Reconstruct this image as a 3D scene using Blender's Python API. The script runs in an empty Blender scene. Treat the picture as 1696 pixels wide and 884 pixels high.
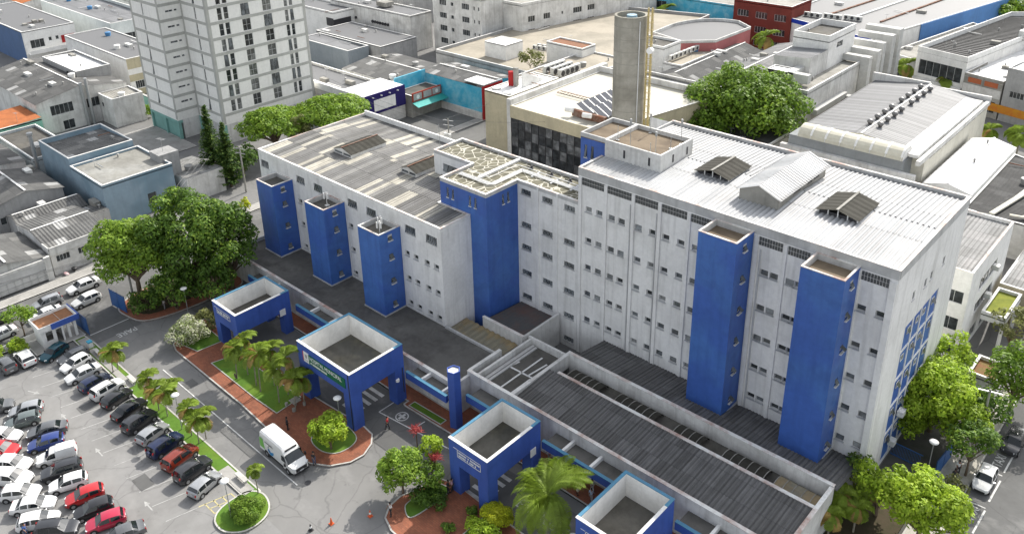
import bpy, bmesh, math, random
from mathutils import Vector, Matrix
R = math.radians
SC = bpy.context.scene
C = SC.collection
# ---------------- camera ----------------
cam = bpy.data.cameras.new('camera')
camo = bpy.data.objects.new('camera', cam)
C.objects.link(camo)
M3 = ((0.731784, 0.681102, -0.024316), (0.249849, -0.301294, -0.920216), (-0.634087, 0.667324, -0.390655))
rt, dn, fw = M3
camo.matrix_world = Matrix(((rt[0], -dn[0], -fw[0], 0), (rt[1], -dn[1], -fw[1], 0), (rt[2], -dn[2], -fw[2], 62.0), (0, 0, 0, 1)))
cam.sensor_width = 36; cam.sensor_fit = 'HORIZONTAL'
cam.lens = 1403.34 / 1696 * 36
cam.shift_x = 18.25 / 1696; cam.shift_y = -177.56 / 1696
cam.clip_end = 3000; cam.clip_start = 1
SC.camera = camo
# ---------------- light ----------------
SUN_EL, SUN_AZ = 40, -6          # azimuth in degrees clockwise from +Y
w = bpy.data.worlds.new('World'); SC.world = w; w.use_nodes = True
nt = w.node_tree
sky = nt.nodes.new('ShaderNodeTexSky'); sky.sky_type = 'NISHITA'; sky.sun_disc = False
sky.sun_elevation = R(SUN_EL); sky.sun_rotation = R(SUN_AZ)
sky.air_density = 1.0; sky.dust_density = 2.5; sky.ozone_density = 1.0
hs = nt.nodes.new('ShaderNodeHueSaturation'); hs.inputs['Saturation'].default_value = .28; bg = nt.nodes['Background']; bg.inputs[1].default_value = 0.15
nt.links.new(sky.outputs[0], hs.inputs['Color']); nt.links.new(hs.outputs[0], bg.inputs[0])
sl = bpy.data.lights.new('sun', 'SUN'); sl.energy = 2.9; sl.angle = R(0.6); sl.color = (1, 0.95, 0.87)
so = bpy.data.objects.new('sun', sl); C.objects.link(so)
sdir = Vector((math.sin(R(SUN_AZ)) * math.cos(R(SUN_EL)), math.cos(R(SUN_AZ)) * math.cos(R(SUN_EL)), math.sin(R(SUN_EL))))
so.rotation_euler = sdir.to_track_quat('Z', 'Y').to_euler(); so.location = (0, 0, 200)
SC.view_settings.view_transform = 'Standard'; SC.view_settings.look = 'None'
SC.view_settings.gamma = 1; SC.view_settings.exposure = 1.02
SC.render.resolution_x = 1024; SC.render.resolution_y = 533

rnd = random.Random(7)
# ---------------- materials ----------------
def srgb(h):
    h = h.lstrip('#'); c = [int(h[i:i+2], 16) / 255 for i in (0, 2, 4)]
    return tuple((x / 12.92 if x <= .04045 else ((x + .055) / 1.055) ** 2.4) for x in c)
class NT:
    def __init__(s, name):
        s.m = bpy.data.materials.new(name); s.m.use_nodes = True; s.t = s.m.node_tree; s.n = s.t.nodes; s.l = s.t.links
        s.b = s.n['Principled BSDF']
    def node(s, t, **k):
        x = s.n.new(t)
        for a, v in k.items():
            setattr(x, a, v)
        return x
    def put(s, a, b): s.l.new(a, b)
    def coord(s, kind, scale=(1, 1, 1)):
        if kind == 'pos': o = s.node('ShaderNodeNewGeometry').outputs['Position']
        else: o = s.node('ShaderNodeTexCoord').outputs[kind]
        mp = s.node('ShaderNodeMapping'); mp.inputs['Scale'].default_value = scale
        s.put(o, mp.inputs[0]); return mp.outputs[0]
    def noise(s, vec, scale, detail=4, rough=.6, dist=0):
        x = s.node('ShaderNodeTexNoise'); x.inputs['Scale'].default_value = scale; x.inputs['Detail'].default_value = detail
        x.inputs['Roughness'].default_value = rough; x.inputs['Distortion'].default_value = dist
        s.put(vec, x.inputs['Vector']); return x.outputs['Fac']
    def ramp(s, fac, stops):
        x = s.node('ShaderNodeValToRGB'); e = x.color_ramp.elements
        e[0].position, e[0].color = stops[0][0], (*stops[0][1], 1)
        e[1].position, e[1].color = stops[-1][0], (*stops[-1][1], 1)
        for p, c in stops[1:-1]:
            q = e.new(p); q.color = (*c, 1)
        s.put(fac, x.inputs[0]); return x.outputs[0]
    def mix(s, fac, a, b, mode='MIX'):
        x = s.node('ShaderNodeMix'); x.data_type = 'RGBA'; x.blend_type = mode
        for v, i in ((fac, 0), (a, 6), (b, 7)):
            if isinstance(v, (int, float)): x.inputs[i].default_value = v
            elif isinstance(v, tuple): x.inputs[i].default_value = (*v, 1)
            else: s.put(v, x.inputs[i])
        return x.outputs[2]
    def bump(s, h, strength=.3, dist=.02):
        x = s.node('ShaderNodeBump'); x.inputs['Strength'].default_value = strength; x.inputs['Distance'].default_value = dist
        s.put(h, x.inputs['Height']); s.put(x.outputs[0], s.b.inputs['Normal'])
G0, G1 = (0, 0, 0), (1, 1, 1)
def plain(name, col, rough=.6, metal=0, spec=.5):
    n = NT(name)
    v = n.noise(n.coord('Object'), 3.0, 3)
    c = n.mix(n.ramp(v, [(.3, G0), (.75, G1)]), tuple(x * .9 for x in col), tuple(min(1, x * 1.06) for x in col))
    n.put(c, n.b.inputs['Base Color'])
    n.b.inputs['Roughness'].default_value = rough; n.b.inputs['Metallic'].default_value = metal
    n.b.inputs['Specular IOR Level'].default_value = spec
    return n.m
def weathered(name, col, dirt, amt=.5, scale=.35, fine=3.0, streak=0.0, rough=.85, bump=.15, second=None):
    """painted or mineral surface with blotches, fine grain and rain streaks (all of them dirt that stays put)"""
    n = NT(name)
    p = n.coord('pos')
    base = n.mix(n.ramp(n.noise(p, fine, 5), [(.3, G0), (.7, G1)]), tuple(x * .93 for x in col), tuple(min(1, x * 1.05) for x in col))
    if second:
        base = n.mix(n.ramp(n.noise(p, scale * .5, 3), [(.45, G0), (.6, G1)]), base, second)
    big = n.ramp(n.noise(p, scale, 7, .65, .3), [(.42, G0), (.72, G1)])
    f = n.node('ShaderNodeMath', operation='MULTIPLY'); n.put(big, f.inputs[0]); f.inputs[1].default_value = amt
    c = n.mix(f.outputs[0], base, dirt)
    if streak:
        ps = n.coord('pos', (1, 1, .07))
        st = n.ramp(n.noise(ps, 1.6, 5, .6), [(.5, G0), (.78, G1)])
        g = n.node('ShaderNodeMath', operation='MULTIPLY'); n.put(st, g.inputs[0]); g.inputs[1].default_value = streak
        c = n.mix(g.outputs[0], c, dirt)
    n.put(c, n.b.inputs['Base Color']); n.b.inputs['Roughness'].default_value = rough; n.b.inputs['Specular IOR Level'].default_value = .5 if rough < .8 else .15
    if bump: n.bump(n.noise(p, fine * 2, 4), bump, .02)
    return n.m
def sheetroof(name, cols, cw=1.05, cl=4.0, dirt=None, amt=.4, rough=.7, metal=0, dscale=.4, valley=.5):
    """roof sheets: each sheet cell has its own tint (uv in metres), plus dirt and painted rib shade"""
    n = NT(name)
    uv = n.coord('UV', (1 / cw, 1 / cl, 1))
    fl = n.node('ShaderNodeVectorMath', operation='FLOOR'); n.put(uv, fl.inputs[0])
    wn = n.node('ShaderNodeTexWhiteNoise', noise_dimensions='2D'); n.put(fl.outputs[0], wn.inputs['Vector'])
    k = len(cols); st = []
    x = n.node('ShaderNodeValToRGB'); x.color_ramp.interpolation = 'CONSTANT'
    acc = 0; e = x.color_ramp.elements
    for i, (c, wt) in enumerate(cols):
        if i == 0: e[0].position = 0; e[0].color = (*c, 1)
        elif i == 1: e[1].position = acc; e[1].color = (*c, 1)
        else:
            q = e.new(acc); q.color = (*c, 1)
        acc += wt
    n.put(wn.outputs['Value'], x.inputs[0])
    c = x.outputs[0]
    p = n.coord('pos')
    if dirt:
        d = n.ramp(n.noise(p, dscale, 7, .7), [(.4, G0), (.75, G1)])
        f = n.node('ShaderNodeMath', operation='MULTIPLY'); n.put(d, f.inputs[0]); f.inputs[1].default_value = amt
        c = n.mix(f.outputs[0], c, dirt)
    c = n.mix(n.ramp(n.noise(p, 5, 4), [(.3, G0), (.7, G1)]), c, n.mix(.12, c, (0, 0, 0)))
    # shade of the corrugation painted into the colour as dark stripes between ribs
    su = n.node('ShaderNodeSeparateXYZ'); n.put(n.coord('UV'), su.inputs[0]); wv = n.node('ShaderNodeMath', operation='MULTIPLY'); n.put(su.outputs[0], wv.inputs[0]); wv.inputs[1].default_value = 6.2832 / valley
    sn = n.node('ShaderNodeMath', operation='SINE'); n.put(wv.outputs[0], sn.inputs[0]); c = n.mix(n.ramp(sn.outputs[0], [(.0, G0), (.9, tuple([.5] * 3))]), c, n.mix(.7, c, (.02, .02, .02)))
    # seams between sheets
    fr = n.node('ShaderNodeVectorMath', operation='FRACTION'); n.put(uv, fr.inputs[0])
    sp = n.node('ShaderNodeSeparateXYZ'); n.put(fr.outputs[0], sp.inputs[0])
    lt = n.node('ShaderNodeMath', operation='LESS_THAN'); n.put(sp.outputs[1], lt.inputs[0]); lt.inputs[1].default_value = .045
    g = n.node('ShaderNodeMath', operation='MULTIPLY'); n.put(lt.outputs[0], g.inputs[0]); g.inputs[1].default_value = .35
    c = n.mix(g.outputs[0], c, (.05, .05, .05))
    n.put(c, n.b.inputs['Base Color']); n.b.inputs['Roughness'].default_value = rough; n.b.inputs['Metallic'].default_value = metal; n.b.inputs['Specular IOR Level'].default_value = .2
    return n.m
def glassmat(name, col, rough=.08):
    n = NT(name)
    v = n.noise(n.coord('pos'), .8, 2)
    c = n.mix(n.ramp(v, [(.4, G0), (.65, G1)]), tuple(x * .6 for x in col), tuple(x * 1.6 for x in col))
    n.put(c, n.b.inputs['Base Color']); n.b.inputs['Roughness'].default_value = rough
    n.b.inputs['Specular IOR Level'].default_value = .5
    return n.m
W_WHITE = weathered('white_painted_render', (.76, .755, .735), (.36, .355, .335), .34, .22, 2.5, .5)
W_WHITE2 = weathered('white_rendered_wall_aged', (.66, .655, .63), (.25, .24, .22), .6, .3, 2.5, .55)
W_CLEAN = weathered('white_clean_parapet', (.77, .765, .74), (.40, .40, .37), .4, .5, 3, .25)
W_BAND = weathered('grey_stained_parapet', (.50, .50, .49), (.25, .25, .24), .6, .4, 2.5, .5)
BLUE = weathered('blue_painted_render', (.042, .112, .39), (.022, .060, .22), .6, .35, 2.0, .5, rough=.5, second=(.058, .160, .45))
BLUEV = weathered('blue_portal_paint', (.042, .098, .38), (.022, .050, .20), .5, .5, 2.0, .5, rough=.55)
LBLUE = weathered('light_blue_coping', (.085, .225, .34), (.10, .17, .23), .5, .8, 3)
COPE = weathered('chipped_white_coping', (.70, .70, .67), (.26, .085, .04), .85, .45, 4, 0)
CONC = weathered('stained_concrete', (.33, .32, .29), (.12, .115, .10), .7, .25, 2.5, .5)
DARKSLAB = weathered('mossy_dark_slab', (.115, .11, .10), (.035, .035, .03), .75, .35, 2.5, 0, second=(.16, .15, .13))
BROWNSLAB = weathered('brown_dusty_slab', (.19, .15, .105), (.06, .045, .035), .7, .35, 2.5, 0)
DARKROOF = weathered('dark_membrane_roof', (.085, .085, .085), (.035, .035, .033), .6, .3, 1.5, 0)
GLASS = glassmat('dark_window_glass', (.035, .04, .042))
GLASS2 = glassmat('grey_window_glass', (.10, .11, .115), .15)
FRAME = plain('aluminium_frame', (.55, .56, .56), .45, .3)
FRAMEW = plain('white_window_frame', (.7, .7, .68), .5)
GBLOCK = weathered('glass_block', (.085, .09, .09), (.04, .04, .04), .5, 3, 6, rough=.35)
STEELD = plain('dark_steel', (.06, .06, .065), .5, .5)
STEELG = plain('galvanised_steel', (.42, .43, .43), .45, .6)
RUST = weathered('rusty_flashing', (.17, .075, .045), (.30, .27, .23), .7, .8, 3, 0)
SHEET_WHITE = sheetroof('white_coated_sheet_roof', [((.49, .50, .505), .5), ((.44, .448, .452), .3), ((.53, .53, .525), .2)], 1.0, 6, (.24, .23, .215), .42, .55, 0, .25)
SHEET_MIX = sheetroof('mixed_fibre_sheet_roof', [((.215, .212, .205), .42), ((.28, .275, .26), .2), ((.17, .168, .16), .14), ((.56, .53, .45), .24)], .85, 4.6, (.10, .095, .085), .6, .8)
SHEET_GREY = sheetroof('grey_fibre_sheet_roof', [((.155, .153, .15), .55), ((.185, .183, .18), .3), ((.13, .128, .125), .15)], 1.1, 2.4, (.07, .07, .065), .5, .85)
SHEET_LGREY = sheetroof('light_grey_fibre_sheet_roof', [((.30, .30, .295), .5), ((.34, .335, .33), .35), ((.25, .25, .245), .15)], 1.1, 2.4, (.14, .14, .13), .5, .85)
SHEET_OLD = sheetroof('old_patched_sheet_roof', [((.125, .125, .123), .5), ((.15, .15, .146), .3), ((.20, .198, .19), .14), ((.42, .42, .41), .06)], 1.6, 2.2, (.08, .08, .075), .5, .9)
POLYC = weathered('aged_polycarbonate', (.22, .20, .14), (.08, .08, .07), .6, .6, 3, 0, rough=.4, second=(.34, .25, .12))
SKYLT = weathered('dull_skylight_sheet', (.05, .048, .04), (.022, .02, .015), .6, .9, 3, 0, rough=.85)
# ---------------- mesh helpers ----------------
def V(p): return Vector(p)
class MB:
    def __init__(s): s.v = []; s.f = []; s.mi = []; s.uv = {}
    def face(s, pts, m=0, uv=None):
        b = len(s.v); s.v += [tuple(p) for p in pts]; s.f.append(list(range(b, b + len(pts)))); s.mi.append(m)
        if uv: s.uv[len(s.f) - 1] = uv
        return s
    def box(s, x0, x1, y0, y1, z0, z1, m=0, skip=''):
        a = [(x0, y0), (x1, y0), (x1, y1), (x0, y1)]
        return s.prism(a, z0, z1, m, m, skip)
    def prism(s, poly, z0, z1, m=0, mt=None, skip=''):
        mt = m if mt is None else mt
        ar = sum(poly[i][0] * poly[(i + 1) % len(poly)][1] - poly[(i + 1) % len(poly)][0] * poly[i][1] for i in range(len(poly)))
        if ar < 0: poly = poly[::-1]
        n = len(poly); b = len(s.v)
        s.v += [(p[0], p[1], z0) for p in poly] + [(p[0], p[1], z1) for p in poly]
        for i in range(n):
            j = (i + 1) % n; s.f.append([b + i, b + j, b + n + j, b + n + i]); s.mi.append(m)
        if 't' not in skip: s.f.append([b + n + i for i in range(n)]); s.mi.append(mt)
        if 'b' not in skip: s.f.append([b + i for i in range(n)][::-1]); s.mi.append(m)
        return s
    def obox(s, c, d, L, Wd, z0, z1, m=0, z0b=None, z1b=None):
        """box centred on c in plan, length L along unit d, width Wd; far end may have other heights"""
        d = Vector((d[0], d[1])).normalized(); n = Vector((-d[1], d[0])); c = Vector((c[0], c[1]))
        p = [c - d * L / 2 - n * Wd / 2, c + d * L / 2 - n * Wd / 2, c + d * L / 2 + n * Wd / 2, c - d * L / 2 + n * Wd / 2]
        za = z0 if z0b is None else z0b; zb = z1 if z1b is None else z1b
        b = len(s.v)
        s.v += [(p[0].x, p[0].y, z0), (p[1].x, p[1].y, za), (p[2].x, p[2].y, za), (p[3].x, p[3].y, z0), (p[0].x, p[0].y, z1), (p[1].x, p[1].y, zb), (p[2].x, p[2].y, zb), (p[3].x, p[3].y, z1)]
        for q in ([0, 1, 5, 4], [1, 2, 6, 5], [2, 3, 7, 6], [3, 0, 4, 7], [4, 5, 6, 7], [3, 2, 1, 0]):
            s.f.append([b + i for i in q]); s.mi.append(m)
        return s
    def bar(s, p, q, w, h=None, m=0):
        """square bar between two points"""
        p, q = V(p), V(q); h = h or w; d = (q - p).normalized()
        up = Vector((0, 0, 1)) if abs(d.z) < .95 else Vector((1, 0, 0))
        a = d.cross(up).normalized() * w / 2; c = a.cross(d).normalized() * h / 2
        b = len(s.v)
        for o in (p, q): s.v += [tuple(o - a - c), tuple(o + a - c), tuple(o + a + c), tuple(o - a + c)]
        for f in ([0, 1, 2, 3], [7, 6, 5, 4], [0, 4, 5, 1], [1, 5, 6, 2], [2, 6, 7, 3], [3, 7, 4, 0]):
            s.f.append([b + i for i in f]); s.mi.append(m)
        return s
    def tube(s, p, q, r, n=8, m=0, r2=None, cap=True):
        p, q = V(p), V(q); r2 = r if r2 is None else r2; d = (q - p)
        if d.length < 1e-6: return s
        d.normalize(); up = Vector((0, 0, 1)) if abs(d.z) < .95 else Vector((1, 0, 0))
        a = d.cross(up).normalized(); c = d.cross(a).normalized(); b = len(s.v)
        for o, rr in ((p, r), (q, r2)):
            for i in range(n):
                t = 2 * math.pi * i / n; s.v.append(tuple(o + (a * math.cos(t) + c * math.sin(t)) * rr))
        for i in range(n):
            j = (i + 1) % n; s.f.append([b + i, b + n + i, b + n + j, b + j]); s.mi.append(m)
        if cap:
            s.f.append([b + i for i in range(n)]); s.mi.append(m)
            s.f.append([b + n + i for i in range(n)][::-1]); s.mi.append(m)
        return s
    def lathe(s, c, prof, n=16, m=0):
        b = len(s.v); k = len(prof)
        for r, z in prof:
            for i in range(n):
                t = 2 * math.pi * i / n; s.v.append((c[0] + r * math.cos(t), c[1] + r * math.sin(t), c[2] + z))
        for a in range(k - 1):
            for i in range(n):
                j = (i + 1) % n; s.f.append([b + a * n + i, b + a * n + j, b + (a + 1) * n + j, b + (a + 1) * n + i]); s.mi.append(m)
        return s
    def blob(s, c, r, n=10, k=6, m=0, jit=0, rg=None):
        b = len(s.v)
        for a in range(k + 1):
            ph = math.pi * a / k
            for i in range(n):
                t = 2 * math.pi * i / n; q = 1 + (jit * (rg.random() - .5) if jit else 0)
                s.v.append((c[0] + r[0] * q * math.sin(ph) * math.cos(t), c[1] + r[1] * q * math.sin(ph) * math.sin(t), c[2] + r[2] * q * math.cos(ph)))
        for a in range(k):
            for i in range(n):
                j = (i + 1) % n; s.f.append([b + a * n + i, b + (a + 1) * n + i, b + (a + 1) * n + j, b + a * n + j]); s.mi.append(m)
        return s
    def build(s, name, mats, parent=None, smooth=False):
        me = bpy.data.meshes.new(name); me.from_pydata(s.v, [], s.f)
        if not isinstance(mats, (list, tuple)): mats = [mats]
        for q in mats: me.materials.append(q)
        me.polygons.foreach_set('material_index', s.mi)
        if smooth: me.polygons.foreach_set('use_smooth', [True] * len(s.f))
        if s.uv:
            l = me.uv_layers.new(name='uv'); d = [0.0] * (2 * len(me.loops))
            for fi, uv in s.uv.items():
                st = me.polygons[fi].loop_start
                for k, q in enumerate(uv): d[2 * (st + k)] = q[0]; d[2 * (st + k) + 1] = q[1]
            l.data.foreach_set('uv', d)
        me.update()
        o = bpy.data.objects.new(name, me); C.objects.link(o)
        if parent: o.parent = parent; o.matrix_parent_inverse = Matrix.Translation(parent.location).inverted() if parent.type == 'EMPTY' and not parent.rotation_euler[2] and not parent.get('local') else Matrix.Identity(4)
        return o
def build_each(mb, name, mats, parent=None, smooth=False):
    """every separate piece of the builder becomes a part of its own"""
    par = list(range(len(mb.v)))
    def fd(a):
        while par[a] != a: par[a] = par[par[a]]; a = par[a]
        return a
    for f in mb.f:
        for q in f[1:]: par[fd(q)] = fd(f[0])
    g = {}
    for i, f in enumerate(mb.f): g.setdefault(fd(f[0]), []).append(i)
    out = []
    for fs in g.values():
        n = MB(); mp = {}
        for i in fs:
            idx = []
            for q in mb.f[i]:
                if q not in mp: mp[q] = len(n.v); n.v.append(mb.v[q])
                idx.append(mp[q])
            n.f.append(idx); n.mi.append(mb.mi[i])
            if i in mb.uv: n.uv[len(n.f) - 1] = mb.uv[i]
        out.append(n.build(name, mats, parent, smooth))
    return out
def tag(o, label=None, cat=None, group=None, kind=None):
    for k, v in (('label', label), ('category', cat), ('group', group), ('kind', kind)):
        if v: o[k] = v
    return o
def empty(name, loc, label=None, cat=None, group=None, rz=0, local=False):
    o = bpy.data.objects.new(name, None); C.objects.link(o); o.location = loc; o.rotation_euler[2] = rz
    o.empty_display_size = .3
    if local: o['local'] = True
    return tag(o, label, cat, group)
def struct(name, mb, mats, smooth=False): return tag(mb.build(name, mats, None, smooth), kind='structure')
def kids(o): return [c for c in bpy.data.objects if c.parent == o]
_ch = {}
def copy_tree(o, parent=None):
    c = o.copy(); C.objects.link(c); c.parent = parent
    if parent is not None: c.matrix_parent_inverse = o.matrix_parent_inverse.copy()
    if o not in _ch: _ch[o] = kids(o)
    for k in _ch[o]: copy_tree(k, c)
    return c
def lerp(a, b, t): return tuple(a[i] + (b[i] - a[i]) * t for i in range(len(a)))
def corrug(mb, A, B, Cc, D, pitch=.4, amp=.05, m=0, vs=1):
    """corrugated sheet over the quad A B C D (A->B is the eave, ridges run A->D); uv in metres"""
    A, B, Cc, D = V(A), V(B), V(Cc), V(D)
    L = max((B - A).length, (Cc - D).length); H = (D - A).length; n = max(2, int(L / pitch)) * 4
    prof = [0, 1, 1, 0]
    b = len(mb.v)
    for k in range(vs + 1):
        t = k / vs; P0 = A.lerp(D, t); P1 = B.lerp(Cc, t)
        for i in range(n + 1):
            q = P0.lerp(P1, i / n); q.z += amp * prof[i % 4]; mb.v.append(tuple(q))
    for k in range(vs):
        for i in range(n):
            a = b + k * (n + 1) + i
            mb.f.append([a, a + 1, a + n + 2, a + n + 1]); mb.mi.append(m)
            u0, u1, v0, v1 = L * i / n, L * (i + 1) / n, H * k / vs, H * (k + 1) / vs
            mb.uv[len(mb.f) - 1] = [(u0, v0), (u1, v0), (u1, v1), (u0, v1)]
    return mb
def wall_open(mb, A, B, z0, z1, ops, depth=.2, m=0, mr=None):
    """wall skin from A to B (plan), outside on the right hand of A->B; ops = (u0,u1,za,zb) real openings with reveals"""
    mr = m if mr is None else mr
    A = Vector((A[0], A[1])); B = Vector((B[0], B[1])); L = (B - A).length; d = (B - A) / L; n = Vector((-d.y, d.x))
    us = sorted({0, L, *[round(o[0], 4) for o in ops], *[round(o[1], 4) for o in ops]})
    zs = sorted({z0, z1, *[o[2] for o in ops], *[o[3] for o in ops]})
    def pt(u, z, w=0): q = A + d * u + n * w; return (q.x, q.y, z)
    for i in range(len(us) - 1):
        run = None
        for j in range(len(zs) - 1):
            uc = (us[i] + us[i + 1]) / 2; zc = (zs[j] + zs[j + 1]) / 2
            hole = any(o[0] < uc < o[1] and o[2] < zc < o[3] for o in ops)
            if not hole:
                if run is None: run = zs[j]
            if hole or j == len(zs) - 2:
                top = zs[j] if hole else zs[j + 1]
                if run is not None and top > run: mb.face([pt(us[i], run), pt(us[i + 1], run), pt(us[i + 1], top), pt(us[i], top)], m)
                run = None
    for o in ops:
        u0, u1, a, b = o[:4]
        for q in ([(u0, a), (u1, a)], [(u1, a), (u1, b)], [(u1, b), (u0, b)], [(u0, b), (u0, a)]):
            (p0, q0), (p1, q1) = q
            mb.face([pt(p0, q0), pt(p1, q1), pt(p1, q1, depth), pt(p0, q0, depth)], mr)
    return mb
def win(parent, A, B, o, depth=.2, nx=2, nz=1, fm=None, gm=None, name='window', tilt=0, sill=0, pane=True, bar=.05):
    """window in the wall A->B at opening o: frame mesh with a pane child"""
    fm = fm or FRAME; gm = gm or GLASS
    A = Vector((A[0], A[1])); B = Vector((B[0], B[1])); L = (B - A).length; d = (B - A) / L; n = Vector((-d.y, d.x))
    def pt(u, z, w=0): q = A + d * u + n * w; return Vector((q.x, q.y, z))
    u0, u1, a, b = o[:4]; w = depth - .04
    f = MB()
    for k in range(nx + 1):
        u = u0 + bar / 2 + (u1 - u0 - bar) * k / nx; f.bar(pt(u, a, w), pt(u, b, w), bar, .05)
    for k in range(nz + 1):
        z = a + bar / 2 + (b - a - bar) * k / nz; f.bar(pt(u0 + bar, z, w + .004), pt(u1 - bar, z, w + .004), .05, bar)
    if tilt:
        for k in range(nx):
            p = u0 + (u1 - u0) * k / nx + .06; q = u0 + (u1 - u0) * (k + 1) / nx - .06
            z = a + .05; h = b - a - .1; t = R(tilt)
            f.face([pt(p, b - .05, w - .03), pt(q, b - .05, w - .03), pt(q, b - .05 - h * math.cos(t), w - .03 - h * math.sin(t)), pt(p, b - .05 - h * math.cos(t), w - .03 - h * math.sin(t))], 1)
    if sill:
        c = pt((u0 + u1) / 2, 0, -sill / 2 + .02); f.obox((c.x, c.y), d, u1 - u0 + .12, sill, a - .09, a - .012, 0)
    fo = f.build(name, [fm, GLASS2], parent)
    if pane:
        g = MB(); g.face([pt(u0, a, depth), pt(u1, a, depth), pt(u1, b, depth), pt(u0, b, depth)]); g.build('pane', gm, fo)
    return fo
def parapet(mb, poly, t, z0, z1, m=0, mt=None):
    """ring wall of thickness t following the inside of the polygon"""
    ar = sum(poly[i][0] * poly[(i + 1) % len(poly)][1] - poly[(i + 1) % len(poly)][0] * poly[i][1] for i in range(len(poly)))
    if ar < 0: poly = poly[::-1]
    P = [Vector((p[0], p[1])) for p in poly]; n = len(P); I = []
    for i in range(n):
        a = (P[i] - P[i - 1]).normalized(); b = (P[(i + 1) % n] - P[i]).normalized()
        na = Vector((-a.y, a.x)); nb = Vector((-b.y, b.x)); q = na + nb
        I.append(P[i] + q * (t / max(.2, q.dot(na))))
    mt = m if mt is None else mt
    for i in range(n):
        j = (i + 1) % n
        o0, o1, i0, i1 = P[i], P[j], I[i], I[j]
        mb.face([(o0.x, o0.y, z0), (o1.x, o1.y, z0), (o1.x, o1.y, z1), (o0.x, o0.y, z1)], m)
        mb.face([(i1.x, i1.y, z0), (i0.x, i0.y, z0), (i0.x, i0.y, z1), (i1.x, i1.y, z1)], m)
        mb.face([(o0.x, o0.y, z1), (o1.x, o1.y, z1), (i1.x, i1.y, z1), (i0.x, i0.y, z1)], mt)
    return [(q.x, q.y) for q in I]
def text_mesh(name, body, size, mat, parent, loc, rot, ext=.01, align='LEFT', sx=1):
    cu = bpy.data.curves.new(name, 'FONT'); cu.body = body; cu.size = size; cu.extrude = ext; cu.align_x = align
    t = bpy.data.objects.new(name + '_tmp', cu); C.objects.link(t)
    dg = bpy.context.evaluated_depsgraph_get(); dg.update()
    me = bpy.data.meshes.new_from_object(t.evaluated_get(dg)); bpy.data.objects.remove(t); me.materials.clear(); me.materials.append(mat)
    o = bpy.data.objects.new(name, me); C.objects.link(o)
    o.matrix_world = Matrix.Translation(loc) @ rot.to_4x4() @ Matrix.Diagonal((sx, 1, 1, 1))
    if parent:
        mw = o.matrix_world.copy(); o.parent = parent; o.matrix_parent_inverse = Matrix.Translation(parent.location).inverted(); o.matrix_basis = mw
    return o
def rot_wall(d):
    """text lying on a wall whose reading direction is d (plan)"""
    d = Vector((d[0], d[1], 0)).normalized(); u = Vector((0, 0, 1)); return Matrix((d, u, d.cross(u))).transposed()
def rot_ground(d):
    d = Vector((d[0], d[1], 0)).normalized(); z = Vector((0, 0, 1)); u = z.cross(d); return Matrix((d, u, z)).transposed()

# ================= HOSPITAL =================
CURTG = glassmat('pale_curtained_glass', (.17, .175, .17), .2)
YF = 68.22
def rect0(a, b, c, d): return [(a, c), (b, c), (b, d), (a, d)]
# ---- main block (tall right part + middle strip) ----
hm = empty('hospital_building', (-35, 77, 0), 'long white hospital block with two blue shafts in front and a white sheet roof', 'building')
FX0, FX1 = -53.0, -18.4
ops = []; wins = []
rows = [19.6, 15.68, 12.2, 8.7, 5.15]
cols = [(-51.5, -50.05), (-48.36, -47.03), (-44.84, -43.06), (-41.43, -39.62), (-37.9, -36.5), (-34.8, -33.2), (-31.2, -30.4), (-29.4, -27.78), (-26.9, -24.6), (-21.1, -19.4)]
for r_, z in enumerate(rows):
    for ci, (a, b) in enumerate(cols):
        if ci in (5,): continue
        for x in (a, b):
            if ci == 4 and x == b: continue
            if ci == 6 and x == a: continue
            if ci == 8 and x == b: continue
            ops.append((x - .42 - FX0, x + .42 - FX0, z - .33, z + .33))
wl = MB(); wall_open(wl, (FX0, YF), (FX1, YF), 0, 24.05, ops, .28, 0)
# end wall with blue framed stair windows
E0, E1 = YF, 87.4
bcols = [72.95, 75.2, 77.5, 79.85, 82.15]; brows = [.35, 3.7, 7.05, 10.2, 13.45, 16.3]
eops = [(y - .3 - E0, y + .3 - E0, z - .45, z + .45) for y, z in ((73.6, 19.45), (76.8, 19.3), (78.4, 19.4), (81.9, 19.5))]
wall_open(wl, (FX1, E0), (FX1, E1), 0, 24.05, eops + [(bcols[0] - E0, bcols[-1] - E0, brows[0], brows[-1])], .1, 0)
wl.face([(FX1, E1, 0), (-56.4, E1, 0), (-56.4, E1, 24.05), (FX1, E1, 24.05)])
wl.face([(FX0, 73.6, 0), (FX0, YF, 0), (FX0, YF, 24.05), (FX0, 73.6, 24.05)])
wl.face([(FX0, E1, 0), (FX0, 73.0, 0), (FX0, 73.0, 24.05), (FX0, E1, 24.05)])
wl.build('wall', [W_WHITE], hm)
sb = 0
for o in ops:
    if sb < 100:
        win(hm, (FX0, YF), (FX1, YF), o, .28, 1, 1, FRAME, (GLASS, GLASS2, GLASS)[sb * 7 % 3] if sb % 4 else CURTG, tilt=(0, 16, 0, 9, 0, 0, 22)[sb * 5 % 7], sill=.22)
        sb += 1
for o in eops: win(hm, (FX1, E0), (FX1, E1), o, .2, 1, 1, sill=.1)
# pilasters
pl = MB()
for x in (-52.66, -49.15, -45.55, -42.25, -38.8, -32.0 + .6, -28.55, -25.0 - .9, -22.0 + .25):
    pl.box(x - .2, x + .2, YF - .16, YF, .05, 23.3)
pl.box(-19.0, -18.42, YF - .28, YF, .05, 23.2)
build_each(pl, 'pilaster', W_WHITE, hm)
dp = MB()
for x in (-45.9, -30.9, -42.6): dp.tube((x, YF - .1, 3.4), (x, YF - .1, 22), .06, 6)
build_each(dp, 'downpipe', FRAME, hm)
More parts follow.
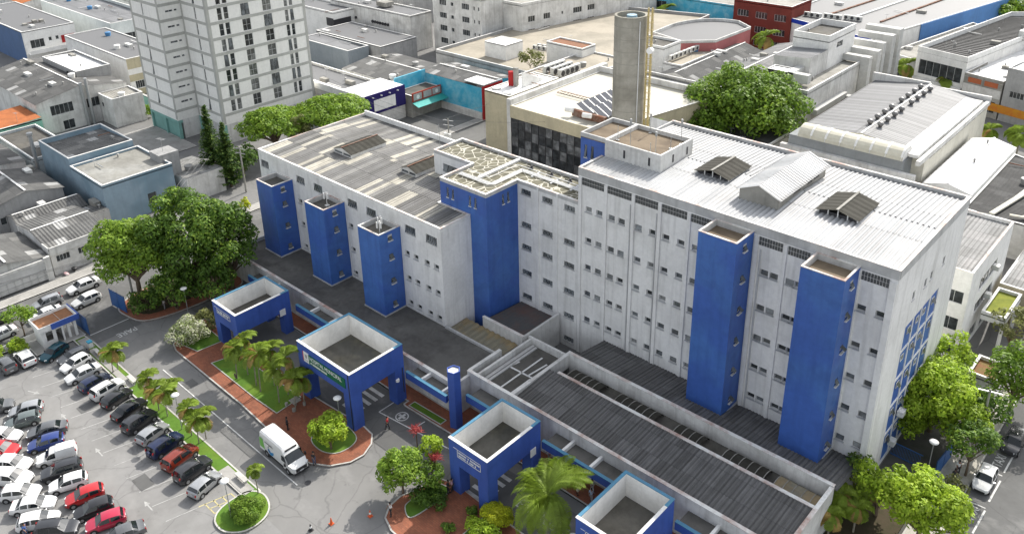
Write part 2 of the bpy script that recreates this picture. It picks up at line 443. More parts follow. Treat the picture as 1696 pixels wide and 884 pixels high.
# stained band and coping on top
bd = MB(); bd.box(FX0 - .003, FX1 + .003, YF - .03, YF + .25, 23.45, 24.38); bd.box(FX1 - .25, FX1 + .03, YF + .25, 87.43, 23.45, 24.38)
bd.box(FX0 - .003, FX1 - .25, 87.1, 87.43, 23.45, 24.38); bd.box(FX0 - .03, FX0 + .2, YF + .25, 72.55, 23.45, 24.38); bd.box(FX0 - .03, FX0 + .2, 79.1, 87.1, 23.45, 24.38)
bd.build('parapet', W_BAND, hm)
cp = MB(); cp.box(FX0, FX1 + .06, YF - .06, YF + .22, 24.384, 24.43); cp.box(FX1 - .28, FX1 + .06, YF + .22, 87.4, 24.384, 24.43); cp.box(FX0, FX1 - .28, 87.08, 87.4, 24.384, 24.43)
cp.box(FX0 - .06, FX0 + .22, YF + .22, 72.5, 24.384, 24.43)
cp.build('coping', COPE, hm)
# glass block strips under the parapet
gx = [-52.45, -49.4, -48.95, -45.8, -45.35, -42.5, -42.05, -39.05, -38.6, -36.0, -31.2, -28.8, -28.3, -25.9, -21.5, -19.1]
for i in range(0, len(gx), 2):
    g = MB(); a, b = gx[i], gx[i + 1]; n = 9
    for k in range(n):
        for zz in (22.42, 22.88):
            u = a + (b - a) * k / n; g.box(u + .025, u + (b - a) / n - .025, YF - .05, YF - .004, zz + .02, zz + .42)
    g.build('glass_block_strip', GBLOCK, hm)
# roof sheets
rf = MB(); ZR = 24.08
corrug(rf, (FX0 + .2, YF + .25, ZR), (FX1 - .26, YF + .25, ZR), (FX1 - .26, 77.8, ZR + .42), (FX0 + .2, 77.8, ZR + .42), .5, .11)
corrug(rf, (FX1 - .26, 87.05, ZR - .1), (FX0 + .2, 87.05, ZR - .1), (FX0 + .2, 77.8, ZR + .42), (FX1 - .26, 77.8, ZR + .42), .5, .11)
roof = rf.build('roof', SHEET_WHITE, hm)
# box head of the stairs on the roof, blue lower left side
hb = MB(); hx0, hx1, hy0, hy1 = -52.75, -45.3, 72.7, 79.2
hb.box(hx0, hx1, hy0, hy1, 24.1, 25.7, 0, 't'); ii = parapet(hb, [(hx0, hy0), (hx1, hy0), (hx1, hy1), (hx0, hy1)], .22, 25.7, 26.35)
hb.build('stair_head_wall', W_WHITE2, hm)
sl_ = MB(); sl_.box(hx0 + .2, hx1 - .2, hy0 + .2, hy1 - .2, 25.5, 25.85); sl_.build('stair_head_roof', BROWNSLAB, hm)
o_ = MB()
for x in (-50.2, -46.9): o_.box(x, x + .25, hy0 - .03, hy0, 24.75, 25.7)
o_.box(hx1, hx1 + .03, 75.0, 75.3, 24.8, 25.7); o_.box(hx1, hx1 + .03, 77.9, 78.2, 24.8, 25.7)
build_each(o_, 'vent_slot', STEELD, hm)
bt = MB(); wall_open(bt, (-56.4, 72.95), (-52.78, 72.95), 0, 25.69, [(.55, .95, 23.3, 24.9), (1.5, 1.9, 23.3, 24.9)], .2)
wall_open(bt, (-56.4, 79.2), (-56.4, 72.95), 0, 25.69, [], .2)
bt.build('blue_shaft', BLUE, hm)
for u in (.55, 1.5): win(hm, (-56.4, 72.95), (-52.78, 72.95), (u, u + .4, 23.3, 24.9), .2, 1, 1, FRAMEW, tilt=12, sill=.1)
bt = MB(); bt.box(-56.4, -52.77, 72.95, 79.2, 25.7, 25.8, 1); parapet(bt, rect0(-56.42, -52.77, 72.93, 79.22), .2, 25.81, 26.32, 0); bt.build('shaft_roof', [W_BAND, BROWNSLAB], hm)
# skylights and the long dormer
def skylight(par, x0, x1, y0, y1, z, rise, name='roof_skylight', ht=.35, mat=None, over=.25):
    s = MB(); xm = (x0 + x1) / 2
    for x in (x0, x1):
        s.box(x - .04, x + .04, y0, y1, z, z + ht * .5)
    for k in range(5):
        x = x0 + (x1 - x0) * k / 4; hh = ht + rise * (1 - abs(x - xm) / (xm - x0)) - .05
        for y in (y0 + .06, y1 - .06): s.box(x - .05, x + .05, y - .05, y + .05, z, z + hh)
    fr = s.build(name, FRAMEW, par)
    g = MB(); g.box(x0 + .1, x1 - .1, y0 + .14, y1 - .14, z, z + ht * .75); g.build('dark_opening', STEELD, fr)
    t = MB(); a = z + ht
    corrug(t, (x0 - over, y0 - over, a - .06), (x0 - over, y1 + over, a - .06), (xm, y1 + over, a + rise), (xm, y0 - over, a + rise), .8, .03)
    corrug(t, (x1 + over, y1 + over, a - .06), (x1 + over, y0 - over, a - .06), (xm, y0 - over, a + rise), (xm, y1 + over, a + rise), .8, .03)
    t.build('sheet', mat or SKYLT, fr)
    r = MB(); r.box(xm - .12, xm + .12, y0 - over - .02, y1 + over + .02, a + rise + .02, a + rise + .09); r.build('ridge_cap', CONC, fr)
    return fr
skylight(hm, -42.2, -38.4, 75.0, 79.5, 24.45, .5)
skylight(hm, -28.4, -24.6, 74.4, 79.1, 24.45, .5)
dm = MB(); x0, x1, y0, y1 = -35.8, -31.6, 72.5, 83.4; xm = (x0 + x1) / 2
dm.face([(x0, y0, 24.1), (x1, y0, 24.1), (x1, y0, 25.45), (xm, y0, 26.3), (x0, y0, 25.45)]); dm.face([(x1, y1, 24.1), (x0, y1, 24.1), (x0, y1, 25.45), (xm, y1, 26.3), (x1, y1, 25.45)])
wall_open(dm, (x1, y0), (x1, y1), 24.1, 25.45, [(3.2, 4.9, 24.75, 25.3), (6.4, 7.6, 24.75, 25.3), (7.9, 9.3, 24.75, 25.3)], .3); wall_open(dm, (x0, y1), (x0, y0), 24.1, 25.45, [], .1)
dmo = dm.build('dormer', CONC, hm)
g = MB(); g.box(x1 - .4, x1 - .3, y0 + .3, y1 - .3, 24.2, 25.4); g.build('dark_opening', STEELD, dmo)
t = MB(); ov = .35
corrug(t, (x0 - ov, y1 + ov, 25.38), (x0 - ov, y0 - ov, 25.38), (xm, y0 - ov, 26.42), (xm, y1 + ov, 26.42), .45, .05)
corrug(t, (x1 + ov, y0 - ov, 25.38), (x1 + ov, y1 + ov, 25.38), (xm, y1 + ov, 26.42), (xm, y0 - ov, 26.42), .45, .05)
t.build('dormer_roof', SHEET_WHITE, dmo)
# blue stair shafts on the front
def shaft(par, x0, x1, y0, y1, zt, zb=3.2, wz=(), wx=None, slabm=None, dirs=0):
    s = MB(); L = x1 - x0; ym = (y0 + y1) / 2
    wall_open(s, (x0, y0), (x1, y0), zb, zt - .05, [], .1)
    op = [(ym - y0 - .33, ym - y0 + .33, z - .38, z + .38) for z in wz]
    wall_open(s, (x1, y0), (x1, y1), zb, zt - .05, op, .22)
    wall_open(s, (x0, y1), (x0, y0), zb, zt - .05, [], .1)
    so_ = s.build('stair_shaft', BLUE, par)
    c = MB(); parapet(c, [(x0 - .02, y0 - .02), (x1 + .02, y0 - .02), (x1 + .02, y1), (x0 - .02, y1)], .2, zt - .046, zt + .04); c.build('shaft_coping', COPE, so_)
    p = MB(); parapet(p, [(x0 + .01, y0 + .01), (x1 - .01, y0 + .01), (x1 - .01, y1 - .01), (x0 + .01, y1 - .01)], .19, zt - .9, zt - .05); p.build('shaft_parapet', W_BAND, so_)
    f = MB(); f.box(x0 + .15, x1 - .15, y0 + .15, y1 - .05, zt - .9, zt - .62); f.build('shaft_roof', slabm or BROWNSLAB, so_)
    for k, o in enumerate(op): win(so_, (x1, y0), (x1, y1), o, .2, 1, 1, FRAMEW, GLASS2, tilt=30 + 14 * (k % 3), sill=.22, name='shaft_window')
    f = MB(); f.box(x0 - .08, x1 + .08, y0 - .08, y1, zb, zb + .62); f.build('shaft_skirt', W_BAND, so_)
    return so_
shaft(hm, -25.62, -21.66, 64.85, YF - .02, 23.66, 3.1, (22.6, 19.4, 15.9, 12.3, 8.6, 5.0))
shaft(hm, -35.85, -31.78, 64.85, YF - .02, 23.66, 3.1, (22.6, 19.2, 15.7, 12.2, 8.6, 5.0))
# blue infill of the end wall: panels between white mullions, small windows ajar
bp = MB(); bp.face([(FX1 - .09, bcols[0], brows[0]), (FX1 - .09, bcols[-1], brows[0]), (FX1 - .09, bcols[-1], brows[-1]), (FX1 - .09, bcols[0], brows[-1])]); bpo = bp.build('blue_window_panel', BLUE, hm)
mu = MB()
for y in bcols[1:-1]: mu.box(FX1 - .09, FX1 + .0, y - .1, y + .1, brows[0], brows[-1])
for z in brows[1:-1]: mu.box(FX1 - .09, FX1 - .005, bcols[0], bcols[-1], z - .11, z + .11)
mu.build('mullion', W_CLEAN, bpo)
rr = random.Random(3)
for i in range(4):
    for j in range(5):
        y = (bcols[i] + bcols[i + 1]) / 2 + rr.uniform(-.3, .3); z = brows[j + 1] - .95
        win(bpo, (FX1 - .07, E0), (FX1 - .07, E1), (y - .35 - E0, y + .35 - E0, z - .35, z + .35), .01, 1, 1, FRAMEW, GLASS2, tilt=rr.choice((0, 12, 25)), pane=True, name='ajar_window')
a = MB(); a.box(-18.35, -17.75, 75.5, 76.4, 4.6, 5.2); a.box(-18.35, -17.75, 74.2, 75.0, 1.8, 2.4); build_each(a, 'wall_fan_unit', FRAMEW, hm)

for i, (x, y, h_) in enumerate(((-46.6, 73.6, 2.6), (-47.0, 73.2, 1.4), (-49.8, 73.4, 3.4), (-52.2, 74.4, 1.8), (-46.0, 77.8, 3.0), (-46.2, 76.0, 1.5), (-50.6, 78.6, 2.4))):
    a = MB(); a.tube((x, y, 25.8), (x, y, 25.85 + h_), .035, 5); a.box(x - .16, x + .16, y - .16, y + .16, 25.86, 25.95)
    if i % 2 == 0: a.box(x - .1, x + .1, y - .07, y + .07, 25.4 + h_, 25.9 + h_)
    a.build('antenna_mast', STEELG, hm)
# ---- middle strip with lattice-pipe roof, and big blue lift tower ----
mid = empty('hospital_lift_block', (-65, 71, 0), 'white link block with wide blue tower and roof webbed with white lines', 'building')
MX0 = -62.2
mops = []
for k, z in enumerate([18.88, 14.5, 11.45, 7.88, 4.46, 1.1]):
    for x in (-60.88, -57.54, -54.23):
        if k == 5 and x < -55: continue
        mops.append((x - .78 - MX0, x + .78 - MX0, z - .36, z + .36))
wl = MB(); wall_open(wl, (MX0, YF), (-53.02, YF), 0, 19.7, mops, .28)
wall_open(wl, (-77.0, 68.3), (-70.02, 68.3), 14, 19.7, [(1.7, 4.4, 17.6, 18.7)], .25)
wall_open(wl, (-77.0, 73.6), (-77.0, 68.3), 14, 19.7, [], .2); wall_open(wl, (-53.02, 73.6), (-77.0, 73.6), 0, 19.7, [], .2)
wl.build('wall', W_WHITE, mid)
win(mid, (-77.0, 68.3), (-70.02, 68.3), (1.7, 4.4, 17.6, 18.7), .22, 3, 1, FRAMEW, tilt=20, sill=.1)
d_ = MB(); d_.box(-76.2 + .4, -75.0 + .3, 68.25, 68.3, 16.9, 17.0); d_.build('door_sill', CONC, mid)
d_ = MB(); d_.box(-71.9, -70.9, 68.24, 68.29, 16.6, 18.8); d_.build('door', plain('light_blue_door', (.02, .16, .5)), mid)
for o in mops: win(mid, (MX0, YF), (-53.02, YF), o, .26, 3, 1, FRAME, GLASS, tilt=18, sill=.14)
pl = MB()
for x in (-58.97, -56.03): pl.box(x - .12, x + .12, YF - .09, YF, .05, 20.1)
build_each(pl, 'pilaster', W_WHITE, mid)
TX0, TX1, TY0 = -69.95, -62.2, 62.75
tw = MB(); zt = 19.75; zb = 0.0
def slots(L, us): return [(u - .17, u + .17, 17.9, 19.2) for u in us]
wall_open(tw, (TX0, TY0), (TX1, TY0), zb, zt - .05, slots(0, (1.3, 2.2, 5.1, 6.0)), .2)
wall_open(tw, (TX1, TY0), (TX1, YF), zb, zt - .05, slots(0, (2.9, 3.8)), .2); wall_open(tw, (TX0, YF), (TX0, TY0), 14, zt - .05, [], .2)
two = tw.build('lift_tower', BLUE, mid)
for u in (1.3, 2.2, 5.1, 6.0): win(two, (TX0, TY0), (TX1, TY0), slots(0, (u,))[0], .18, 1, 2, FRAMEW, tilt=10, sill=.12)
for u in (2.9, 3.8): win(two, (TX1, TY0), (TX1, YF), slots(0, (u,))[0], .18, 1, 2, FRAMEW, tilt=10, sill=.12)
mpoly = [(-77.0, 68.3), (TX0, 68.3), (TX0, TY0), (TX1, TY0), (TX1, YF), (-53.02, YF), (-53.02, 73.6), (-77.0, 73.6)]
c = MB(); parapet(c, mpoly, .22, 19.7, 20.1); c.build('parapet', W_BAND, mid)
c = MB(); parapet(c, [(x, y) for x, y in [(-77.04, 68.26), (TX0 - .04, 68.26), (TX0 - .04, TY0 - .04), (TX1 + .04, TY0 - .04), (TX1 + .04, YF - .04), (-53.02, YF - .04), (-53.02, 73.64), (-77.04, 73.64)]], .3, 20.1, 20.2); c.build('coping', COPE, mid)
f = MB(); f.prism([(x * .999, y) for x, y in [(-76.9, 68.4), (-69.8, 68.4), (-69.8, TY0 + .1), (-62.3, TY0 + .1), (-62.3, YF + .1), (-53.1, YF + .1), (-53.1, 73.5), (-76.9, 73.5)]], 19.5, 19.82)
# white sealed cracks over a mossy slab: they are paint on the slab
n = NT('slab_with_sealed_cracks'); p = n.coord('pos', (1, 1, 0)); vo = n.node('ShaderNodeTexVoronoi', feature='DISTANCE_TO_EDGE'); vo.inputs['Scale'].default_value = .85; vo.inputs['Randomness'].default_value = .85
n.put(p, vo.inputs['Vector']); lt = n.ramp(vo.outputs['Distance'], [(.03, G1), (.042, G0)])
base = n.mix(n.ramp(n.noise(p, .5, 6, .65), [(.35, G0), (.7, G1)]), (.16, .15, .10), (.07, .066, .045)); n.put(n.mix(lt, base, (.46, .44, .37)), n.b.inputs['Base Color']); n.b.inputs['Roughness'].default_value = .9
CRACK = n.m
f.build('roof', CRACK, mid)
pp = MB()
def pipe(mb, pts, r, n=6):
    for a, b in zip(pts, pts[1:]): mb.tube(a, b, r, n)
for k in range(4):
    o = k * .2
    pipe(pp, [(-69.3, 65.2 + o, 20.0), (-64.2 + o, 65.2 + o, 20.0), (-64.2 + o, 71.3 - o, 20.0), (-53.1, 71.3 - o, 20.0)], .055)
pipe(pp, [(-69.2, 66.9, 20.0), (-65.5, 66.9, 20.0), (-65.5, 71.9, 20.0), (-53.1, 71.9, 20.0)], .05)
for x in (-62, -59, -56): pp.box(x, x + .25, 70.4, 72.1, 19.84, 19.95)
pp.box(-66.7, -66.2, 66, 73.4, 19.84, 20.1)
pp.build('roof_pipe', FRAMEW, mid)
pp = MB()
for x in (-63.5, -60.3, -57.4, -55): pp.lathe((x, 72.3, 19.83), [(.0, .5), (.14, .48), (.14, .2), (.24, .2), (.24, 0)], 8); pp.tube((x, 72.3, 20.0), (x - .8, 72.3, 20.0), .07, 6)
build_each(pp, 'roof_valve', STEELD, mid)
an = MB(); an.tube((-76.5, 69.0, 19.8), (-76.5, 69.0, 23.6), .035, 5); an.build('antenna_mast', STEELG, mid)

# ---- left wing ----
lw = empty('hospital_wing', (-85, 67, 0), 'white four storey hospital wing with three blue shafts and a patchy corrugated roof', 'building')
Y1 = 57.8; LX0, LX1 = -103.0, -64.87
lops = []; tall = []
for x in (-101.6, -92.85, -88.8, -81.4, -77.6, -70.25, -66.5): tall.append((x - .95 - LX0, x + .95 - LX0, 14.25, 15.35))
small = []
for z in (11.4, 7.9, 4.35):
    for x in (-93.5, -82.15, -71.1, -69.5, -67.5, -65.88, -100.5, -99.3): small.append((x - .42 - LX0, x + .42 - LX0, z - .33, z + .33))
wl = MB(); wall_open(wl, (LX0, Y1), (LX1, Y1), 0, 16.3, tall + small, .28)
wall_open(wl, (LX1, Y1), (LX1, TY0), 0, 16.3, [], .1); wall_open(wl, (LX0, 77.4), (LX0, Y1), 0, 16.3, [(2 + 3 * k, 3.6 + 3 * k, z, z + 1.1) for k in range(6) for z in (4, 7.5, 11)], .2)
wall_open(wl, (-76.5, 77.4), (LX0, 77.4), 0, 16.3, [], .1); wall_open(wl, (-76.5, 73.6), (-76.5, 77.4), 0, 16.3, [], .1)
wl.build('wall', W_WHITE, lw)
for o in tall: win(lw, (LX0, Y1), (LX1, Y1), o, .26, 5, 1, FRAMEW, GLASS2, tilt=16, sill=.14, name='tall_window')
for o in small: win(lw, (LX0, Y1), (LX1, Y1), o, .26, 1, 1, FRAME, GLASS, tilt=0, sill=.14)
wpoly = [(LX0, Y1), (LX1, Y1), (LX1, TY0 - .02), (TX0 - .05, TY0 - .02), (TX0 - .05, 68.26), (-77.05, 68.26), (-77.05, 77.4), (LX0, 77.4)]
c = MB(); parapet(c, wpoly, .22, 16.3, 16.75); c.build('parapet', W_CLEAN, lw)
c = MB(); parapet(c, [(LX0 - .05, Y1 - .05), (LX1 + .05, Y1 - .05), (LX1 + .05, TY0 - .03), (TX0 - .06, TY0 - .03), (TX0 - .06, 68.25), (-77.06, 68.25), (-77.06, 77.45), (LX0 - .05, 77.45)], .3, 16.752, 16.83); c.build('coping', COPE, lw)
c = MB(); c.box(LX0 + .2, -77.1, 77.1, 77.38, 16.5, 17.3); c.build('back_parapet', W_CLEAN, lw)
rf = MB(); zr = 16.45
corrug(rf, (LX0 + .2, Y1 + .2, zr), (TX0 - .2, Y1 + .2, zr), (TX0 - .2, 67.0, zr + .45), (LX0 + .2, 67.0, zr + .45), .4, .07)
corrug(rf, (TX0 - .2, Y1 + .2, zr), (LX1 - .2, Y1 + .2, zr), (LX1 - .2, TY0 - .05, zr + .22), (TX0 - .2, TY0 - .05, zr + .22), .4, .07)
corrug(rf, (-77.2, 77.15, zr), (LX0 + .2, 77.15, zr), (LX0 + .2, 67.0, zr + .45), (-77.2, 67.0, zr + .45), .4, .07)
corrug(rf, (-77.2, 67.0, zr + .45), (TX0 - .2, 67.0, zr + .45), (TX0 - .2, 68.3, zr + .4), (-77.2, 68.3, zr + .4), .4, .07)
rf.build('roof', SHEET_MIX, lw)
def boxlight(par, x0, x1, y0, y1, z):
    s = MB(); h = .75; xm = (x0 + x1) / 2
    wall_open(s, (x0, y0), (x1, y0), z, z + h, [(.2, (x1 - x0) / 2 - .1, z + .3, z + .66), ((x1 - x0) / 2 + .1, x1 - x0 - .2, z + .3, z + .66)], .12)
    wall_open(s, (x1, y0), (x1, y1), z, z + h, [], .1); wall_open(s, (x0, y1), (x0, y0), z, z + h, [], .1); wall_open(s, (x1, y1), (x0, y1), z, z + h, [], .1)
    s.face([(x0, y0, z + h), (x1, y0, z + h), (xm, y0, z + h + .55)]); s.face([(x1, y1, z + h), (x0, y1, z + h), (xm, y1, z + h + .55)])
    fr = s.build('roof_skylight', W_WHITE2, par); g = MB(); g.box(x0 + .15, x1 - .15, y0 + .14, y0 + .2, z + .1, z + h - .05); g.build('dark_opening', GLASS2, fr)
    t = MB(); ov = .12
    corrug(t, (x0 - ov, y1 + ov, z + h), (x0 - ov, y0 - ov, z + h), (xm, y0 - ov, z + h + .6), (xm, y1 + ov, z + h + .6), .9, .03)
    corrug(t, (x1 + ov, y0 - ov, z + h), (x1 + ov, y1 + ov, z + h), (xm, y1 + ov, z + h + .6), (xm, y0 - ov, z + h + .6), .9, .03)
    t.build('sheet', SKYLT, fr); r = MB(); r.box(xm - .1, xm + .1, y0 - .15, y1 + .15, z + h + .63, z + h + .7); r.build('ridge_cap', RUST, fr)
boxlight(lw, -93.5, -89.5, 64.2, 70.4, 16.6); boxlight(lw, -80.7, -77.6, 65.6, 70.6, 16.7)
wz = (13.3, 11.0, 7.9, 4.8)
for x0, x1, zt in ((-98.7, -94.85, 14.4), (-87.2, -83.1, 14.6), (-76.1, -72.1, 14.8)):
    shaft(lw, x0, x1, 54.45, Y1 - .02, zt, 3.0, (zt - .9, 11.3, 7.95, 4.7), None, DARKSLAB)
m_ = MB()
for bx, by in ((-85.0, 56.4), (-74.2, 56.5), (-73.3, 55.6)):
    m_.tube((bx, by, 13.9), (bx, by, 15.9), .05, 6); m_.box(bx - .25, bx + .25, by - .25, by + .25, 13.9, 14.05)
    for k in range(3):
        t = k * 2.1; m_.box(bx + .28 * math.cos(t) - .1, bx + .28 * math.cos(t) + .1, by + .28 * math.sin(t) - .06, by + .28 * math.sin(t) + .06, 15.0, 15.8)
m_.build('antenna_mast', FRAMEW, lw)

# ================= LOW ANNEX AND ENTRANCE CANOPY =================
an = empty('low_annex', (-60, 56, 0), 'single storey grey roofed annex running along the whole foot of the hospital with white parapets', 'building')
w_ = MB()
w_.box(-101.5, -55.6, 50.3, 50.62, .05, 4.0); w_.box(-101.8, -101.5, 50.3, 57.7, .05, 4.0)            # left part front parapet and end
w_.box(-55.6, -18.9, 52.3, 52.62, .05, 4.75); w_.box(-55.6, -55.28, 50.62, 52.3, .05, 4.3)
w_.box(-56.2, -55.8, 53.0, 58.0, 3.0, 4.3)
w_.box(-61.9, -55.5, 61.2, 61.5, 2.2, 4.5); w_.box(-55.7, -55.4, 61.5, YF - .3, .05, 4.4)
w_.box(-55.3, -49.3, 62.0, 62.3, .05, 4.3)
w_.box(-49.5, -49.1, 52.62, 62.5, 3.0, 4.75)
w_.box(-49.1, -18.95, 61.9, 62.22, .05, 4.9)
w_.box(-48.0, -19.0, 58.5, 58.8, 3.0, 4.72)
w_.box(-19.2, -18.9, 52.62, 61.9, .05, 4.8)
w_.box(-55.0, -54.7, 52.62, 62.0, 3.0, 4.2)
build_each(w_, 'parapet', W_WHITE2, an)
c = MB()
for a in ((-101.84, -55.56, 50.26, 50.66, 4.0), (-55.64, -18.86, 52.26, 52.66, 4.75), (-49.1, -18.9, 61.86, 62.26, 4.9), (-48.0, -19.0, 58.46, 58.84, 4.72), (-61.94, -55.46, 61.16, 61.54, 4.5), (-19.24, -18.86, 52.66, 61.86, 4.8)):
    c.box(a[0], a[1], a[2], a[3], a[4] + .002, a[4] + .06)
build_each(c, 'coping', COPE, an)
r = MB(); r.box(-101.5, -56.2, 50.62, 57.78, 3.2, 3.45); r.build('flat_roof', weathered('grey_patched_membrane', (.115, .112, .105), (.045, .043, .04), .75, .4, 2, 0, second=(.155, .15, .14)), an)
n = NT('tarred_roof_with_white_seams'); 
r = MB(); r.box(-54.7, -49.5, 52.62, 62.0, 3.1, 3.4); ro = r.build('flat_roof', DARKSLAB, an)
s = MB()
for a in (((-52.1, 53.2), (-52.1, 60.8)), ((-53.9, 57.2), (-50.1, 57.3)), ((-53.9, 57.2), (-53.6, 58.6)), ((-50.6, 53.3), (-50.6, 57.0)), ((-53.8, 53.4), (-52.6, 53.5)), ((-51.2, 57.3), (-50.9, 60.2))):
    (xa, ya), (xb, yb) = a; s.bar((xa, ya, 3.43), (xb, yb, 3.43), .2, .05)
s.build('roof_seam', FRAMEW, ro)
s = MB(); s.box(-54.5, -54.1, 52.8, 61.8, 3.404, 3.6); s.box(-54.0, -53.7, 52.8, 61.8, 3.404, 3.55); s.build('gutter', W_BAND, ro)
r = MB(); corrug(r, (-49.1, 52.64, 4.25), (-19.2, 52.64, 4.25), (-19.2, 58.5, 4.65), (-49.1, 58.5, 4.65), .36, .09); r.build('corrugated_roof', SHEET_GREY, an)
r = MB(); corrug(r, (-48.9, 62.24, 4.3), (-18.7, 62.24, 4.3), (-18.7, YF - .02, 3.35), (-48.9, YF - .02, 3.35), .36, .07); r.build('corrugated_roof', SHEET_GREY, an)
r = MB(); corrug(r, (-61.9, 61.5, 3.9), (-55.7, 61.5, 3.9), (-55.7, YF - .02, 3.3), (-61.9, YF - .02, 3.3), .5, .03); r.build('corrugated_roof', weathered('dark_sheet_roof', (.10, .10, .10), (.25, .09, .05), .35, .35, 2, 0), an)
r = MB(); corrug(r, (-64.85, 57.82, 3.0), (-56.2, 57.82, 3.0), (-56.2, 61.15, 3.1), (-64.85, 61.15, 3.1), .8, .12); r.build('light_well_cover', POLYC, an)
r = MB(); r.box(-64.8, -55.6, 57.6, 57.85, 3.0, 3.75); r.build('gutter', W_BAND, an)
# light wells between the two corrugated roofs with barrel covers
g = MB(); g.box(-48.0, -19.0, 58.8, 61.9, 3.0, 3.2); g.build('light_well_floor', DARKSLAB, an)
rr = random.Random(5); x = -47.6
while x < -21:
    L = rr.uniform(3.0, 5.0)
    b_ = MB(); k = 8
    for i in range(k):
        t0 = math.pi * i / k; t1 = math.pi * (i + 1) / k
        b_.face([(x, 60.3 - 1.3 * math.cos(t0), 3.25 + .75 * math.sin(t0)), (x + L, 60.3 - 1.3 * math.cos(t0), 3.25 + .75 * math.sin(t0)), (x + L, 60.3 - 1.3 * math.cos(t1), 3.25 + .75 * math.sin(t1)), (x, 60.3 - 1.3 * math.cos(t1), 3.25 + .75 * math.sin(t1))])
        for q in range(int(L / .85) + 1):
            xx = x + q * .85; b_.bar((xx, 60.3 - 1.33 * math.cos(t0), 3.25 + .78 * math.sin(t0)), (xx, 60.3 - 1.33 * math.cos(t1), 3.25 + .78 * math.sin(t1)), .07, .05, 1)
    b_.build('barrel_skylight', [POLYC if rr.random() < .4 else SKYLT, CONC], an); x += L + rr.uniform(.8, 2.4)
# end wall on the right side of the roofs
# ---- canopy walkway ----
cn = empty('entrance_canopy', (-60, 49, 0), 'low walkway canopy behind a blue beam, linking the four blue portals', 'canopy')
b_ = MB(); t_ = MB(); s_ = MB(); x_ = MB()
segs = [(-94.0, -88.0, 48.5, 3.55, 50.28), (-82.8, -71.2, 48.5, 3.6, 50.28), (-61.6, -55.1, 48.5, 3.8, 50.28), (-53.6, -48.3, 50.0, 3.9, 52.28), (-43.0, -33.0, 50.0, 3.9, 52.28), (-27.8, -18.9, 50.0, 3.9, 52.28)]
for x0, x1, y, z, yb in segs:
    b_.box(x0, x1, y, y + .3, z - .85, z); t_.box(x0, x1, y - .03, y + .34, z + .002, z + .06)
    s_.box(x0, x1, y + .3, yb, z - .75, z - .45)
    k = max(1, round((x1 - x0) / 3.6))
    for i in range(1, k + 1):
        xx = x0 + (x1 - x0) * (i - .35) / k; x_.box(xx, xx + .28, y + .34, yb, z - .45, z - .02)
build_each(b_, 'beam', BLUEV, cn); build_each(t_, 'coping', LBLUE, cn); build_each(s_, 'roof', weathered('dusty_dark_slab', (.13, .125, .115), (.05, .05, .045), .7, .5, 2, 0), cn); build_each(x_, 'cross_beam', W_CLEAN, cn)
hx = MB(); cx, cy = -54.35, 49.15; hp = [(cx + .78 * math.cos(t * math.pi / 3 + .3), cy + .78 * math.sin(t * math.pi / 3 + .3)) for t in range(6)]
hx.prism(hp, 0, 7.1, skip='t'); parapet(hx, hp, .1, 7.1, 7.35); tag(hx.build('hexagonal_pillar', BLUEV), 'tall blue hexagonal pillar standing alone between two portals, its pale top open', 'pillar')
hx2 = MB(); hx2.prism([(cx + (a - cx) * .95, cy + (b - cy) * .95) for a, b in hp], 7.1, 7.2); o = hx2.build('pillar_cap', W_CLEAN, bpy.data.objects['hexagonal_pillar'])
# white service wall under the canopy, with doors in shade
# ---- portals ----
def portal(x0, x1, y0, y1, h, hb, colw, inner, label, floorm, name='entrance_portal'):
    e = empty(name, ((x0 + x1) / 2, (y0 + y1) / 2, 0), label, 'portal', 'blue entrance portals in front of the hospital')
    m = MB(); t = .28
    for (ax, ay) in ((x0, y0), (x1 - colw, y0), (x0, y1 - colw), (x1 - colw, y1 - colw)):
        m.box(ax, ax + colw, ay, ay + colw, 0, hb, 0, 't')
    build_each(m, 'column', BLUEV, e)
    m = MB(); m.prism([(x0, y0), (x1, y0), (x1, y1), (x0, y1)], hb, h - .06, 0, 0, 'tb')
    m.face([(x0, y0, hb), (x0, y1, hb), (x1, y1, hb), (x1, y0, hb)])
    m.build('fascia', BLUEV, e)
    q = [(x0 + .005, y0 + .005), (x1 - .005, y0 + .005), (x1 - .005, y1 - .005), (x0 + .005, y1 - .005)]
    m = MB(); parapet(m, q, t, h - inner, h - .062); m.build('inner_wall', W_CLEAN, e)
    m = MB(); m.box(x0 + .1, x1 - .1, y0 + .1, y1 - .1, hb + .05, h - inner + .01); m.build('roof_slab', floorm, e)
    m = MB(); u = .03
    m.box(x0 - u, x1 + u, y0 - u, y0 + t, h - .058, h); m.box(x1 - t, x1 + u, y0 + t, y1 - 1.2, h - .058, h)
    build_each(m, 'coping', W_CLEAN, e)
    m = MB(); m.box(x0 - u, x1 + u, y1 - t, y1 + u, h - .058, h); m.box(x0 - u, x0 + t, y0 + t, y1 - t, h - .058, h); m.box(x1 - t, x1 + u, y1 - 1.2, y1 - t, h - .058, h)
    build_each(m, 'coping', LBLUE, e)
    return e
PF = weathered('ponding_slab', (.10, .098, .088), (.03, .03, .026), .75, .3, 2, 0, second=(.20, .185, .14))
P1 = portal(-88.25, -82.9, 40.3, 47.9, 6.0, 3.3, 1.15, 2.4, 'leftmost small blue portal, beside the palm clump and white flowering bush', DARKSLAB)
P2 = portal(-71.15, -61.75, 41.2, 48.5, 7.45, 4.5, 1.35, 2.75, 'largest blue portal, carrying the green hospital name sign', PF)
P3 = portal(-48.15, -43.05, 42.4, 49.9, 6.45, 3.6, 1.3, 2.6, 'small blue portal between the hexagonal pillar and the big coconut palm', PF)
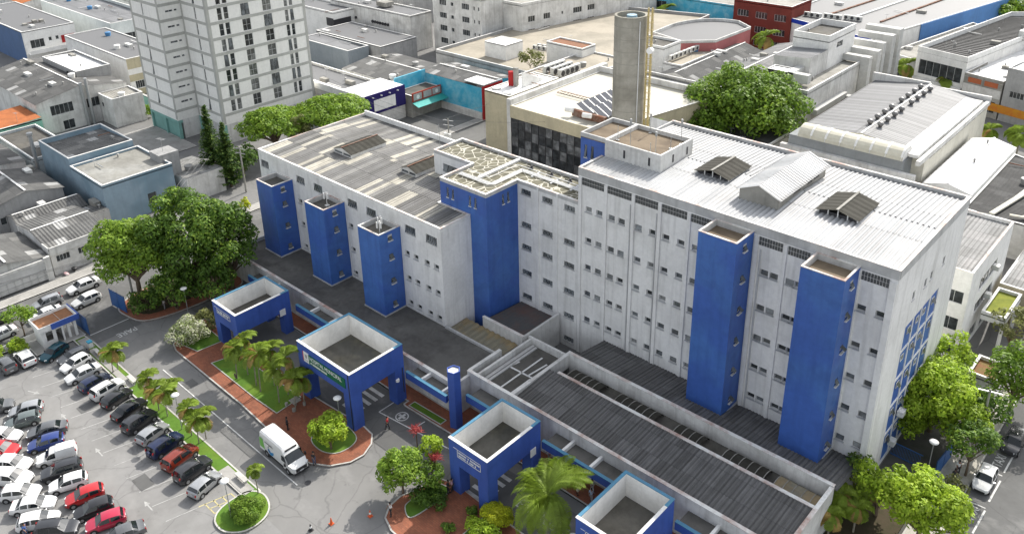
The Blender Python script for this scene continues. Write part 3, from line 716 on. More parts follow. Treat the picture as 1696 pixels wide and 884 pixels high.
P4 = portal(-33.05, -27.95, 42.75, 49.95, 6.45, 3.6, 1.3, 2.6, 'rightmost blue portal, cut by the bottom edge, with puddle-dark roof', DARKSLAB)
GREEN = plain('sign_green', (.0, .12, .055), .4); WH = plain('sign_white', (.75, .75, .73), .5); RED = plain('sign_red', (.5, .03, .03), .5)
s = MB(); s.box(-69.0, -62.55, 41.13, 41.19, 5.35, 6.55); sg = s.build('name_sign', GREEN, P2)
text_mesh('lettering', 'HOSPITAL MUNICIPAL', .72, WH, P2, (-68.85, 41.12, 5.93), rot_wall((1, 0)), .01, 'LEFT', .80)
mk = MB(); x = -68.7; rr = random.Random(2)
while x < -65.6:
    w2 = rr.uniform(.12, .2); mk.box(x, x + w2, 41.11, 41.125, 5.52, 5.74); x += w2 + (.05 if rr.random() < .85 else .16)
mk.build('small_lettering', WH, P2)
s = MB(); s.box(-69.95, -69.02, 41.12, 41.19, 5.35, 6.65); em = s.build('emblem_plate', WH, P2)
s = MB(); s.box(-70.12, -69.96, 41.125, 41.185, 5.4, 6.6); s.build('red_strip', RED, P2)
GREYI = plain('emblem_grey', (.35, .35, .36), .6)
s = MB(); s.lathe((-69.48, 41.1, 5.6), [(.0, .0), (.12, .05), (.2, .3), (.2, .6)], 4); s = MB(); s.prism([(0, 0)] * 3, 0, 0) if False else None
s = MB(); s.face([(-69.7, 41.11, 6.4), (-69.26, 41.11, 6.4), (-69.26, 41.11, 6.05), (-69.48, 41.11, 5.82), (-69.7, 41.11, 6.05)]); s.box(-69.8, -69.16, 41.105, 41.115, 5.6, 5.67); s.build('emblem', GREYI, em)
def outline_sign(par, x0, x1, y, z0, z1, roofy=True):
    s = MB(); b = .06
    for a in ((x0, x1, z0, z0 + b), (x0, x1, z1 - b, z1), (x0, x0 + b, z0, z1), (x1 - b, x1, z0, z1)): s.box(a[0], a[1], y - .02, y, a[2], a[3])
    if roofy: s.bar((x0 - .5, y - .01, z1 - .02), (x0, y - .01, z1 + .0), b, .02)
    o = s.build('sign_outline', WH, par); mk = MB(); rr = random.Random(int(x0 * 7))
    for zc, xe in ((z1 - .32, x1 - .25), (z0 + .25, x1 - .7)):
        x = x0 + .18
        while x < xe:
            w2 = rr.uniform(.1, .18); mk.box(x, x + w2, y - .018, y - .002, zc - .09, zc + .09); x += w2 + (.05 if rr.random() < .85 else .18)
    mk.build('small_lettering', WH, o)
outline_sign(P3, -47.0, -43.9, 42.38, 4.75, 5.65); outline_sign(P1, -87.3, -84.2, 40.28, 4.6, 5.4); outline_sign(P4, -32.0, -29.0, 42.73, 4.75, 5.6)
for P_, x, y in ((P1, -82.9, 46.7), (P3, -43.05, 48.8)):
    s = MB(); s.box(x, x + .05, y - .45, y + .35, 2.9, 3.8); s.build('notice_plate', WH, P_)
s = MB(); s.lathe((-61.7, 47.4, 3.1), [(0, 0), (.22, 0), (.22, .3), (0, .3)], 12); s.build('wall_lamp', WH, P2)
pp = MB(); pipe(pp, [(-62.0, 41.17, 7.3), (-62.0, 41.17, .1)], .05); pipe(pp, [(-61.7, 48.2, 4.5), (-61.7, 48.2, 1.2)], .05); pp.build('drain_pipe', STEELD, P2)

# ================= GROUND =================
ASPH = weathered('asphalt', (.19, .189, .185), (.12, .119, .115), .5, .10, 1.2, 0, rough=.95, second=(.215, .212, .205))
ASPHD = weathered('dark_asphalt', (.135, .135, .133), (.085, .085, .082), .5, .15, 1.2, 0, rough=.95)
ASPHP = weathered('car_park_asphalt', (.225, .223, .218), (.13, .128, .122), .55, .16, 1.4, 0, rough=.95, second=(.255, .252, .245))
PAVE = weathered('concrete_pavement', (.36, .35, .33), (.17, .165, .15), .6, .35, 2, 0, rough=.95)
KERB = weathered('kerb_concrete', (.50, .49, .46), (.22, .21, .19), .6, .8, 3, 0)
GRASS = weathered('mown_grass', (.095, .185, .028), (.045, .095, .015), .55, .8, 8, 0, rough=1, second=(.13, .21, .03), bump=.8)
SOIL = weathered('planting_soil', (.075, .06, .04), (.03, .045, .015), .6, 1.2, 5, 0, rough=1)
LINE = weathered('road_paint', (.62, .62, .60), (.30, .30, .29), .75, .9, 4, 0)
LINEF = weathered('faded_bay_paint', (.40, .40, .385), (.22, .22, .215), .9, 1.2, 4, 0)
LINEY = weathered('yellow_road_paint', (.50, .44, .22), (.26, .25, .2), .8, .9, 4, 0)
def brickmat():
    n = NT('red_paver'); p = n.coord('pos', (1, 1, 0)); b = n.node('ShaderNodeTexBrick'); b.inputs['Scale'].default_value = 1.0
    b.inputs['Brick Width'].default_value = .4; b.inputs['Row Height'].default_value = .2; b.inputs['Mortar Size'].default_value = .012
    b.inputs['Color1'].default_value = (.33, .115, .060, 1); b.inputs['Color2'].default_value = (.26, .085, .045, 1); b.inputs['Mortar'].default_value = (.16, .08, .05, 1)
    n.put(p, b.inputs['Vector'])
    d = n.mix(n.ramp(n.noise(p, .6, 6, .7), [(.4, G0), (.75, G1)]), b.outputs[0], n.mix(.55, b.outputs[0], (.09, .05, .035)))
    n.put(d, n.b.inputs['Base Color']); n.b.inputs['Roughness'].default_value = .95; return n.m
BRICK = brickmat()
def cracked(mat, sc=.16, w=.0035):
    n = NT.__new__(NT); n.m = mat; n.t = mat.node_tree; n.n = n.t.nodes; n.l = n.t.links; n.b = n.n['Principled BSDF']
    src = n.b.inputs['Base Color'].links[0].from_socket; p = n.coord('pos', (1, 1, 0))
    ds = n.node('ShaderNodeVectorMath', operation='ADD'); nz = n.node('ShaderNodeTexNoise'); nz.inputs['Scale'].default_value = .5; nz.inputs['Detail'].default_value = 4; n.put(p, nz.inputs['Vector']); n.put(p, ds.inputs[0]); n.put(nz.outputs['Color'], ds.inputs[1])
    vo = n.node('ShaderNodeTexVoronoi', feature='DISTANCE_TO_EDGE'); vo.inputs['Scale'].default_value = sc; n.put(ds.outputs[0], vo.inputs['Vector'])
    c = n.mix(n.ramp(vo.outputs['Distance'], [(w, (.28,) * 3), (w * 3, G0)]), src, (.06, .06, .058))
    st = n.ramp(n.noise(n.coord('pos', (1, 1, 0)), .9, 6, .7), [(.60, G0), (.74, (.6,) * 3)]); c = n.mix(st, c, (.085, .083, .08))
    lt = n.ramp(n.noise(n.coord('pos', (1, 1.6, 0)), .23, 5, .6), [(.55, G0), (.68, (.35,) * 3)]); c = n.mix(lt, c, (.30, .295, .285))
    n.put(c, n.b.inputs['Base Color'])
for m_ in (ASPH, ASPHD, ASPHP): cracked(m_)
g = MB(); g.face([(-1400, -400, -.03), (600, -400, -.03), (600, 1400, -.03), (-1400, 1400, -.03)]); struct('ground', g, ASPH)
def sheet(name, poly, z, m): g = MB(); g.face([(x, y, z) for x, y in poly]); return struct(name, g, m)
def rect(x0, x1, y0, y1): return [(x0, y0), (x1, y0), (x1, y1), (x0, y1)]
sheet('car_park', rect(-101, -50, -30, 28.2), -.002, ASPHP)
sheet('driveway', rect(-108, -99.5, 29.8, 35.6), 0.002, ASPHD)
sheet('portal_lane', rect(-98, -18, 41.6, 48.0), .006, ASPHD)
sheet('road', rect(-117.5, -108, -60, 400), .0, ASPHD)
sheet('road_east', rect(-10.9, 6, -20, 400), .0, ASPHD)
def curved(pts, k=6):
    """closed Catmull-Rom through the points"""
    out = []; n = len(pts)
    for i in range(n):
        a, b, c, d = [Vector(pts[(i + j) % n]) for j in (-1, 0, 1, 2)]
        for s in range(k):
            t = s / k; q = .5 * ((2 * b) + (c - a) * t + (2 * a - 5 * b + 4 * c - d) * t * t + (3 * b - a - 3 * c + d) * t ** 3); out.append((q.x, q.y))
    return out
def kerb_ring(name, poly, h=.13, t=.16, m=None):
    g = MB(); parapet(g, poly, t, -.02, h); return struct(name, g, m or KERB)
def raised(name, poly, h, m, kerb=True):
    g = MB(); g.prism(poly, -.02, h - .004, skip='b'); o = struct(name, g, m)
    if kerb: kerb_ring('kerb', poly, h + .02)
    return o
# west street pavements
raised('pavement_west', rect(-119.6, -117.5, -60, 400), .12, PAVE); raised('pavement_inner', [(-108, -60), (-106.2, -60), (-106.2, 29.4), (-108, 29.4)], .12, PAVE)
raised('pavement_gate', [(-106.2, 23.5), (-102.4, 23.5), (-102.4, 29.6), (-106.2, 29.4)], .12, PAVE)
# island of planting between car park and driveway
raised('planting_strip', [(-102.4, 27.9), (-62.3, 28.1), (-61.0, 29.0), (-62.0, 29.75), (-99.5, 29.6), (-102.4, 29.4)], .12, GRASS)
for x0, x1, y0, y1 in ((-98.6, -87.5, 28.25, 29.0), (-67.5, -62.6, 28.25, 29.4), (-101.8, -99, 28.2, 29.3)):
    g = MB(); g.box(x0, x1, y0, y1, .1, .17); struct('paving_slabs', g, PAVE)
# left tree bed
bed = curved([(-105.6, 35.3), (-102.5, 35.0), (-99.7, 36.0), (-98.3, 39.5), (-97.9, 45), (-98.5, 50), (-106.5, 50), (-107.6, 40)], 5)
raised('tree_bed', bed, .13, BRICK)
g = MB(); g.prism(curved([(-105.5, 36.6), (-102.5, 36.3), (-100.4, 38), (-100.2, 44), (-101, 50), (-107, 50), (-107, 40)], 4), .1, .16, skip='b'); struct('planting_bed', g, SOIL)
# island A
isA = [(-94.2, 41.7), (-92.9, 37.6), (-91.9, 36.0), (-90.3, 35.5), (-75, 35.4), (-66, 34.9), (-63.5, 34.8), (-61.4, 35.1), (-59.6, 36.2), (-58.4, 38.0), (-58.2, 39.6), (-58.9, 41.2), (-60.0, 42.2), (-61.6, 42.4), (-70, 41.8)]
raised('island_paving', isA, .13, BRICK)
def lawn(name, poly, m=None): g = MB(); g.prism(poly, .1, .17, skip='b'); struct(name, g, m or GRASS); kerb_ring('kerb', poly, .19, .1)
lawn('lawn', [(-84.6, 37.1), (-75.0, 37.0), (-70.6, 37.2), (-70.9, 40.7), (-83.8, 40.3)])
lawn('lawn', [(-92.2, 37.4), (-91.0, 36.6), (-88.0, 37.2), (-87.6, 40.6), (-92.6, 40.8)])
lawn('lawn', curved([(-64.6, 37.6), (-62.4, 36.9), (-60.6, 37.7), (-60.2, 39.6), (-61.2, 40.9), (-64.4, 40.9)], 4))
# round island by the car park
ri = curved([(-63.0, 26.0), (-61.9, 24.6), (-60.0, 24.6), (-58.6, 26.0), (-58.6, 28.0), (-59.7, 29.3), (-61.6, 29.7), (-63.0, 28.6)], 5)
raised('round_island', ri, .15, GRASS)
# island B, in front of the third portal
isB = [(-51.2, 38.4), (-51.0, 36.8), (-50.2, 35.6), (-48.6, 35.0), (-46.5, 34.9), (-39, 34.9), (-33, 34.9), (-20, 34.9), (-20, 41.5), (-33, 42.8), (-43, 43.0), (-48.2, 43.2), (-49.9, 42.6)]
raised('island_paving', isB, .13, BRICK)
lawn('lawn', curved([(-50.0, 38.6), (-49.6, 37.6), (-48.3, 37.2), (-47.9, 39.5), (-48.0, 42.0), (-49.6, 41.8)], 4))
lawn('lawn', [(-43.3, 36.6), (-36, 36.4), (-22, 36.4), (-22, 41.2), (-38.5, 41.2), (-43.3, 42.0)])
# pavement under the canopy
raised('canopy_pavement', [(-95, 48.2), (-61.3, 48.2), (-61.3, 47.6), (-60.9, 47.45), (-53, 47.7), (-49, 48.9), (-48.3, 49.4), (-18.6, 49.4), (-18.6, 52.3), (-55.5, 52.3), (-55.5, 50.3), (-95, 50.3)], .13, BRICK)
lawn('lawn', [(-60.6, 47.75), (-55.6, 47.95), (-55.6, 48.9), (-60.6, 48.7)])
# paint
def stripes(name, L, z, m, w=.12):
    g = MB()
    for (x0, y0), (x1, y1) in L: 
        d = Vector((x1 - x0, y1 - y0)).normalized() * w / 2; nx, ny = -d.y, d.x
        g.face([(x0 + nx, y0 + ny, z), (x1 + nx, y1 + ny, z), (x1 - nx, y1 - ny, z), (x0 - nx, y0 - ny, z)])
    return struct(name, g, m)
stripes('lane_line', [((-102, 29.9), (-102, 35.2)), ((-88, 32.7), (-60, 32.6)), ((-62.4, 45.0), (-52.5, 46.1)), ((-62.4, 45.0), (-62.4, 47.2)), ((-57.5, 45.6), (-57.4, 47.3)), ((-52.6, 46.1), (-50.0, 46.4))], .012, LINE, .13)
stripes('bay_line', [((-98.5 + 2.75 * k, 21.6), (-97.5 + 2.75 * k, 25.6)) for k in range(13)], .006, LINEF, .09)
stripes('disabled_bay', [((-64.8, 24.6), (-64.0, 27.6)), ((-64.0, 27.6), (-61.9, 27.7)), ((-64.7, 25.2), (-62.9, 25.2)), ((-64.5, 26.0), (-62.6, 26.0)), ((-64.3, 26.8), (-62.3, 26.8)), ((-62.9, 25.2), (-62.3, 26.9)), ((-63.8, 25.2), (-63.3, 26.8))], .01, LINEY, .12)
def arrow(x, y, ang, s=.8):
    g = MB(); c, si = math.cos(ang), math.sin(ang)
    def t(u, v): return (x + (u * c - v * si) * s, y + (u * si + v * c) * s, .008)
    g.face([t(-1.1, -.08), t(.2, -.08), t(.2, .08), t(-1.1, .08)]); g.face([t(.2, -.35), t(1.1, 0), t(.2, .35)]); struct('arrow_marking', g, LINEF)
arrow(-95.4, 20.6, R(25)); arrow(-88.2, 21.2, R(180)); arrow(-79.7, 21.4, R(180)); arrow(-68.6, 21.4, R(180))
def gtext(body, size, x, y, d, z=.014, m=None, sx=1): 
    o = text_mesh('road_lettering', body, size, m or LINE, None, (x, y, z), rot_ground(d), 0, 'LEFT', sx); return tag(o, kind='structure')
gtext('PARE', 1.5, -99.6, 34.7, (0, -1), sx=.75)
gtext('EMERGÊNCIA', 1.7, -42.2, 45.0, (1, 0), sx=.8)
gtext('TAXI', 1.2, -9.3, 71.4, (0, 1), sx=.8); gtext('TAXI', 1.2, -9.35, 80.4, (0, 1), sx=.8)
g = MB(); cx, cy = -59.9, 46.2
for i in range(24):
    t0, t1 = 2 * math.pi * i / 24, 2 * math.pi * (i + 1) / 24
    g.face([(cx + .75 * math.cos(t0), cy + .75 * math.sin(t0), .012), (cx + .75 * math.cos(t1), cy + .75 * math.sin(t1), .012), (cx + .62 * math.cos(t1), cy + .62 * math.sin(t1), .012), (cx + .62 * math.cos(t0), cy + .62 * math.sin(t0), .012)][::-1])
g.face([(cx - .5, cy - .15, .012), (cx + .5, cy - .15, .012), (cx + .5, cy + .15, .012), (cx - .5, cy + .15, .012)]); g.face([(cx - .15, cy + .152, .012), (cx + .15, cy + .152, .012), (cx + .15, cy + .5, .012), (cx - .15, cy + .5, .012)]); g.face([(cx - .15, cy - .5, .012), (cx + .15, cy - .5, .012), (cx + .15, cy - .152, .012), (cx - .15, cy - .152, .012)])
struct('cross_marking', g, LINE)
for nm, xs in (('zebra_crossing', -66.5), ('zebra_crossing', -46.9)):
    g = MB()
    for k in range(5): g.face([(xs, 43.0 + k * .95, .012), (xs + 2.4, 43.0 + k * .95, .012), (xs + 2.4, 43.45 + k * .95, .012), (xs, 43.45 + k * .95, .012)])
    struct(nm, g, LINE)
stripes('lane_line', [((-8.95, y), (-8.9, y + 3.6)) for y in range(60, 100, 5)], .006, LINE, .16)
stripes('bay_line', [((-10.9, 73.8), (-8.95, 73.9)), ((-10.9, 79.3), (-8.95, 79.4)), ((-10.9, 85.2), (-8.95, 85.3))], .006, LINE, .14)
# east pavement and side yard
raised('pavement_east', rect(-13.6, -10.9, 40, 400), .12, weathered('wavy_stone_pavement', (.44, .42, .37), (.17, .165, .15), .8, .7, 1.2, 0))
sheet('side_yard', rect(-18.3, -13.6, 50, 99), .005, weathered('damp_yard_concrete', (.10, .098, .09), (.05, .055, .035), .7, .5, 2, 0))
g = MB(); g.prism(rect(-18.8, -13.9, 50, 72.0), -.02, .14, skip='b'); struct('garden_bed', g, SOIL)
sheet('inner_yard', rect(-100, -56, 80, 100), .004, weathered('yard_asphalt', (.10, .10, .098), (.05, .05, .048), .6, .3, 2, 0))
sheet('shop_yard', rect(-131.5, -100, 100, 119), .006, weathered('yard_asphalt_light', (.16, .16, .155), (.09, .09, .085), .6, .2, 2, 0))
raised('paved_yard', rect(-170, -152, 60, 72.2), .06, PAVE)

rr = random.Random(77)
for i, (x, y, a, b) in enumerate(((-72, 22.5, 2.2, 1.4), (-88, 24, 1.5, 2.6), (-70, 32, 6, .8), (-83, 33.5, 1.4, 1.4), (-112, 12, 1.6, 5), (-113, 45, 2, 3), (-3, 78, 2.5, 4), (-84, 31, 1.2, 1.2))):
    sheet('asphalt_repair', rect(x - a / 2, x + a / 2, y - b / 2, y + b / 2), .0085, ASPHD)
for i, (x, y) in enumerate(((-76, 31.2), (-59.5, 33.5), (-112, 28), (-66, 26), (-5, 84))):
    g = MB(); g.lathe((x, y, .010), [(0, 0), (.33, 0)], 18); struct('manhole_cover', g, STEELD)

# ================= BACKGROUND BUILDINGS =================
BEIGE = weathered('beige_render', (.48, .43, .30), (.24, .22, .17), .5, .3, 2.5, .35)
GREYW = weathered('grey_rendered_wall', (.36, .36, .355), (.17, .17, .165), .6, .3, 2.5, .5)
TEALW = weathered('pale_teal_paint', (.22, .42, .38), (.14, .25, .22), .5, .4, 2.5, .3)
CYAN = weathered('turquoise_mural', (.06, .36, .52), (.30, .55, .62), .7, .5, 1.6, 0)
PURPLE = weathered('deep_purple_paint', (.028, .022, .12), (.02, .018, .07), .4, .5, 2, 0)
REDW = weathered('red_paint', (.38, .03, .03), (.20, .02, .02), .5, .5, 2, .2)
REDDUST = weathered('pinkish_red_wall', (.42, .15, .15), (.30, .12, .11), .5, .5, 2, .2)
BLUEG = weathered('slate_blue_paint', (.235, .315, .375), (.17, .21, .24), .5, .3, 2, .4, second=(.17, .26, .32))
BLUED = weathered('dusty_blue_wall', (.10, .16, .29), (.08, .12, .18), .5, .3, 2, .3)
ORTILE = weathered('orange_clay_tile', (.42, .15, .06), (.2, .08, .04), .6, .6, 3, 0)
GREENW = weathered('mint_green_wall', (.22, .47, .36), (.15, .3, .25), .4, .4, 2, .2)
CREAMR = weathered('cream_membrane_roof', (.52, .50, .43), (.42, .40, .34), .5, .2, 2, 0)
SANDR = weathered('sandy_roof_terrace', (.36, .325, .265), (.17, .16, .13), .7, .12, 1.5, 0)
WHITER = weathered('bright_white_roof', (.72, .72, .71), (.40, .40, .39), .4, .3, 2, 0)
METALR = sheetroof('galvanised_sheet_roof', [((.23, .232, .235), .5), ((.26, .262, .265), .3), ((.20, .202, .205), .2)], 1.0, 9, (.2, .2, .2), .4, .6, 0)
DARKR = sheetroof('blackened_sheet_roof', [((.075, .075, .073), .6), ((.10, .10, .098), .4)], 1.1, 3, (.03, .03, .03), .6, .8)
AC = plain('air_conditioner_casing', (.58, .58, .55), .5)
HB_ = []
def house(name, label, q, h, wm, roof='flat', rm=None, rise=1.2, para=.5, pm=None, S=(), E=(), N=(), Wt=(), cat='building', group=None, pitch=.5, ov=.0, fm=None, gm=None, z0=0, wname='window', cop=None, vs=1):
    """q = (x0,x1,y0,y1) or four plan corners front-left, front-right, back-right, back-left"""
    if not isinstance(q[0], tuple): q = ((q[0], q[2]), (q[1], q[2]), (q[1], q[3]), (q[0], q[3]))
    p = [Vector(a) for a in q]
    c = sum(p, Vector((0, 0))) / 4
    e = empty(name, (c.x, c.y, z0), label, cat, group)
    w = MB(); wh = h - para if (para and roof in ('flat', 'sx', 'sy')) else h
    for i, ops in enumerate((S, E, N, Wt)):
        wall_open(w, p[i], p[(i + 1) % 4], z0, wh, [o[:4] for o in ops], .2)
    z3 = lambda v, z: (v.x, v.y, z)
    if roof == 'gy':
        m0, m1 = (p[0] + p[1]) / 2, (p[3] + p[2]) / 2
        w.face([z3(p[0], h), z3(p[1], h), z3(m0, h + rise)]); w.face([z3(p[2], h), z3(p[3], h), z3(m1, h + rise)])
    if roof == 'gx':
        m0, m1 = (p[0] + p[3]) / 2, (p[1] + p[2]) / 2
        w.face([z3(p[3], h), z3(p[0], h), z3(m0, h + rise)]); w.face([z3(p[1], h), z3(p[2], h), z3(m1, h + rise)])
    if roof in ('sx', 'sy') and rise - para > 0:
        hi = (p[1], p[2]) if roof == 'sx' else (p[2], p[3]); lo = (p[0], p[3]) if roof == 'sx' else (p[1], p[0]); a = h - para; b = h - para + rise
        w.face([z3(hi[0], a), z3(hi[1], a), z3(hi[1], b), z3(hi[0], b)]); w.face([z3(lo[0], a), z3(hi[0], a), z3(hi[0], b)]); w.face([z3(hi[1], a), z3(lo[1], a), z3(hi[1], b)])
    w.build('wall', wm, e)
    for i, ops in enumerate((S, E, N, Wt)):
        for o in ops: win(e, p[i], p[(i + 1) % 4], o[:4], .17, o[4] if len(o) > 4 else 2, 1, fm or FRAME, gm or GLASS, name=wname, tilt=o[5] if len(o) > 5 else 0)
    r = MB()
    if roof == 'flat': r.prism([(v.x, v.y) for v in p], h - para - .15, h - para)
    elif roof == 'gy':
        d = (p[1] - p[0]).normalized() * ov; f = (p[3] - p[0]).normalized() * ov; dz = -ov * rise / max(.1, (m0 - p[0]).length)
        corrug(r, z3(p[3] - d + f, h + dz + .02), z3(p[0] - d - f, h + dz + .02), z3(m0 - f, h + rise + .02), z3(m1 + f, h + rise + .02), pitch, .05, 0, vs)
        corrug(r, z3(p[1] + d - f, h + dz + .02), z3(p[2] + d + f, h + dz + .02), z3(m1 + f, h + rise + .02), z3(m0 - f, h + rise + .02), pitch, .05, 0, vs)
    elif roof == 'gx':
        d = (p[1] - p[0]).normalized() * ov; f = (p[3] - p[0]).normalized() * ov; dz = -ov * rise / max(.1, (m0 - p[0]).length)
        corrug(r, z3(p[0] - d - f, h + dz + .02), z3(p[1] + d - f, h + dz + .02), z3(m1 + d, h + rise + .02), z3(m0 - d, h + rise + .02), pitch, .05, 0, vs)
        corrug(r, z3(p[2] + d + f, h + dz + .02), z3(p[3] - d + f, h + dz + .02), z3(m0 - d, h + rise + .02), z3(m1 + d, h + rise + .02), pitch, .05, 0, vs)
    elif roof == 'sy':   # shed rising to the back
        corrug(r, z3(p[0], h - para), z3(p[1], h - para), z3(p[2], h - para + rise), z3(p[3], h - para + rise), pitch, .05, 0, vs)
    elif roof == 'sx':
        corrug(r, z3(p[3], h - para), z3(p[0], h - para), z3(p[1], h - para + rise), z3(p[2], h - para + rise), pitch, .05, 0, vs)
    r.build('roof', rm or DARKSLAB, e)
    if roof in ('gx', 'gy'):
        rc = MB(); a, b = (m0, m1); rc.bar((a.x, a.y, h + rise + .1), (b.x, b.y, h + rise + .1), .3, .06); rc.build('ridge_cap', W_CLEAN, e)
    if para and roof in ('flat', 'sx', 'sy'):
        g = MB(); parapet(g, [(v.x, v.y) for v in p], .2, h - para - (0 if roof == 'flat' else 0), h + .003); g.build('parapet', pm or wm, e)
        g = MB(); o2 = .03; cc = [v + (v - c).normalized() * .04 for v in p]; parapet(g, [(v.x, v.y) for v in cc], .28, h + .004, h + .06); g.build('coping', cop or W_CLEAN, e)
    HB_.append((e, [tuple(v) for v in p], h - (para if roof in ('flat', 'sx', 'sy') else 0), roof, rise)); return e
def opsrow(u0, step, n, w, z, hh, nx=2): return [(u0 + step * k, u0 + step * k + w, z, z + hh, nx) for k in range(n)]
# ---- apartment tower ----
AW = weathered('pale_grey_tower_wall', (.80, .79, .75), (.58, .57, .54), .25, .2, 2, .3)
ABAND = weathered('grey_floor_band', (.44, .44, .41), (.26, .26, .24), .4, .3, 2, .3)
CURT = glassmat('curtained_glass', (.16, .165, .16), .12)
ap = empty('apartment_tower', (-158, 85, 0), 'tall pale apartment tower with grey floor bands and curtained windows', 'apartment block')
ZT = 43.0; fl = [7.6 + 3.05 * k for k in range(12)]
V1 = (-169.9, -157.9, 72.0, 98.0); V2 = (-157.9, -148.0, 76.6, 98.4)
w_ = MB()
o1 = [(5.0, 5.5, z - 1.25, z + 1.1, 1) for z in fl]
wall_open(w_, (V1[0], V1[2]), (V1[1], V1[2]), 4.0, ZT, [o[:4] for o in o1], .2)
o2 = [(1.4, 2.9, z - .1, z + .3, 2) for z in fl] + [(3.2, 3.8, z - .1, z + .3, 1) for z in fl]
wall_open(w_, (V1[1], V1[2]), (V1[1], 76.6), 4.0, ZT, [o[:4] for o in o2], .2)
o3 = [(5.2, 5.8, z - 1.25, z + 1.1, 1) for z in fl]
wall_open(w_, (V2[0], V2[2]), (V2[1], V2[2]), 4.0, ZT, [o[:4] for o in o3], .2)
o4 = []
for z in fl:
    for a, b, n in ((2.2, 3.15, 1), (3.55, 4.5, 1), (7.2, 9.0, 2), (12.0, 13.9, 2), (16.9, 17.7, 1), (18.1, 18.9, 1)): o4.append((a, b, z - 1.25, z + 1.1, n))
wall_open(w_, (V2[1], V2[2]), (V2[1], V2[3]), 4.0, ZT, [o[:4] for o in o4], .2)
wall_open(w_, (V1[0], 98.4), (V1[0], V1[2]), 4.0, ZT, [], .1); wall_open(w_, (V2[1], 98.4), (V1[0], 98.4), 4.0, ZT, [], .1)
w_.build('wall', AW, ap)
rr = random.Random(11)
def apw(A, B, ops, p):
    for o in ops: win(ap, A, B, o[:4], .17, o[4], 2 if o[3] - o[2] > 1.2 else 1, FRAME, CURT if rr.random() < p else GLASS, tilt=rr.choice((0, 0, 7)))
vis = lambda ops, zm: [o for o in ops if o[3] < zm]
apw((V1[0], V1[2]), (V1[1], V1[2]), vis(o1, 33), .3); apw((V1[1], V1[2]), (V1[1], 76.6), vis(o2, 30), 0); apw((V2[0], V2[2]), (V2[1], V2[2]), vis(o3, 33), .3); apw((V2[1], V2[2]), (V2[1], V2[3]), vis(o4, 30), .6)
b_ = MB()
for z in [6.0 + 3.05 * k for k in range(13)]:
    b_.box(V1[0] - .03, V1[1] + .03, V1[2] - .06, V1[2], z - .28, z + .28); b_.box(V1[1], V1[1] + .06, V1[2] + .0, V2[2] - .06, z - .28, z + .28)
    b_.box(V2[0] + .06, V2[1] + .03, V2[2] - .06, V2[2], z - .28, z + .28); b_.box(V2[1], V2[1] + .06, V2[2], V2[3], z - .28, z + .28)
b_.build('floor_band', ABAND, ap)
b_ = MB()
for x0, x1, y0, y1 in ((V1[0] - .04, V1[0] + .6, V1[2] - .05, V1[2]), (V1[1] - .6, V1[1] + .05, V1[2] - .05, V1[2]), (V2[1] - .7, V2[1] + .05, V2[2] - .05, V2[2]), (V2[1], V2[1] + .05, V2[2], V2[2] + .5), (V2[1], V2[1] + .05, V2[3] - .6, V2[3]), (V2[0] + .05, V2[0] + .6, V2[2] - .05, V2[2])):
    b_.box(x0, x1, y0, y1, 4.2, ZT)
build_each(b_, 'corner_pilaster', ABAND, ap)
b_ = MB(); b_.box(V1[0], V1[1], 73, 98, 0, 4.0); b_.box(V2[0], V2[1], 77.2, 98.3, 0, 4.0)
b_.build('ground_floor_wall', W_WHITE2, ap)
b_ = MB()
for x in (V1[0], -163.9, V1[1] - .5): b_.box(x, x + .5, 72.0, 72.6, 0, 4.0)
b_.box(V2[0], V2[0] + .6, 76.6, 77.2, 0, 4); b_.box(V2[1] - .6, V2[1], 76.6, 77.2, 0, 4); b_.box(V2[1] - .5, V2[1], 87, 87.5, 0, 4)
build_each(b_, 'teal_pillar', TEALW, ap)
b_ = MB(); b_.box(V1[0] + .5, -163.9, 72.4, 72.5, 0, 3.4); b_.box(-163.4, V1[1] - .5, 72.4, 72.5, 0, 3.4); b_.box(V1[1] - .2, V1[1] - .1, 73.0, 75.6, 0, 3.0); build_each(b_, 'garage_door', TEALW, ap)
b_ = MB(); b_.box(V1[0] + .01, V1[1] - .01, 72.01, 98, 3.4, 4.0); b_.build('ground_floor_beam', TEALW, ap)
b_ = MB(); b_.box(V1[0], V1[1], 72, 98.4, ZT, ZT + .3); b_.box(V2[0], V2[1], 76.6, 98.4, ZT, ZT + .3); b_.build('roof', CONC, ap)
# ---- west side of the street ----
house('street_house', 'white single storey house with small square windows facing the street', (-134, -121.2, 33.0, 41.5), 4.1, W_WHITE2, 'gy', SHEET_OLD, 1.0, 0, E=[(.7, 2.6, 1.9, 2.9, 4), (3.8, 5.7, 1.9, 2.9, 4), (7.0, 8.3, 1.2, 2.9, 2)], ov=.15)
b_ = MB(); b_.box(-121.2, -121.0, 33.0, 41.5, 3.3, 4.5); b_.box(-123.5, -121.2, 32.85, 33.0, 3.0, 4.5); b_.build('front_parapet', W_WHITE2, bpy.data.objects['street_house'])
e = house('gated_house', 'low house with hipped grey roof behind a tall white front gate', (-132, -120.9, 22.0, 32.4), 3.6, W_WHITE2, 'gx', SHEET_OLD, 1.2, 0, ov=.3)
b_ = MB(); b_.box(-120.55, -120.4, 24.0, 31.8, 0.3, 3.1); b_.build('gate', weathered('white_gate_sheet', (.55, .55, .54), (.35, .35, .34), .5, .5, 2, .4), e)
b_ = MB(); b_.box(-120.75, -120.25, 31.8, 32.6, 0, 3.7); b_.box(-120.75, -120.25, 23.4, 24.0, 0, 3.7); b_.box(-120.7, -120.3, 24.0, 31.8, 3.1, 3.5); build_each(b_, 'gate_post', W_WHITE2, e)
b_ = MB()
for z in (1.0, 1.9): b_.bar((-120.36, 24, z), (-120.36, 31.8, z), .05)
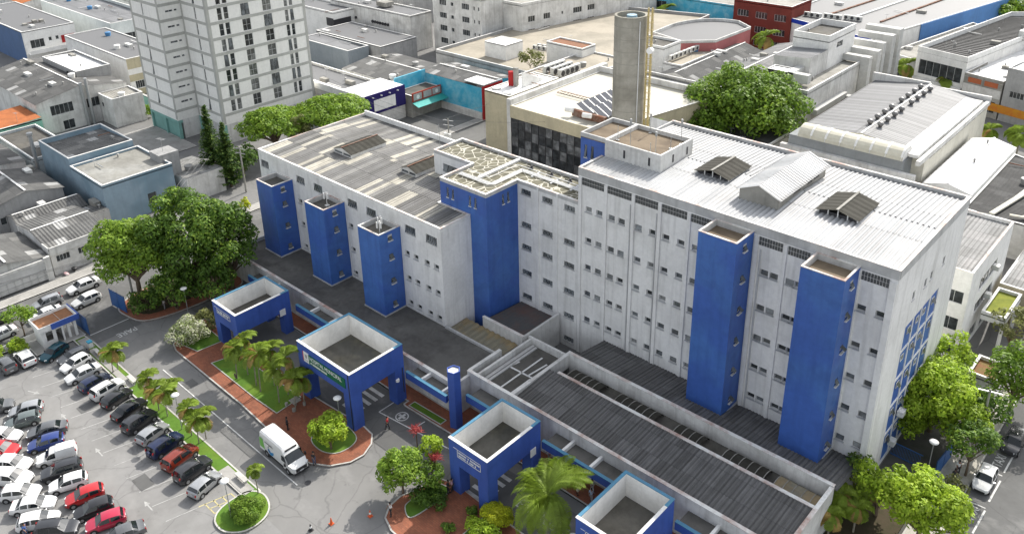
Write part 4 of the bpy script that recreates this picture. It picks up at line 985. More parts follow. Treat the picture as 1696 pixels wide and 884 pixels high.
for k in range(8): b_.bar((-120.34, 24.5 + k, .3), (-120.34, 24.5 + k, 1.9), .05)
b_.build('gate_rail', STEELG, e)
house('street_house_far', 'small low house at the left edge, beyond the gated house', (-133, -121, 10, 21.5), 3.8, W_WHITE2, 'gx', SHEET_OLD, 1.2, 0, ov=.3)
eB = house('slate_blue_workshop', 'slate blue windowless workshop nearest the big street tree', (-142.6, -130.3, 45.2, 57.0), 7.3, BLUEG, 'flat', weathered('pale_patchy_flat_roof', (.27, .265, .24), (.12, .115, .10), .7, .35, 1.5, 0, second=(.36, .36, .34)), para=.35, E=[(6.8, 8.3, 1.4, 3.4, 1)], cop=W_CLEAN)
b_ = MB(); b_.box(-136, -132.5, 56.0, 59.5, 4, 8.3); b_.build('water_tank_housing', GREYW, eB)
b_ = MB()
for k in range(3): b_.box(-134.8, -134.72, 46 + .1, 46.2, 7.3, 7.4)
an_ = MB(); an_.tube((-134, 57.5, 8.3), (-134, 57.5, 10.8), .04, 5); an_.tube((-135.2, 57.5, 10.4), (-132.8, 57.5, 10.7), .03, 5)
for k in range(5): an_.tube((-135 + k * .5, 57.1, 10.45 + .06 * k), (-135 + k * .5, 57.9, 10.45 + .06 * k), .02, 4)
an_.build('television_aerial', STEELG, eB)
eA = house('slate_blue_warehouse', 'slate blue warehouse with patchy grey roof behind the slate blue workshop', (-156.2, -143.2, 45.4, 56.5), 8.4, BLUEG, 'sx', SHEET_OLD, .9, para=.95)
b_ = MB(); b_.box(-143.1, -142.7, 46, 55, 0, 6.5); b_.build('side_strip', STEELD, eA)
t_ = MB(); t_.tube((-157.4, 44.6, 0), (-157.4, 44.6, 9.2), .33, 10); t_.lathe((-157.4, 44.6, 9.2), [(.33, 0), (.5, .15), (.5, .6), (.0, .7)], 10); tag(t_.build('exhaust_stack', STEELG), 'grey steel exhaust stack with cap beside the slate blue warehouse', 'chimney')
house('corrugated_shed', 'low shed with moss stained corrugated roof between blue workshop and conifer', (-139.5, -128.5, 58.2, 65.0), 3.6, W_WHITE2, 'sx', weathered('moss_stained_corrugated', (.28, .28, .27), (.06, .06, .055), .9, .5, 2, 0), .9, para=0, pitch=.4)
house('brown_roof_house', 'grey walled house with brown edged roof in front of blue warehouse', (-152.5, -140, 31.5, 42.5), 5.2, GREYW, 'gx', SHEET_OLD, 1.3, 0, ov=.3, E=[(1, 1.9, 2, 3.2, 1), (5, 5.5, 2.4, 3.4, 1), (6.2, 6.7, 2.4, 3.4, 1)])
house('small_rear_house', 'small dark sheet roofed house squeezed behind the street houses', (-139.8, -134.2, 33.5, 43.5), 3.4, GREYW, 'gy', SHEET_OLD, 1.0, 0, ov=.3)
house('rear_shed', 'tiny grey shed roofed with sheets beside the windowless workshop', (-134.0, -128.8, 41.7, 45.0), 3.2, GREYW, 'sx', SHEET_OLD, .6, 0)
house('mint_green_house', 'mint green house with orange tile roof at the left edge', (-190, -178.5, 42, 53.5), 5.0, GREENW, 'sy', ORTILE, .6, .3, E=[(2, 5.0, 1.6, 3.8, 2)], pitch=.5)
house('mural_wall_house', 'low whitewashed yard building with faded blue paint by the street side roofs', (-178, -158.8, 44.5, 52), 4.4, weathered('faded_blue_white_wall', (.50, .53, .53), (.25, .33, .38), .7, .3, 2, .3), 'flat', DARKSLAB, para=.5)
house('corner_lot_house', 'whitewashed low house at the far left, below the green house', (-176, -158, 28, 43), 4.8, W_WHITE2, 'gx', SHEET_OLD, 1.1, 0, ov=.2)
house('brown_shed', 'tiny brown sheet roofed shed beside the steel stack', (-157.6, -153.2, 40, 44), 3.0, RUST, 'sx', weathered('brown_sheet', (.24, .13, .06), (.15, .09, .05), .5, .5, 2, 0), .6, 0)
house('large_patchy_factory', 'wide grey factory with patchy low gable roof and white front walls', (-214, -182.0, 54.0, 73.0), 7.0, W_WHITE2, 'gx', SHEET_OLD, 1.8, 0, E=[(2.6, 7.2, 3.8, 5.9, 5), (10, 14.5, 3.6, 5.6, 5), (4.5, 6.8, .2, 2.2, 2)], ov=.15)
house('factory_annex', 'grey walled upper annex standing on the back of the patchy factory', (-209, -190, 66, 73.5), 9.6, GREYW, 'sy', WHITER, -.4, .2, S=[(13, 15, 7.8, 8.8, 2)])
t_ = MB(); t_.tube((-181.4, 63.3, 0), (-181.4, 63.3, 9.5), .35, 8); t_.tube((-181.2, 64.4, 0), (-181.2, 64.4, 10.3), .35, 8); build_each(t_, 'flue', STEELG, bpy.data.objects['large_patchy_factory'])
house('white_concrete_hut', 'weathered white hut with sloping roof glass against the factory', (-181.8, -175.0, 66.5, 73.2), 6.3, W_WHITE2, 'sx', CONC, -.3, .2, S=[(1, 2.2, 3.6, 4.6, 1)])
house('beige_end_factory', 'long grey roofed building with beige end wall beside the apartment tower', (-228, -193.0, 78.4, 89.0), 9.0, W_CLEAN, 'flat', METALR, para=.15, E=[(1.2, 3.8, 1.6, 3.4, 5), (5, 6.4, 5.2, 6.4, 2), (6.2, 8.4, 1.6, 3.2, 4)])
b_ = MB(); b_.box(-193.0, -192.9, 78.4, 89.0, 0, 1.5); b_.box(-193, -192.93, 78.4, 89, 3.5, 5.1); b_.box(-193, -192.93, 78.4, 89, 6.5, 8.98); b_.build('beige_facing', BEIGE, bpy.data.objects['beige_end_factory'])
house('teal_wall_yard', 'low teal yard wall and planter by the apartment tower', (-190, -172, 77.6, 78.0), 2.2, TEALW, 'flat', TEALW, para=.1, cat='wall')
house('blue_side_house', 'white fronted house with smooth grey roof and dusty blue side wall', (-284, -241, 72.6, 86), 9.0, W_CLEAN, 'flat', METALR, para=.12, E=[(1.5, 5, 4.2, 6.4, 3), (6.2, 7, 5.4, 6.4, 1), (8, 8.8, 5.4, 6.4, 1)])
b_ = MB(); b_.box(-284, -241.4, 72.5, 72.59, 0, 8.7); b_.build('blue_side_wall', BLUED, bpy.data.objects['blue_side_house'])
b_ = MB(); b_.box(-240.98, -240.9, 82, 85.5, 4.2, 6.2); b_.build('red_door', REDW, bpy.data.objects['blue_side_house'])
b_ = MB(); b_.box(-241, -239.4, 73, 86, 2.9, 3.1); b_.box(-239.5, -239.4, 73, 86, 3.1, 4.0); b_.build('balcony', W_CLEAN, bpy.data.objects['blue_side_house'])
house('orange_tile_house', 'house with bright orange tile roof near the top left edge', (-300, -285, 88, 104), 8.0, W_WHITE2, 'gx', ORTILE, 1.4, 0, ov=.4)
house('orange_tile_house_far', 'orange tile roofed house cut by the top edge of the picture', (-330, -305, 92, 112), 8.0, W_WHITE2, 'gx', ORTILE, 1.4, 0, ov=.4)
house('teal_front_shop', 'white building with stepped pale teal front above a dark opening', (-281, -232, 92, 106), 8.8, weathered('white_teal_wall', (.58, .62, .61), (.33, .36, .36), .5, .3, 2, .4), 'sx', METALR, -.4, .8, E=[(1.5, 9.5, 3.0, 5.4, 2)])
house('top_left_store', 'flat grey roofed store behind the pale teal shop', (-290, -236, 110, 128), 8.5, W_WHITE2, 'flat', METALR, para=.5)
house('far_store', 'grey shed roof just left of the apartment tower top', (-262, -225, 132, 150), 8.5, W_WHITE2, 'gx', METALR, 1.5, 0)
house('far_store_low', 'long low roof behind the tower at the top', (-215, -196, 158, 172), 8.5, GREYW, 'gx', SHEET_LGREY, 1.5, 0)
# ---- behind the apartment tower ----
eh = house('black_band_house', 'white house with black corner bands right of the apartment tower', (-214, -193, 137, 145.5), 9.0, W_CLEAN, 'flat', METALR, para=.4, E=[(2.0, 3.5, 4.6, 5.8, 2)])
b_ = MB(); b_.box(-196, -192.85, 136.8, 136.99, 5.0, 7.2); b_.box(-192.99, -192.85, 137, 143, 5.0, 6.8); b_.box(-192.99, -192.85, 137.5, 142, .5, 3.2); b_.build('black_band', STEELD, eh)
house('grey_low_store', 'low grey building with blue grey end between tower and shops', (-187, -166.5, 121.5, 128), 6.0, weathered('blue_grey_wall', (.24, .27, .29), (.15, .18, .2), .5, .3, 2, .3), 'sx', METALR, -.5, .1)
house('grey_flat_store', 'flat grey roof behind the blue grey store', (-190, -163, 129, 141), 6.0, GREYW, 'flat', METALR, para=.1)
el = house('long_white_depot', 'long white depot with roof vent and round wall fans', (-204, -169, 144.5, 152), 10.0, W_WHITE2, 'flat', METALR, para=.3)
b_ = MB()
for gx in (-199, -185):
    for k in range(7):
        b_.tube((gx + k * 1.1, 144.5, 6.2), (gx + k * 1.1, 144.2, 6.2), .42, 10)
build_each(b_, 'wall_fan', STEELD, el)
b_ = MB(); b_.box(-186, -182, 147, 150, 10, 11.2); b_.build('roof_vent', CONC, el)
house('white_block_left_far', 'pale sheds behind the long white depot', (-230, -190, 160, 178), 9.0, GREYW, 'gx', SHEET_LGREY, 1.6, 0)
# four storey white block
S_ = []
for z in (2.2, 5.6, 9.0, 12.4): S_ += [(2.6, 5.2, z + .4, z + 1.9, 4), (6.9, 7.9, z + .6, z + 1.6, 1), (11, 13.6, z + .4, z + 1.9, 4), (15.2, 15.7, z + .6, z + 1.6, 1), (16.8, 17.3, z + .6, z + 1.6, 1)]
E_ = []
for z in (2.2, 5.6, 9.0, 12.4): E_ += [(2, 4.2, z + .4, z + 1.9, 3), (7, 9.2, z + .4, z + 1.9, 3), (13, 13.6, z + .8, z + 1.6, 1), (17, 20, z + .4, z + 1.9, 4), (22, 24.5, z + .4, z + 1.9, 3)]
house('white_office_block', 'white four storey block with rows of barred windows at top centre', (-166.0, -148.0, 150.0, 176), 16.4, W_WHITE2, 'flat', CONC, S=S_, E=[], para=.6)
house('white_office_wing', 'white office wing stretching behind the sandy roof terrace', ((-148.0, 158), (-141.5, 158), (-132, 205), (-148, 205)), 14.5, W_WHITE2, 'flat', CONC, E=[(a, b, z0_, z1_, n_) for a, b, z0_, z1_, n_ in E_ if z1_ < 14], para=.6)
# sandy roof terrace with plant
T0 = house('roof_terrace_store', 'big flat sandy roof terrace with air conditioners and white boxes', ((-145, 131.2), (-106.5, 131.2), (-112, 200), (-145, 192)), 8.0, GREYW, 'flat', SANDR, para=.7)
house('white_tank_box', 'white flat box standing on the left of the sandy terrace', (-133.6, -127.0, 136.2, 142), 10.8, W_CLEAN, 'flat', WHITER, para=.05, z0=7.3)
house('plant_room_box', 'white plant room with brown roof on the sandy terrace', (-119.4, -109.3, 141.5, 146.2), 12.0, W_CLEAN, 'flat', weathered('brown_gravel_roof', (.24, .12, .07), (.12, .07, .05), .5, .5, 2, 0), para=.25, z0=7.3)
# ---- glass office behind the hospital ----
GG = []
eg = house('glass_office', 'cream roofed office with dark glass front behind the hospital', ((-98.5, 106.6), (-78.0, 106.6), (-72.5, 133.5), (-98.5, 133.5)), 11.0, BEIGE, 'flat', CREAMR, para=.12, )
b_ = MB()
for k in range(11):
    for j in range(4):
        x = -98.2 + k * 1.62; z = 1.7 + j * 1.76; rr = random.Random(k * 7 + j)
        b_.face([(x, 106.42 - rr.uniform(0, .05), z), (x + 1.56, 106.42 - rr.uniform(0, .05), z), (x + 1.56, 106.42, z + 1.7), (x, 106.42, z + 1.7)], 0 if rr.random() < .62 else 1)
b_.build('glass_front', [glassmat('black_reflective_glass', (.03, .033, .036), .06), glassmat('grey_blind_glass', (.11, .115, .12), .15)], eg)
b_ = MB()
for k in range(12): b_.box(-98.26 + k * 1.62, -98.2 + k * 1.62, 106.3, 106.58, 1.5, 8.8)
for j in range(5): b_.box(-98.2, -80.4, 106.34, 106.44, 1.66 + j * 1.76 - .03, 1.66 + j * 1.76 + .03)
b_.build('mullion', STEELD, eg)
b_ = MB(); b_.box(-98.45, -80.5, 106.3, 106.59, 8.8, 11.1); b_.build('beige_fascia', BEIGE, eg)
b_ = MB(); b_.box(-99.5, -98.5, 106.6, 136, 11.0, 12.1); b_.box(-98.4, -74.5, 133.2, 133.6, 11.0, 12.1); b_.box(-99.5, -98.5, 106.6, 136, 0, 11.0); build_each(b_, 'parapet', W_WHITE2, eg)
b_ = MB()
for x in (-96.2, -95.3): b_.bar((x, 117, 11.25), (x + 8.2, 117, 11.25), .1)
for k in range(12): b_.bar((-96.2 + .7 * k, 116.9, 11.3), (-96.2 + .7 * k, 118.2, 11.3), .06)
b_.bar((-96.2, 118.2, 11.25), (-88, 118.2, 11.25), .1); b_.build('rust_walkway', RUST, eg)
e2 = house('beige_corner_tower', 'beige windowless block with red drum and white fin left of glass office', (-105.8, -99.5, 107.4, 121.5), 12.3, BEIGE, 'flat', W_CLEAN, para=.12)
b_ = MB(); b_.tube((-103.7, 112.5, 12.3), (-103.7, 112.5, 15.0), .55, 12); b_.build('red_tank', REDW, e2)
b_ = MB(); b_.box(-103.2, -102.4, 112.5, 113.2, 12.3, 15.8); b_.build('flue', CONC, e2)
b_ = MB(); b_.lathe((-101, 108.6, 12.3), [(0, .25), (.8, .2), (.85, 0)], 16); b_.lathe((-104.6, 109.4, 12.3), [(0, .25), (.8, .2), (.85, 0)], 16); build_each(b_, 'dome_vent', W_CLEAN, e2)
b_ = MB(); b_.face([(-101.5, 113.0, 12.2), (-101.5, 119.5, 12.2), (-101.5, 113.0, 15.2)]); b_.face([(-101.2, 113.0, 12.2), (-101.2, 119.5, 12.2), (-101.2, 113.0, 15.2)]); b_.face([(-101.5, 113.0, 15.2), (-101.2, 113.0, 15.2), (-101.2, 119.5, 12.2), (-101.5, 119.5, 12.2)]); b_.face([(-101.5, 113.0, 12.2), (-101.2, 113.0, 12.2), (-101.2, 113.0, 15.2), (-101.5, 113.0, 15.2)]); b_.build('fin_wall', W_CLEAN, e2)
e3 = house('rear_roof_deck', 'flat plant deck with condenser rows behind the glass office', (-111.5, -99.6, 121.6, 146), 10.3, W_WHITE2, 'flat', SANDR, para=.3)
sp = MB(); SOL = plain('solar_cell', (.028, .036, .055), .6, 0, .1)
for j in range(2):
    for k in range(7):
        sp_ = MB(); y0 = 110.2 + k * 1.75; x0 = -86.4 + j * 3.2; z0 = 11.5
        sp_.face([(x0, y0, z0 + 1.5), (x0 + 2.7, y0, z0), (x0 + 2.7, y0 + 1.6, z0), (x0, y0 + 1.6, z0 + 1.5)][::-1]); sp_.face([(x0, y0, z0 + 1.43), (x0 + 2.7, y0, z0 - .07), (x0 + 2.7, y0 + 1.6, z0 - .07), (x0, y0 + 1.6, z0 + 1.43)])
        for a, b in (((x0, y0, z0 + 1.5), (x0 + 2.7, y0, z0)), ((x0, y0 + 1.6, z0 + 1.5), (x0 + 2.7, y0 + 1.6, z0))): sp_.bar(a, b, .04, .05, 1)
        tag(sp_.build('solar_panel', [SOL, FRAME]), ('first', 'second', 'third', 'fourth', 'fifth', 'sixth', 'seventh')[k] + ' tilted dark panel from the front in the ' + ('left' if j == 0 else 'right') + ' solar row', 'solar panel', 'solar panels on the cream roof')
b_ = MB(); b_.box(-86.6, -79.5, 109.4, 110.0, 11, 12.2); b_.build('rust_base', RUST, eg)
for x, y in ((-87.1, 108.9), (-82.9, 108.4)):
    b_ = MB(); b_.tube((x - .6, y, 12.1), (x + .9, y + .5, 12.1), .45, 10); tag(b_.build('boiler_drum', W_CLEAN), ('left' if x < -85 else 'right') + ' white hot water drum beside the solar panels', 'tank')
# ---- silo ----
si = empty('water_silo', (-76.0, 110.9, 0), 'tall stained concrete water silo with yellow caged ladder', 'water tower')
b_ = MB(); b_.lathe((-76.0, 110.9, 0), [(2.62, 0), (2.62, 10), (2.62, 20), (2.62, 30.1), (2.25, 30.1), (2.25, 29.3), (0, 29.3)], 40)
SILO = weathered('shuttered_concrete', (.34, .325, .28), (.16, .15, .125), .65, .3, 3, .45, second=(.27, .26, .22)); b_.build('shell', SILO, si)
b_ = MB()
for z in range(2, 30, 2): b_.lathe((-76.0, 110.9, z + .5), [(2.62, -.03), (2.65, -.02), (2.65, .02), (2.62, .03)], 40)
b_.build('form_joint', weathered('joint_line', (.24, .23, .2), (.15, .14, .12), .5, .5, 2, 0), si)
b_ = MB(); b_.lathe((-75.9, 111.0, 29.3), [(0, .8), (.8, .75), (.9, 0)], 20); b_.build('inner_tank', plain('blue_tank_lid', (.22, .34, .42)), si)
YEL = plain('yellow_ladder_paint', (.46, .37, .16), .5)
b_ = MB(); ax, ay = -73.05, 111.4
for dx, dy in ((0, 0), (.55, .25)): b_.tube((ax + dx, ay + dy, 2), (ax + dx, ay + dy, 31.5), .13, 6)
for k in range(72): b_.bar((ax, ay, 2.5 + .4 * k), (ax + .55, ay + .25, 2.5 + .4 * k), .04)
for k in range(24):
    z = 4 + 1.15 * k; c0 = (ax + .5, ay - .2)
    for t in range(6):
        a0, a1 = R(-160 + t * 40), R(-120 + t * 40); b_.bar((c0[0] + .5 * math.cos(a0), c0[1] + .5 * math.sin(a0), z), (c0[0] + .5 * math.cos(a1), c0[1] + .5 * math.sin(a1), z), .09)
for t in (0, 2, 4): a0 = R(-120 + t * 40); b_.bar((ax + .5 + .5 * math.cos(a0), ay - .2 + .5 * math.sin(a0), 3.5), (ax + .5 + .5 * math.cos(a0), ay - .2 + .5 * math.sin(a0), 31.5), .05)
b_.build('caged_ladder', YEL, si)
b_ = MB(); b_.tube((-73.5, 109.8, 3), (-73.5, 109.8, 29.5), .09, 6); b_.build('pipe', FRAME, si)
b_ = MB(); b_.tube((-72.2, 111.2, 24.8), (-72.0, 110.4, 24.9), .55, 14, r2=.5); b_.build('dish_antenna', W_CLEAN, si)
# ---- shops left of glass office ----
ep = house('purple_sign_shop', 'shop with deep purple sign wall and blank white panel', (-168, -132.2, 99.5, 110), 6.2, W_WHITE2, 'flat', METALR, para=.5)
b_ = MB(); b_.box(-132.19, -131.9, 99.5, 110, 3.0, 7.3); b_.build('purple_sign_wall', PURPLE, ep)
b_ = MB(); b_.box(-131.89, -131.82, 101.5, 107.2, 3.6, 6.0); b_.build('blank_white_sign', W_CLEAN, ep)
b_ = MB()
for k in range(4): b_.tube((-131.85, 101.2 + 2.2 * k, 6.7), (-131.4, 101.2 + 2.2 * k, 6.75), .13, 8)
build_each(b_, 'sign_spotlight', FRAMEW, ep)
b_ = MB(); b_.box(-168, -132.3, 99.4, 100.2, 5.7, 7.2); b_.box(-140, -132.3, 100.2, 110, 6.2, 7.2); b_.build('white_ledge', W_CLEAN, ep)
house('grey_gable_shed', 'grey gabled shed behind the purple sign shop', (-155, -136.0, 111, 127), 6.3, W_WHITE2, 'gx', SHEET_OLD, 1.0, 0)
ec = house('turquoise_store', 'store with turquoise mural walls and a red front', (-136, -118, 119.2, 129), 7.0, CYAN, 'gx', SHEET_OLD, .8, 0)
b_ = MB(); b_.box(-135.9, -135.6, 110.4, 119.2, 2, 7.8); b_.build('turquoise_wall', CYAN, ec)
b_ = MB(); b_.box(-117.99, -117.7, 118.9, 125.0, 0, 7.3); b_.build('red_front', REDW, ec)
b_ = MB(); b_.box(-123.5, -117.8, 119.3, 125, 7.5, 7.7); b_.build('white_roof_patch', WHITER, ec)
b_ = MB(); b_.box(-131, -118.2, 118.95, 119.18, 0, 1.6); b_.build('white_base_wall', W_WHITE2, ec)
es = house('snack_kiosk', 'kiosk with round pictured sign boards over a teal awning', (-135.5, -130.6, 110.5, 119.0), 4.9, CONC, 'flat', DARKSLAB, para=.1)
b_ = MB(); b_.box(-130.6, -130.4, 110.6, 118.9, 3.5, 5.4); b_.build('red_sign_board', weathered('rust_red_board', (.34, .06, .04), (.2, .06, .05), .5, .5, 2, 0), es)
b_ = MB()
for y0, y1 in ((110.9, 113.2), (113.7, 116.0), (116.3, 118.6)): b_.box(-130.39, -130.33, y0, y1, 3.75, 5.15)
build_each(b_, 'sign_panel', weathered('grey_sign_panel', (.38, .38, .37), (.25, .25, .25), .5, .8, 2, 0), es)
b_ = MB(); b_.tube((-130.32, 112.1, 4.4), (-130.29, 112.1, 4.4), .45, 16); b_.tube((-130.32, 117.5, 4.4), (-130.29, 117.5, 4.4), .42, 16); build_each(b_, 'round_emblem', WH, es)
b_ = MB(); b_.face([(-130.35, 110.4, 3.4), (-130.35, 119.1, 3.4), (-128.4, 119.1, 2.8), (-128.4, 110.4, 2.8)][::-1]); b_.face([(-130.35, 110.4, 3.36), (-130.35, 119.1, 3.36), (-128.4, 119.1, 2.76), (-128.4, 110.4, 2.76)]); b_.build('teal_awning', plain('teal_awning', (.03, .33, .30), .6), es)
house('shade_store', 'low lean-to roof between turquoise store and sandy terrace', (-134, -119, 129.1, 130.9), 6.2, STEELD, 'flat', DARKSLAB, para=.1)
# ---- right background ----
# red store with curved rear
cpts = [(-111.5, 172)] + [(-101.5 - 10.5 * math.cos(R(a)), 181 + 13.5 * math.sin(R(a))) for a in range(0, 100, 12)] + [(-95.2, 190.6), (-95.6, 174.5), (-101.6, 169)]
er = empty('curved_red_store', (-103, 182, 0), 'store with curved back wall, red gable end and grey roof', 'building')
b_ = MB(); b_.prism(cpts, 0, 8.6, skip='t'); b_.build('wall', REDDUST, er); b_ = MB(); b_.prism([(-102.3 + (x + 102.3) * .985, 180 + (y - 180) * .985) for x, y in cpts], 8.3, 8.5); b_.build('roof', METALR, er)
b_ = MB(); parapet(b_, cpts, .3, 8.5, 9.2); b_.build('parapet', W_WHITE2, er)
b_ = MB(); corrug(b_, (-103.5, 172, 8.6), (-95.8, 174.5, 8.6), (-95.8, 190, 8.6), (-103.5, 190, 9.3), .5, .04); 
ew = house('white_lift_house', 'white block with recessed roof and red side beside the silo', (-110, -99.8, 158.8, 166.0), 10.2, W_CLEAN, 'flat', DARKSLAB, para=.5, Wt=())
b_ = MB(); b_.box(-110.0, -104.4, 158.5, 158.79, 4.5, 9.6); b_.build('red_panel', REDDUST, ew)
house('courtyard_store', 'flat sandy roof strip with condensers in front of the red store', (-99.7, -95.0, 158.8, 174), 6.8, W_CLEAN, 'flat', SANDR, para=.3)
house('gabled_shed_one', 'dark long gabled shed between silo and big rear tree', (-97.6, -88.4, 153, 184), 5.6, W_WHITE2, 'gy', SHEET_OLD, 1.4, 0)
house('gabled_shed_two', 'lighter long gabled shed left of the big rear tree', (-88.2, -76.5, 152, 192), 5.8, W_WHITE2, 'gy', SHEET_LGREY, 1.5, 0)
house('white_gutter_roof', 'narrow roof with bright white gutter behind the glass office', (-99, -72, 137.5, 145.0), 9.0, W_WHITE2, 'sy', SHEET_LGREY, -.3, .4, cop=WHITER)
et = house('turquoise_office', 'bright turquoise office front at the top centre', (-146, -107.8, 205.5, 216), 10.0, CYAN, 'flat', CONC, para=.4, S=[(4, 17, 5.6, 8.3, 8), (4, 17, 2.4, 4.7, 8)])
house('orange_shop', 'small orange fronted shop left of the turquoise office', (-152, -140, 203, 205), 4.5, weathered('orange_wall', (.5, .16, .04), (.3, .1, .04), .4, .5, 2, 0), 'flat', CONC, para=.2)
BRK = weathered('red_brick_wall', (.19, .045, .035), (.10, .03, .025), .6, .4, 8, .2)
house('brick_red_block', 'dark red brick block with white framed windows at top', (-107.6, -91.5, 204.6, 216), 12.0, BRK, 'flat', CONC, para=.5, S=[(u, u + 3.2, z, z + 1.7, 4) for u in (1.2, 6.4, 11.6) for z in (9.0 - 1.2, 4.0, .6)], fm=FRAMEW)
eb = house('blue_trim_warehouse', 'very long grey roofed warehouse with blue trimmed front', ((-95.5, 206.5), (-68.5, 197.5), (-45, 320), (-95.5, 330)), 9.0, W_CLEAN, 'flat', METALR, para=.25)
b_ = MB(); d = (27.0, -9.0)
def onf(u, z): return (-95.5 + d[0] * u + (-.06), 206.5 + d[1] * u - .16, z)
for u0, u1, z0, z1 in ((0, .36, 8.0, 9.02), (0, .035, .5, 8.0), (.72, 1.0, 7.9, 9.02)):
    b_.face([onf(u0, z0), onf(u1, z0), onf(u1, z1), onf(u0, z1)])
b_.build('blue_trim', weathered('royal_blue', (.02, .05, .36), (.02, .04, .2), .4, .5, 2, 0), eb)
b_ = MB(); D = Vector((23.5, 122.5)).normalized()
b_.obox((-68.5 + D.x * 62 + .2, 197.5 + D.y * 62), (D.x, D.y), 82, .16, 0, 8.9); b_.build('blue_side_wall', weathered('mid_blue_wall', (.10, .23, .48), (.08, .15, .3), .5, .2, 1, .3), eb)
b_ = MB()
for k, off in enumerate((6, 12, 19)):
    b_.bar((-92 + off, 215, 8.95), (-80 + off, 325, 8.95), .5, .3, 1 if k != 1 else 0)
b_.build('roof_ridge_strip', [W_CLEAN, RUST], eb)
# ducted building
ed = house('ducted_hall', 'white hall with big silver ducts running down its side', (-72, -60.8, 146.5, 188), 11.2, W_WHITE2, 'flat', CONC, para=.6)
house('stair_tower_white', 'white stair tower with open top and water tanks on the ducted hall', (-72.0, -64.5, 163, 176), 17.5, W_CLEAN, 'flat', DARKSLAB, para=1.2, z0=10.6, E=[(4, 7, 14.2, 15.4, 2)])
house('grey_cap_annex', 'low annex with smooth grey roof in front of the stair tower', (-72, -64.5, 155, 162.8), 14.2, W_WHITE2, 'sx', METALR, .6, 0, z0=10.6)
DU = weathered('duct_insulation', (.52, .52, .50), (.35, .35, .33), .6, .6, 2.5, .3)
rr = random.Random(8)
dc = []
for i, (y, s, zt) in enumerate(((171.5, 1.7, 12.3), (175.5, 1.9, 12.8), (179.2, 1.5, 13.6), (182.6, 2.0, 14.6), (186.4, 2.1, 15.2))):
    b_ = MB(); b_.box(-60.7, -60.7 + s, y - s / 2, y + s / 2, 4.6, zt)
    for k in range(6): b_.box(-60.76, -60.64 + s, y - s / 2 - .06, y + s / 2 + .06, 5.4 + k * 1.3, 5.52 + k * 1.3)
    b_.box(-66, -60.71, y - s / 2.4, y + s / 2.4, zt - 1.3, zt)
    b_.build('air_duct', DU, ed)
b_ = MB(); b_.box(-60.75, -59.6, 149, 163, 6.0, 7.0); b_.build('air_duct', DU, ed); b_ = MB(); b_.box(-67, -65.5, 150, 160, 12, 13.0); b_.box(-67.0, -62.5, 150, 151.4, 11.2, 12.9); b_.build('air_duct', DU, ed)
b_ = MB(); b_.box(-60.4, -57.5, 162.2, 163.6, 5.2, 6.4); b_.build('air_duct', DU, ed)
eo = house('air_plant_group', 'pair of dark air handling boxes on the ducted hall roof', (-70.5, -66.5, 149.6, 152.8), 13.0, STEELD, 'flat', STEELG, para=.1, z0=10.6, cat='air conditioner')
# vented hall
ev = house('vented_hall', 'hall with ribbed grey roof, round vents and white barrel skylights', (-55.5, -35.2, 132.5, 165.5), 9.6, weathered('cream_side_wall', (.62, .60, .52), (.40, .38, .32), .5, .3, 2, .5), 'gy', METALR, 1.3, 0, pitch=.7, E=[(2 + 3.1 * k, 4.6 + 3.1 * k, 8.5, 9.1, 4) for k in range(10)])
b_ = MB(); b_.box(-35.5, -34.9, 129, 165.8, 9.1, 9.9); b_.box(-56, -45.4, 165.3, 165.8, 9.2, 11.2); b_.box(-45.4, -34.9, 165.3, 165.8, 9.2, 10.6); b_.box(-38.5, -35.6, 130, 163, 9.9, 10.4); b_.build('edge_gutter', W_WHITE2, ev)
b_ = MB(); b_.box(-55.5, -37.0, 128.3, 132.45, 5.5, 9.6); b_.build('front_lobby', weathered('grey_panel_wall', (.26, .275, .28), (.16, .16, .16), .4, .3, 2, .3), ev)
b_ = MB(); b_.box(-56.5, -34.9, 127.4, 128.2, 0, 8.0); b_.build('lower_wall', W_WHITE2, ev)
for k in range(7):
    b_ = MB(); xa = -54.0 + k * 2.4
    for i in range(10):
        t0, t1 = math.pi * i / 10, math.pi * (i + 1) / 10
        P = [(xa, 130.3 - 2.1 * math.cos(t0), 9.6 + 1.7 * math.sin(t0)), (xa + 2.4, 130.3 - 2.1 * math.cos(t0), 9.6 + 1.7 * math.sin(t0)), (xa + 2.4, 130.3 - 2.1 * math.cos(t1), 9.6 + 1.7 * math.sin(t1)), (xa, 130.3 - 2.1 * math.cos(t1), 9.6 + 1.7 * math.sin(t1))]
        b_.face(P, 0)
        b_.bar((xa + 2.2, P[0][1], P[0][2] + .05), (xa + 2.2, P[2][1], P[2][2] + .05), .35, .06, 1)
    if k == 6: b_.face([(xa + 2.4, 130.3 - 2.1 * math.cos(math.pi * i / 10), 9.6 + 1.7 * math.sin(math.pi * i / 10)) for i in range(11)], 1)
    b_.build('barrel_skylight', [weathered('cream_skylight', (.55, .53, .44), (.4, .38, .3), .5, .8, 2, 0), W_CLEAN], ev)
for k in range(8):
    for j in range(2):
        y = 137.5 + k * 3.2 + (k // 4) * 1.5; x = -45.9 + j * 1.7
        b_ = MB(); zb = 10.95 - abs(x + 45.35) * .13
        b_.lathe((x, y, zb), [(.3, 0), (.3, .25), (.42, .32), (.52, .58), (.44, .8), (.2, .95), (0, .97)], 14)
        o = b_.build('roof_vent', plain('dull_vent_metal', (.20, .195, .19), .4, .5) if (k + j) == 0 else bpy.data.materials['dull_vent_metal'], ev, True)
house('rear_white_strip', 'low bright white membrane roof right of the vented hall', (-34.6, -27.5, 131, 155.5), 5.8, W_CLEAN, 'gy', WHITER, .9, 0, pitch=2)
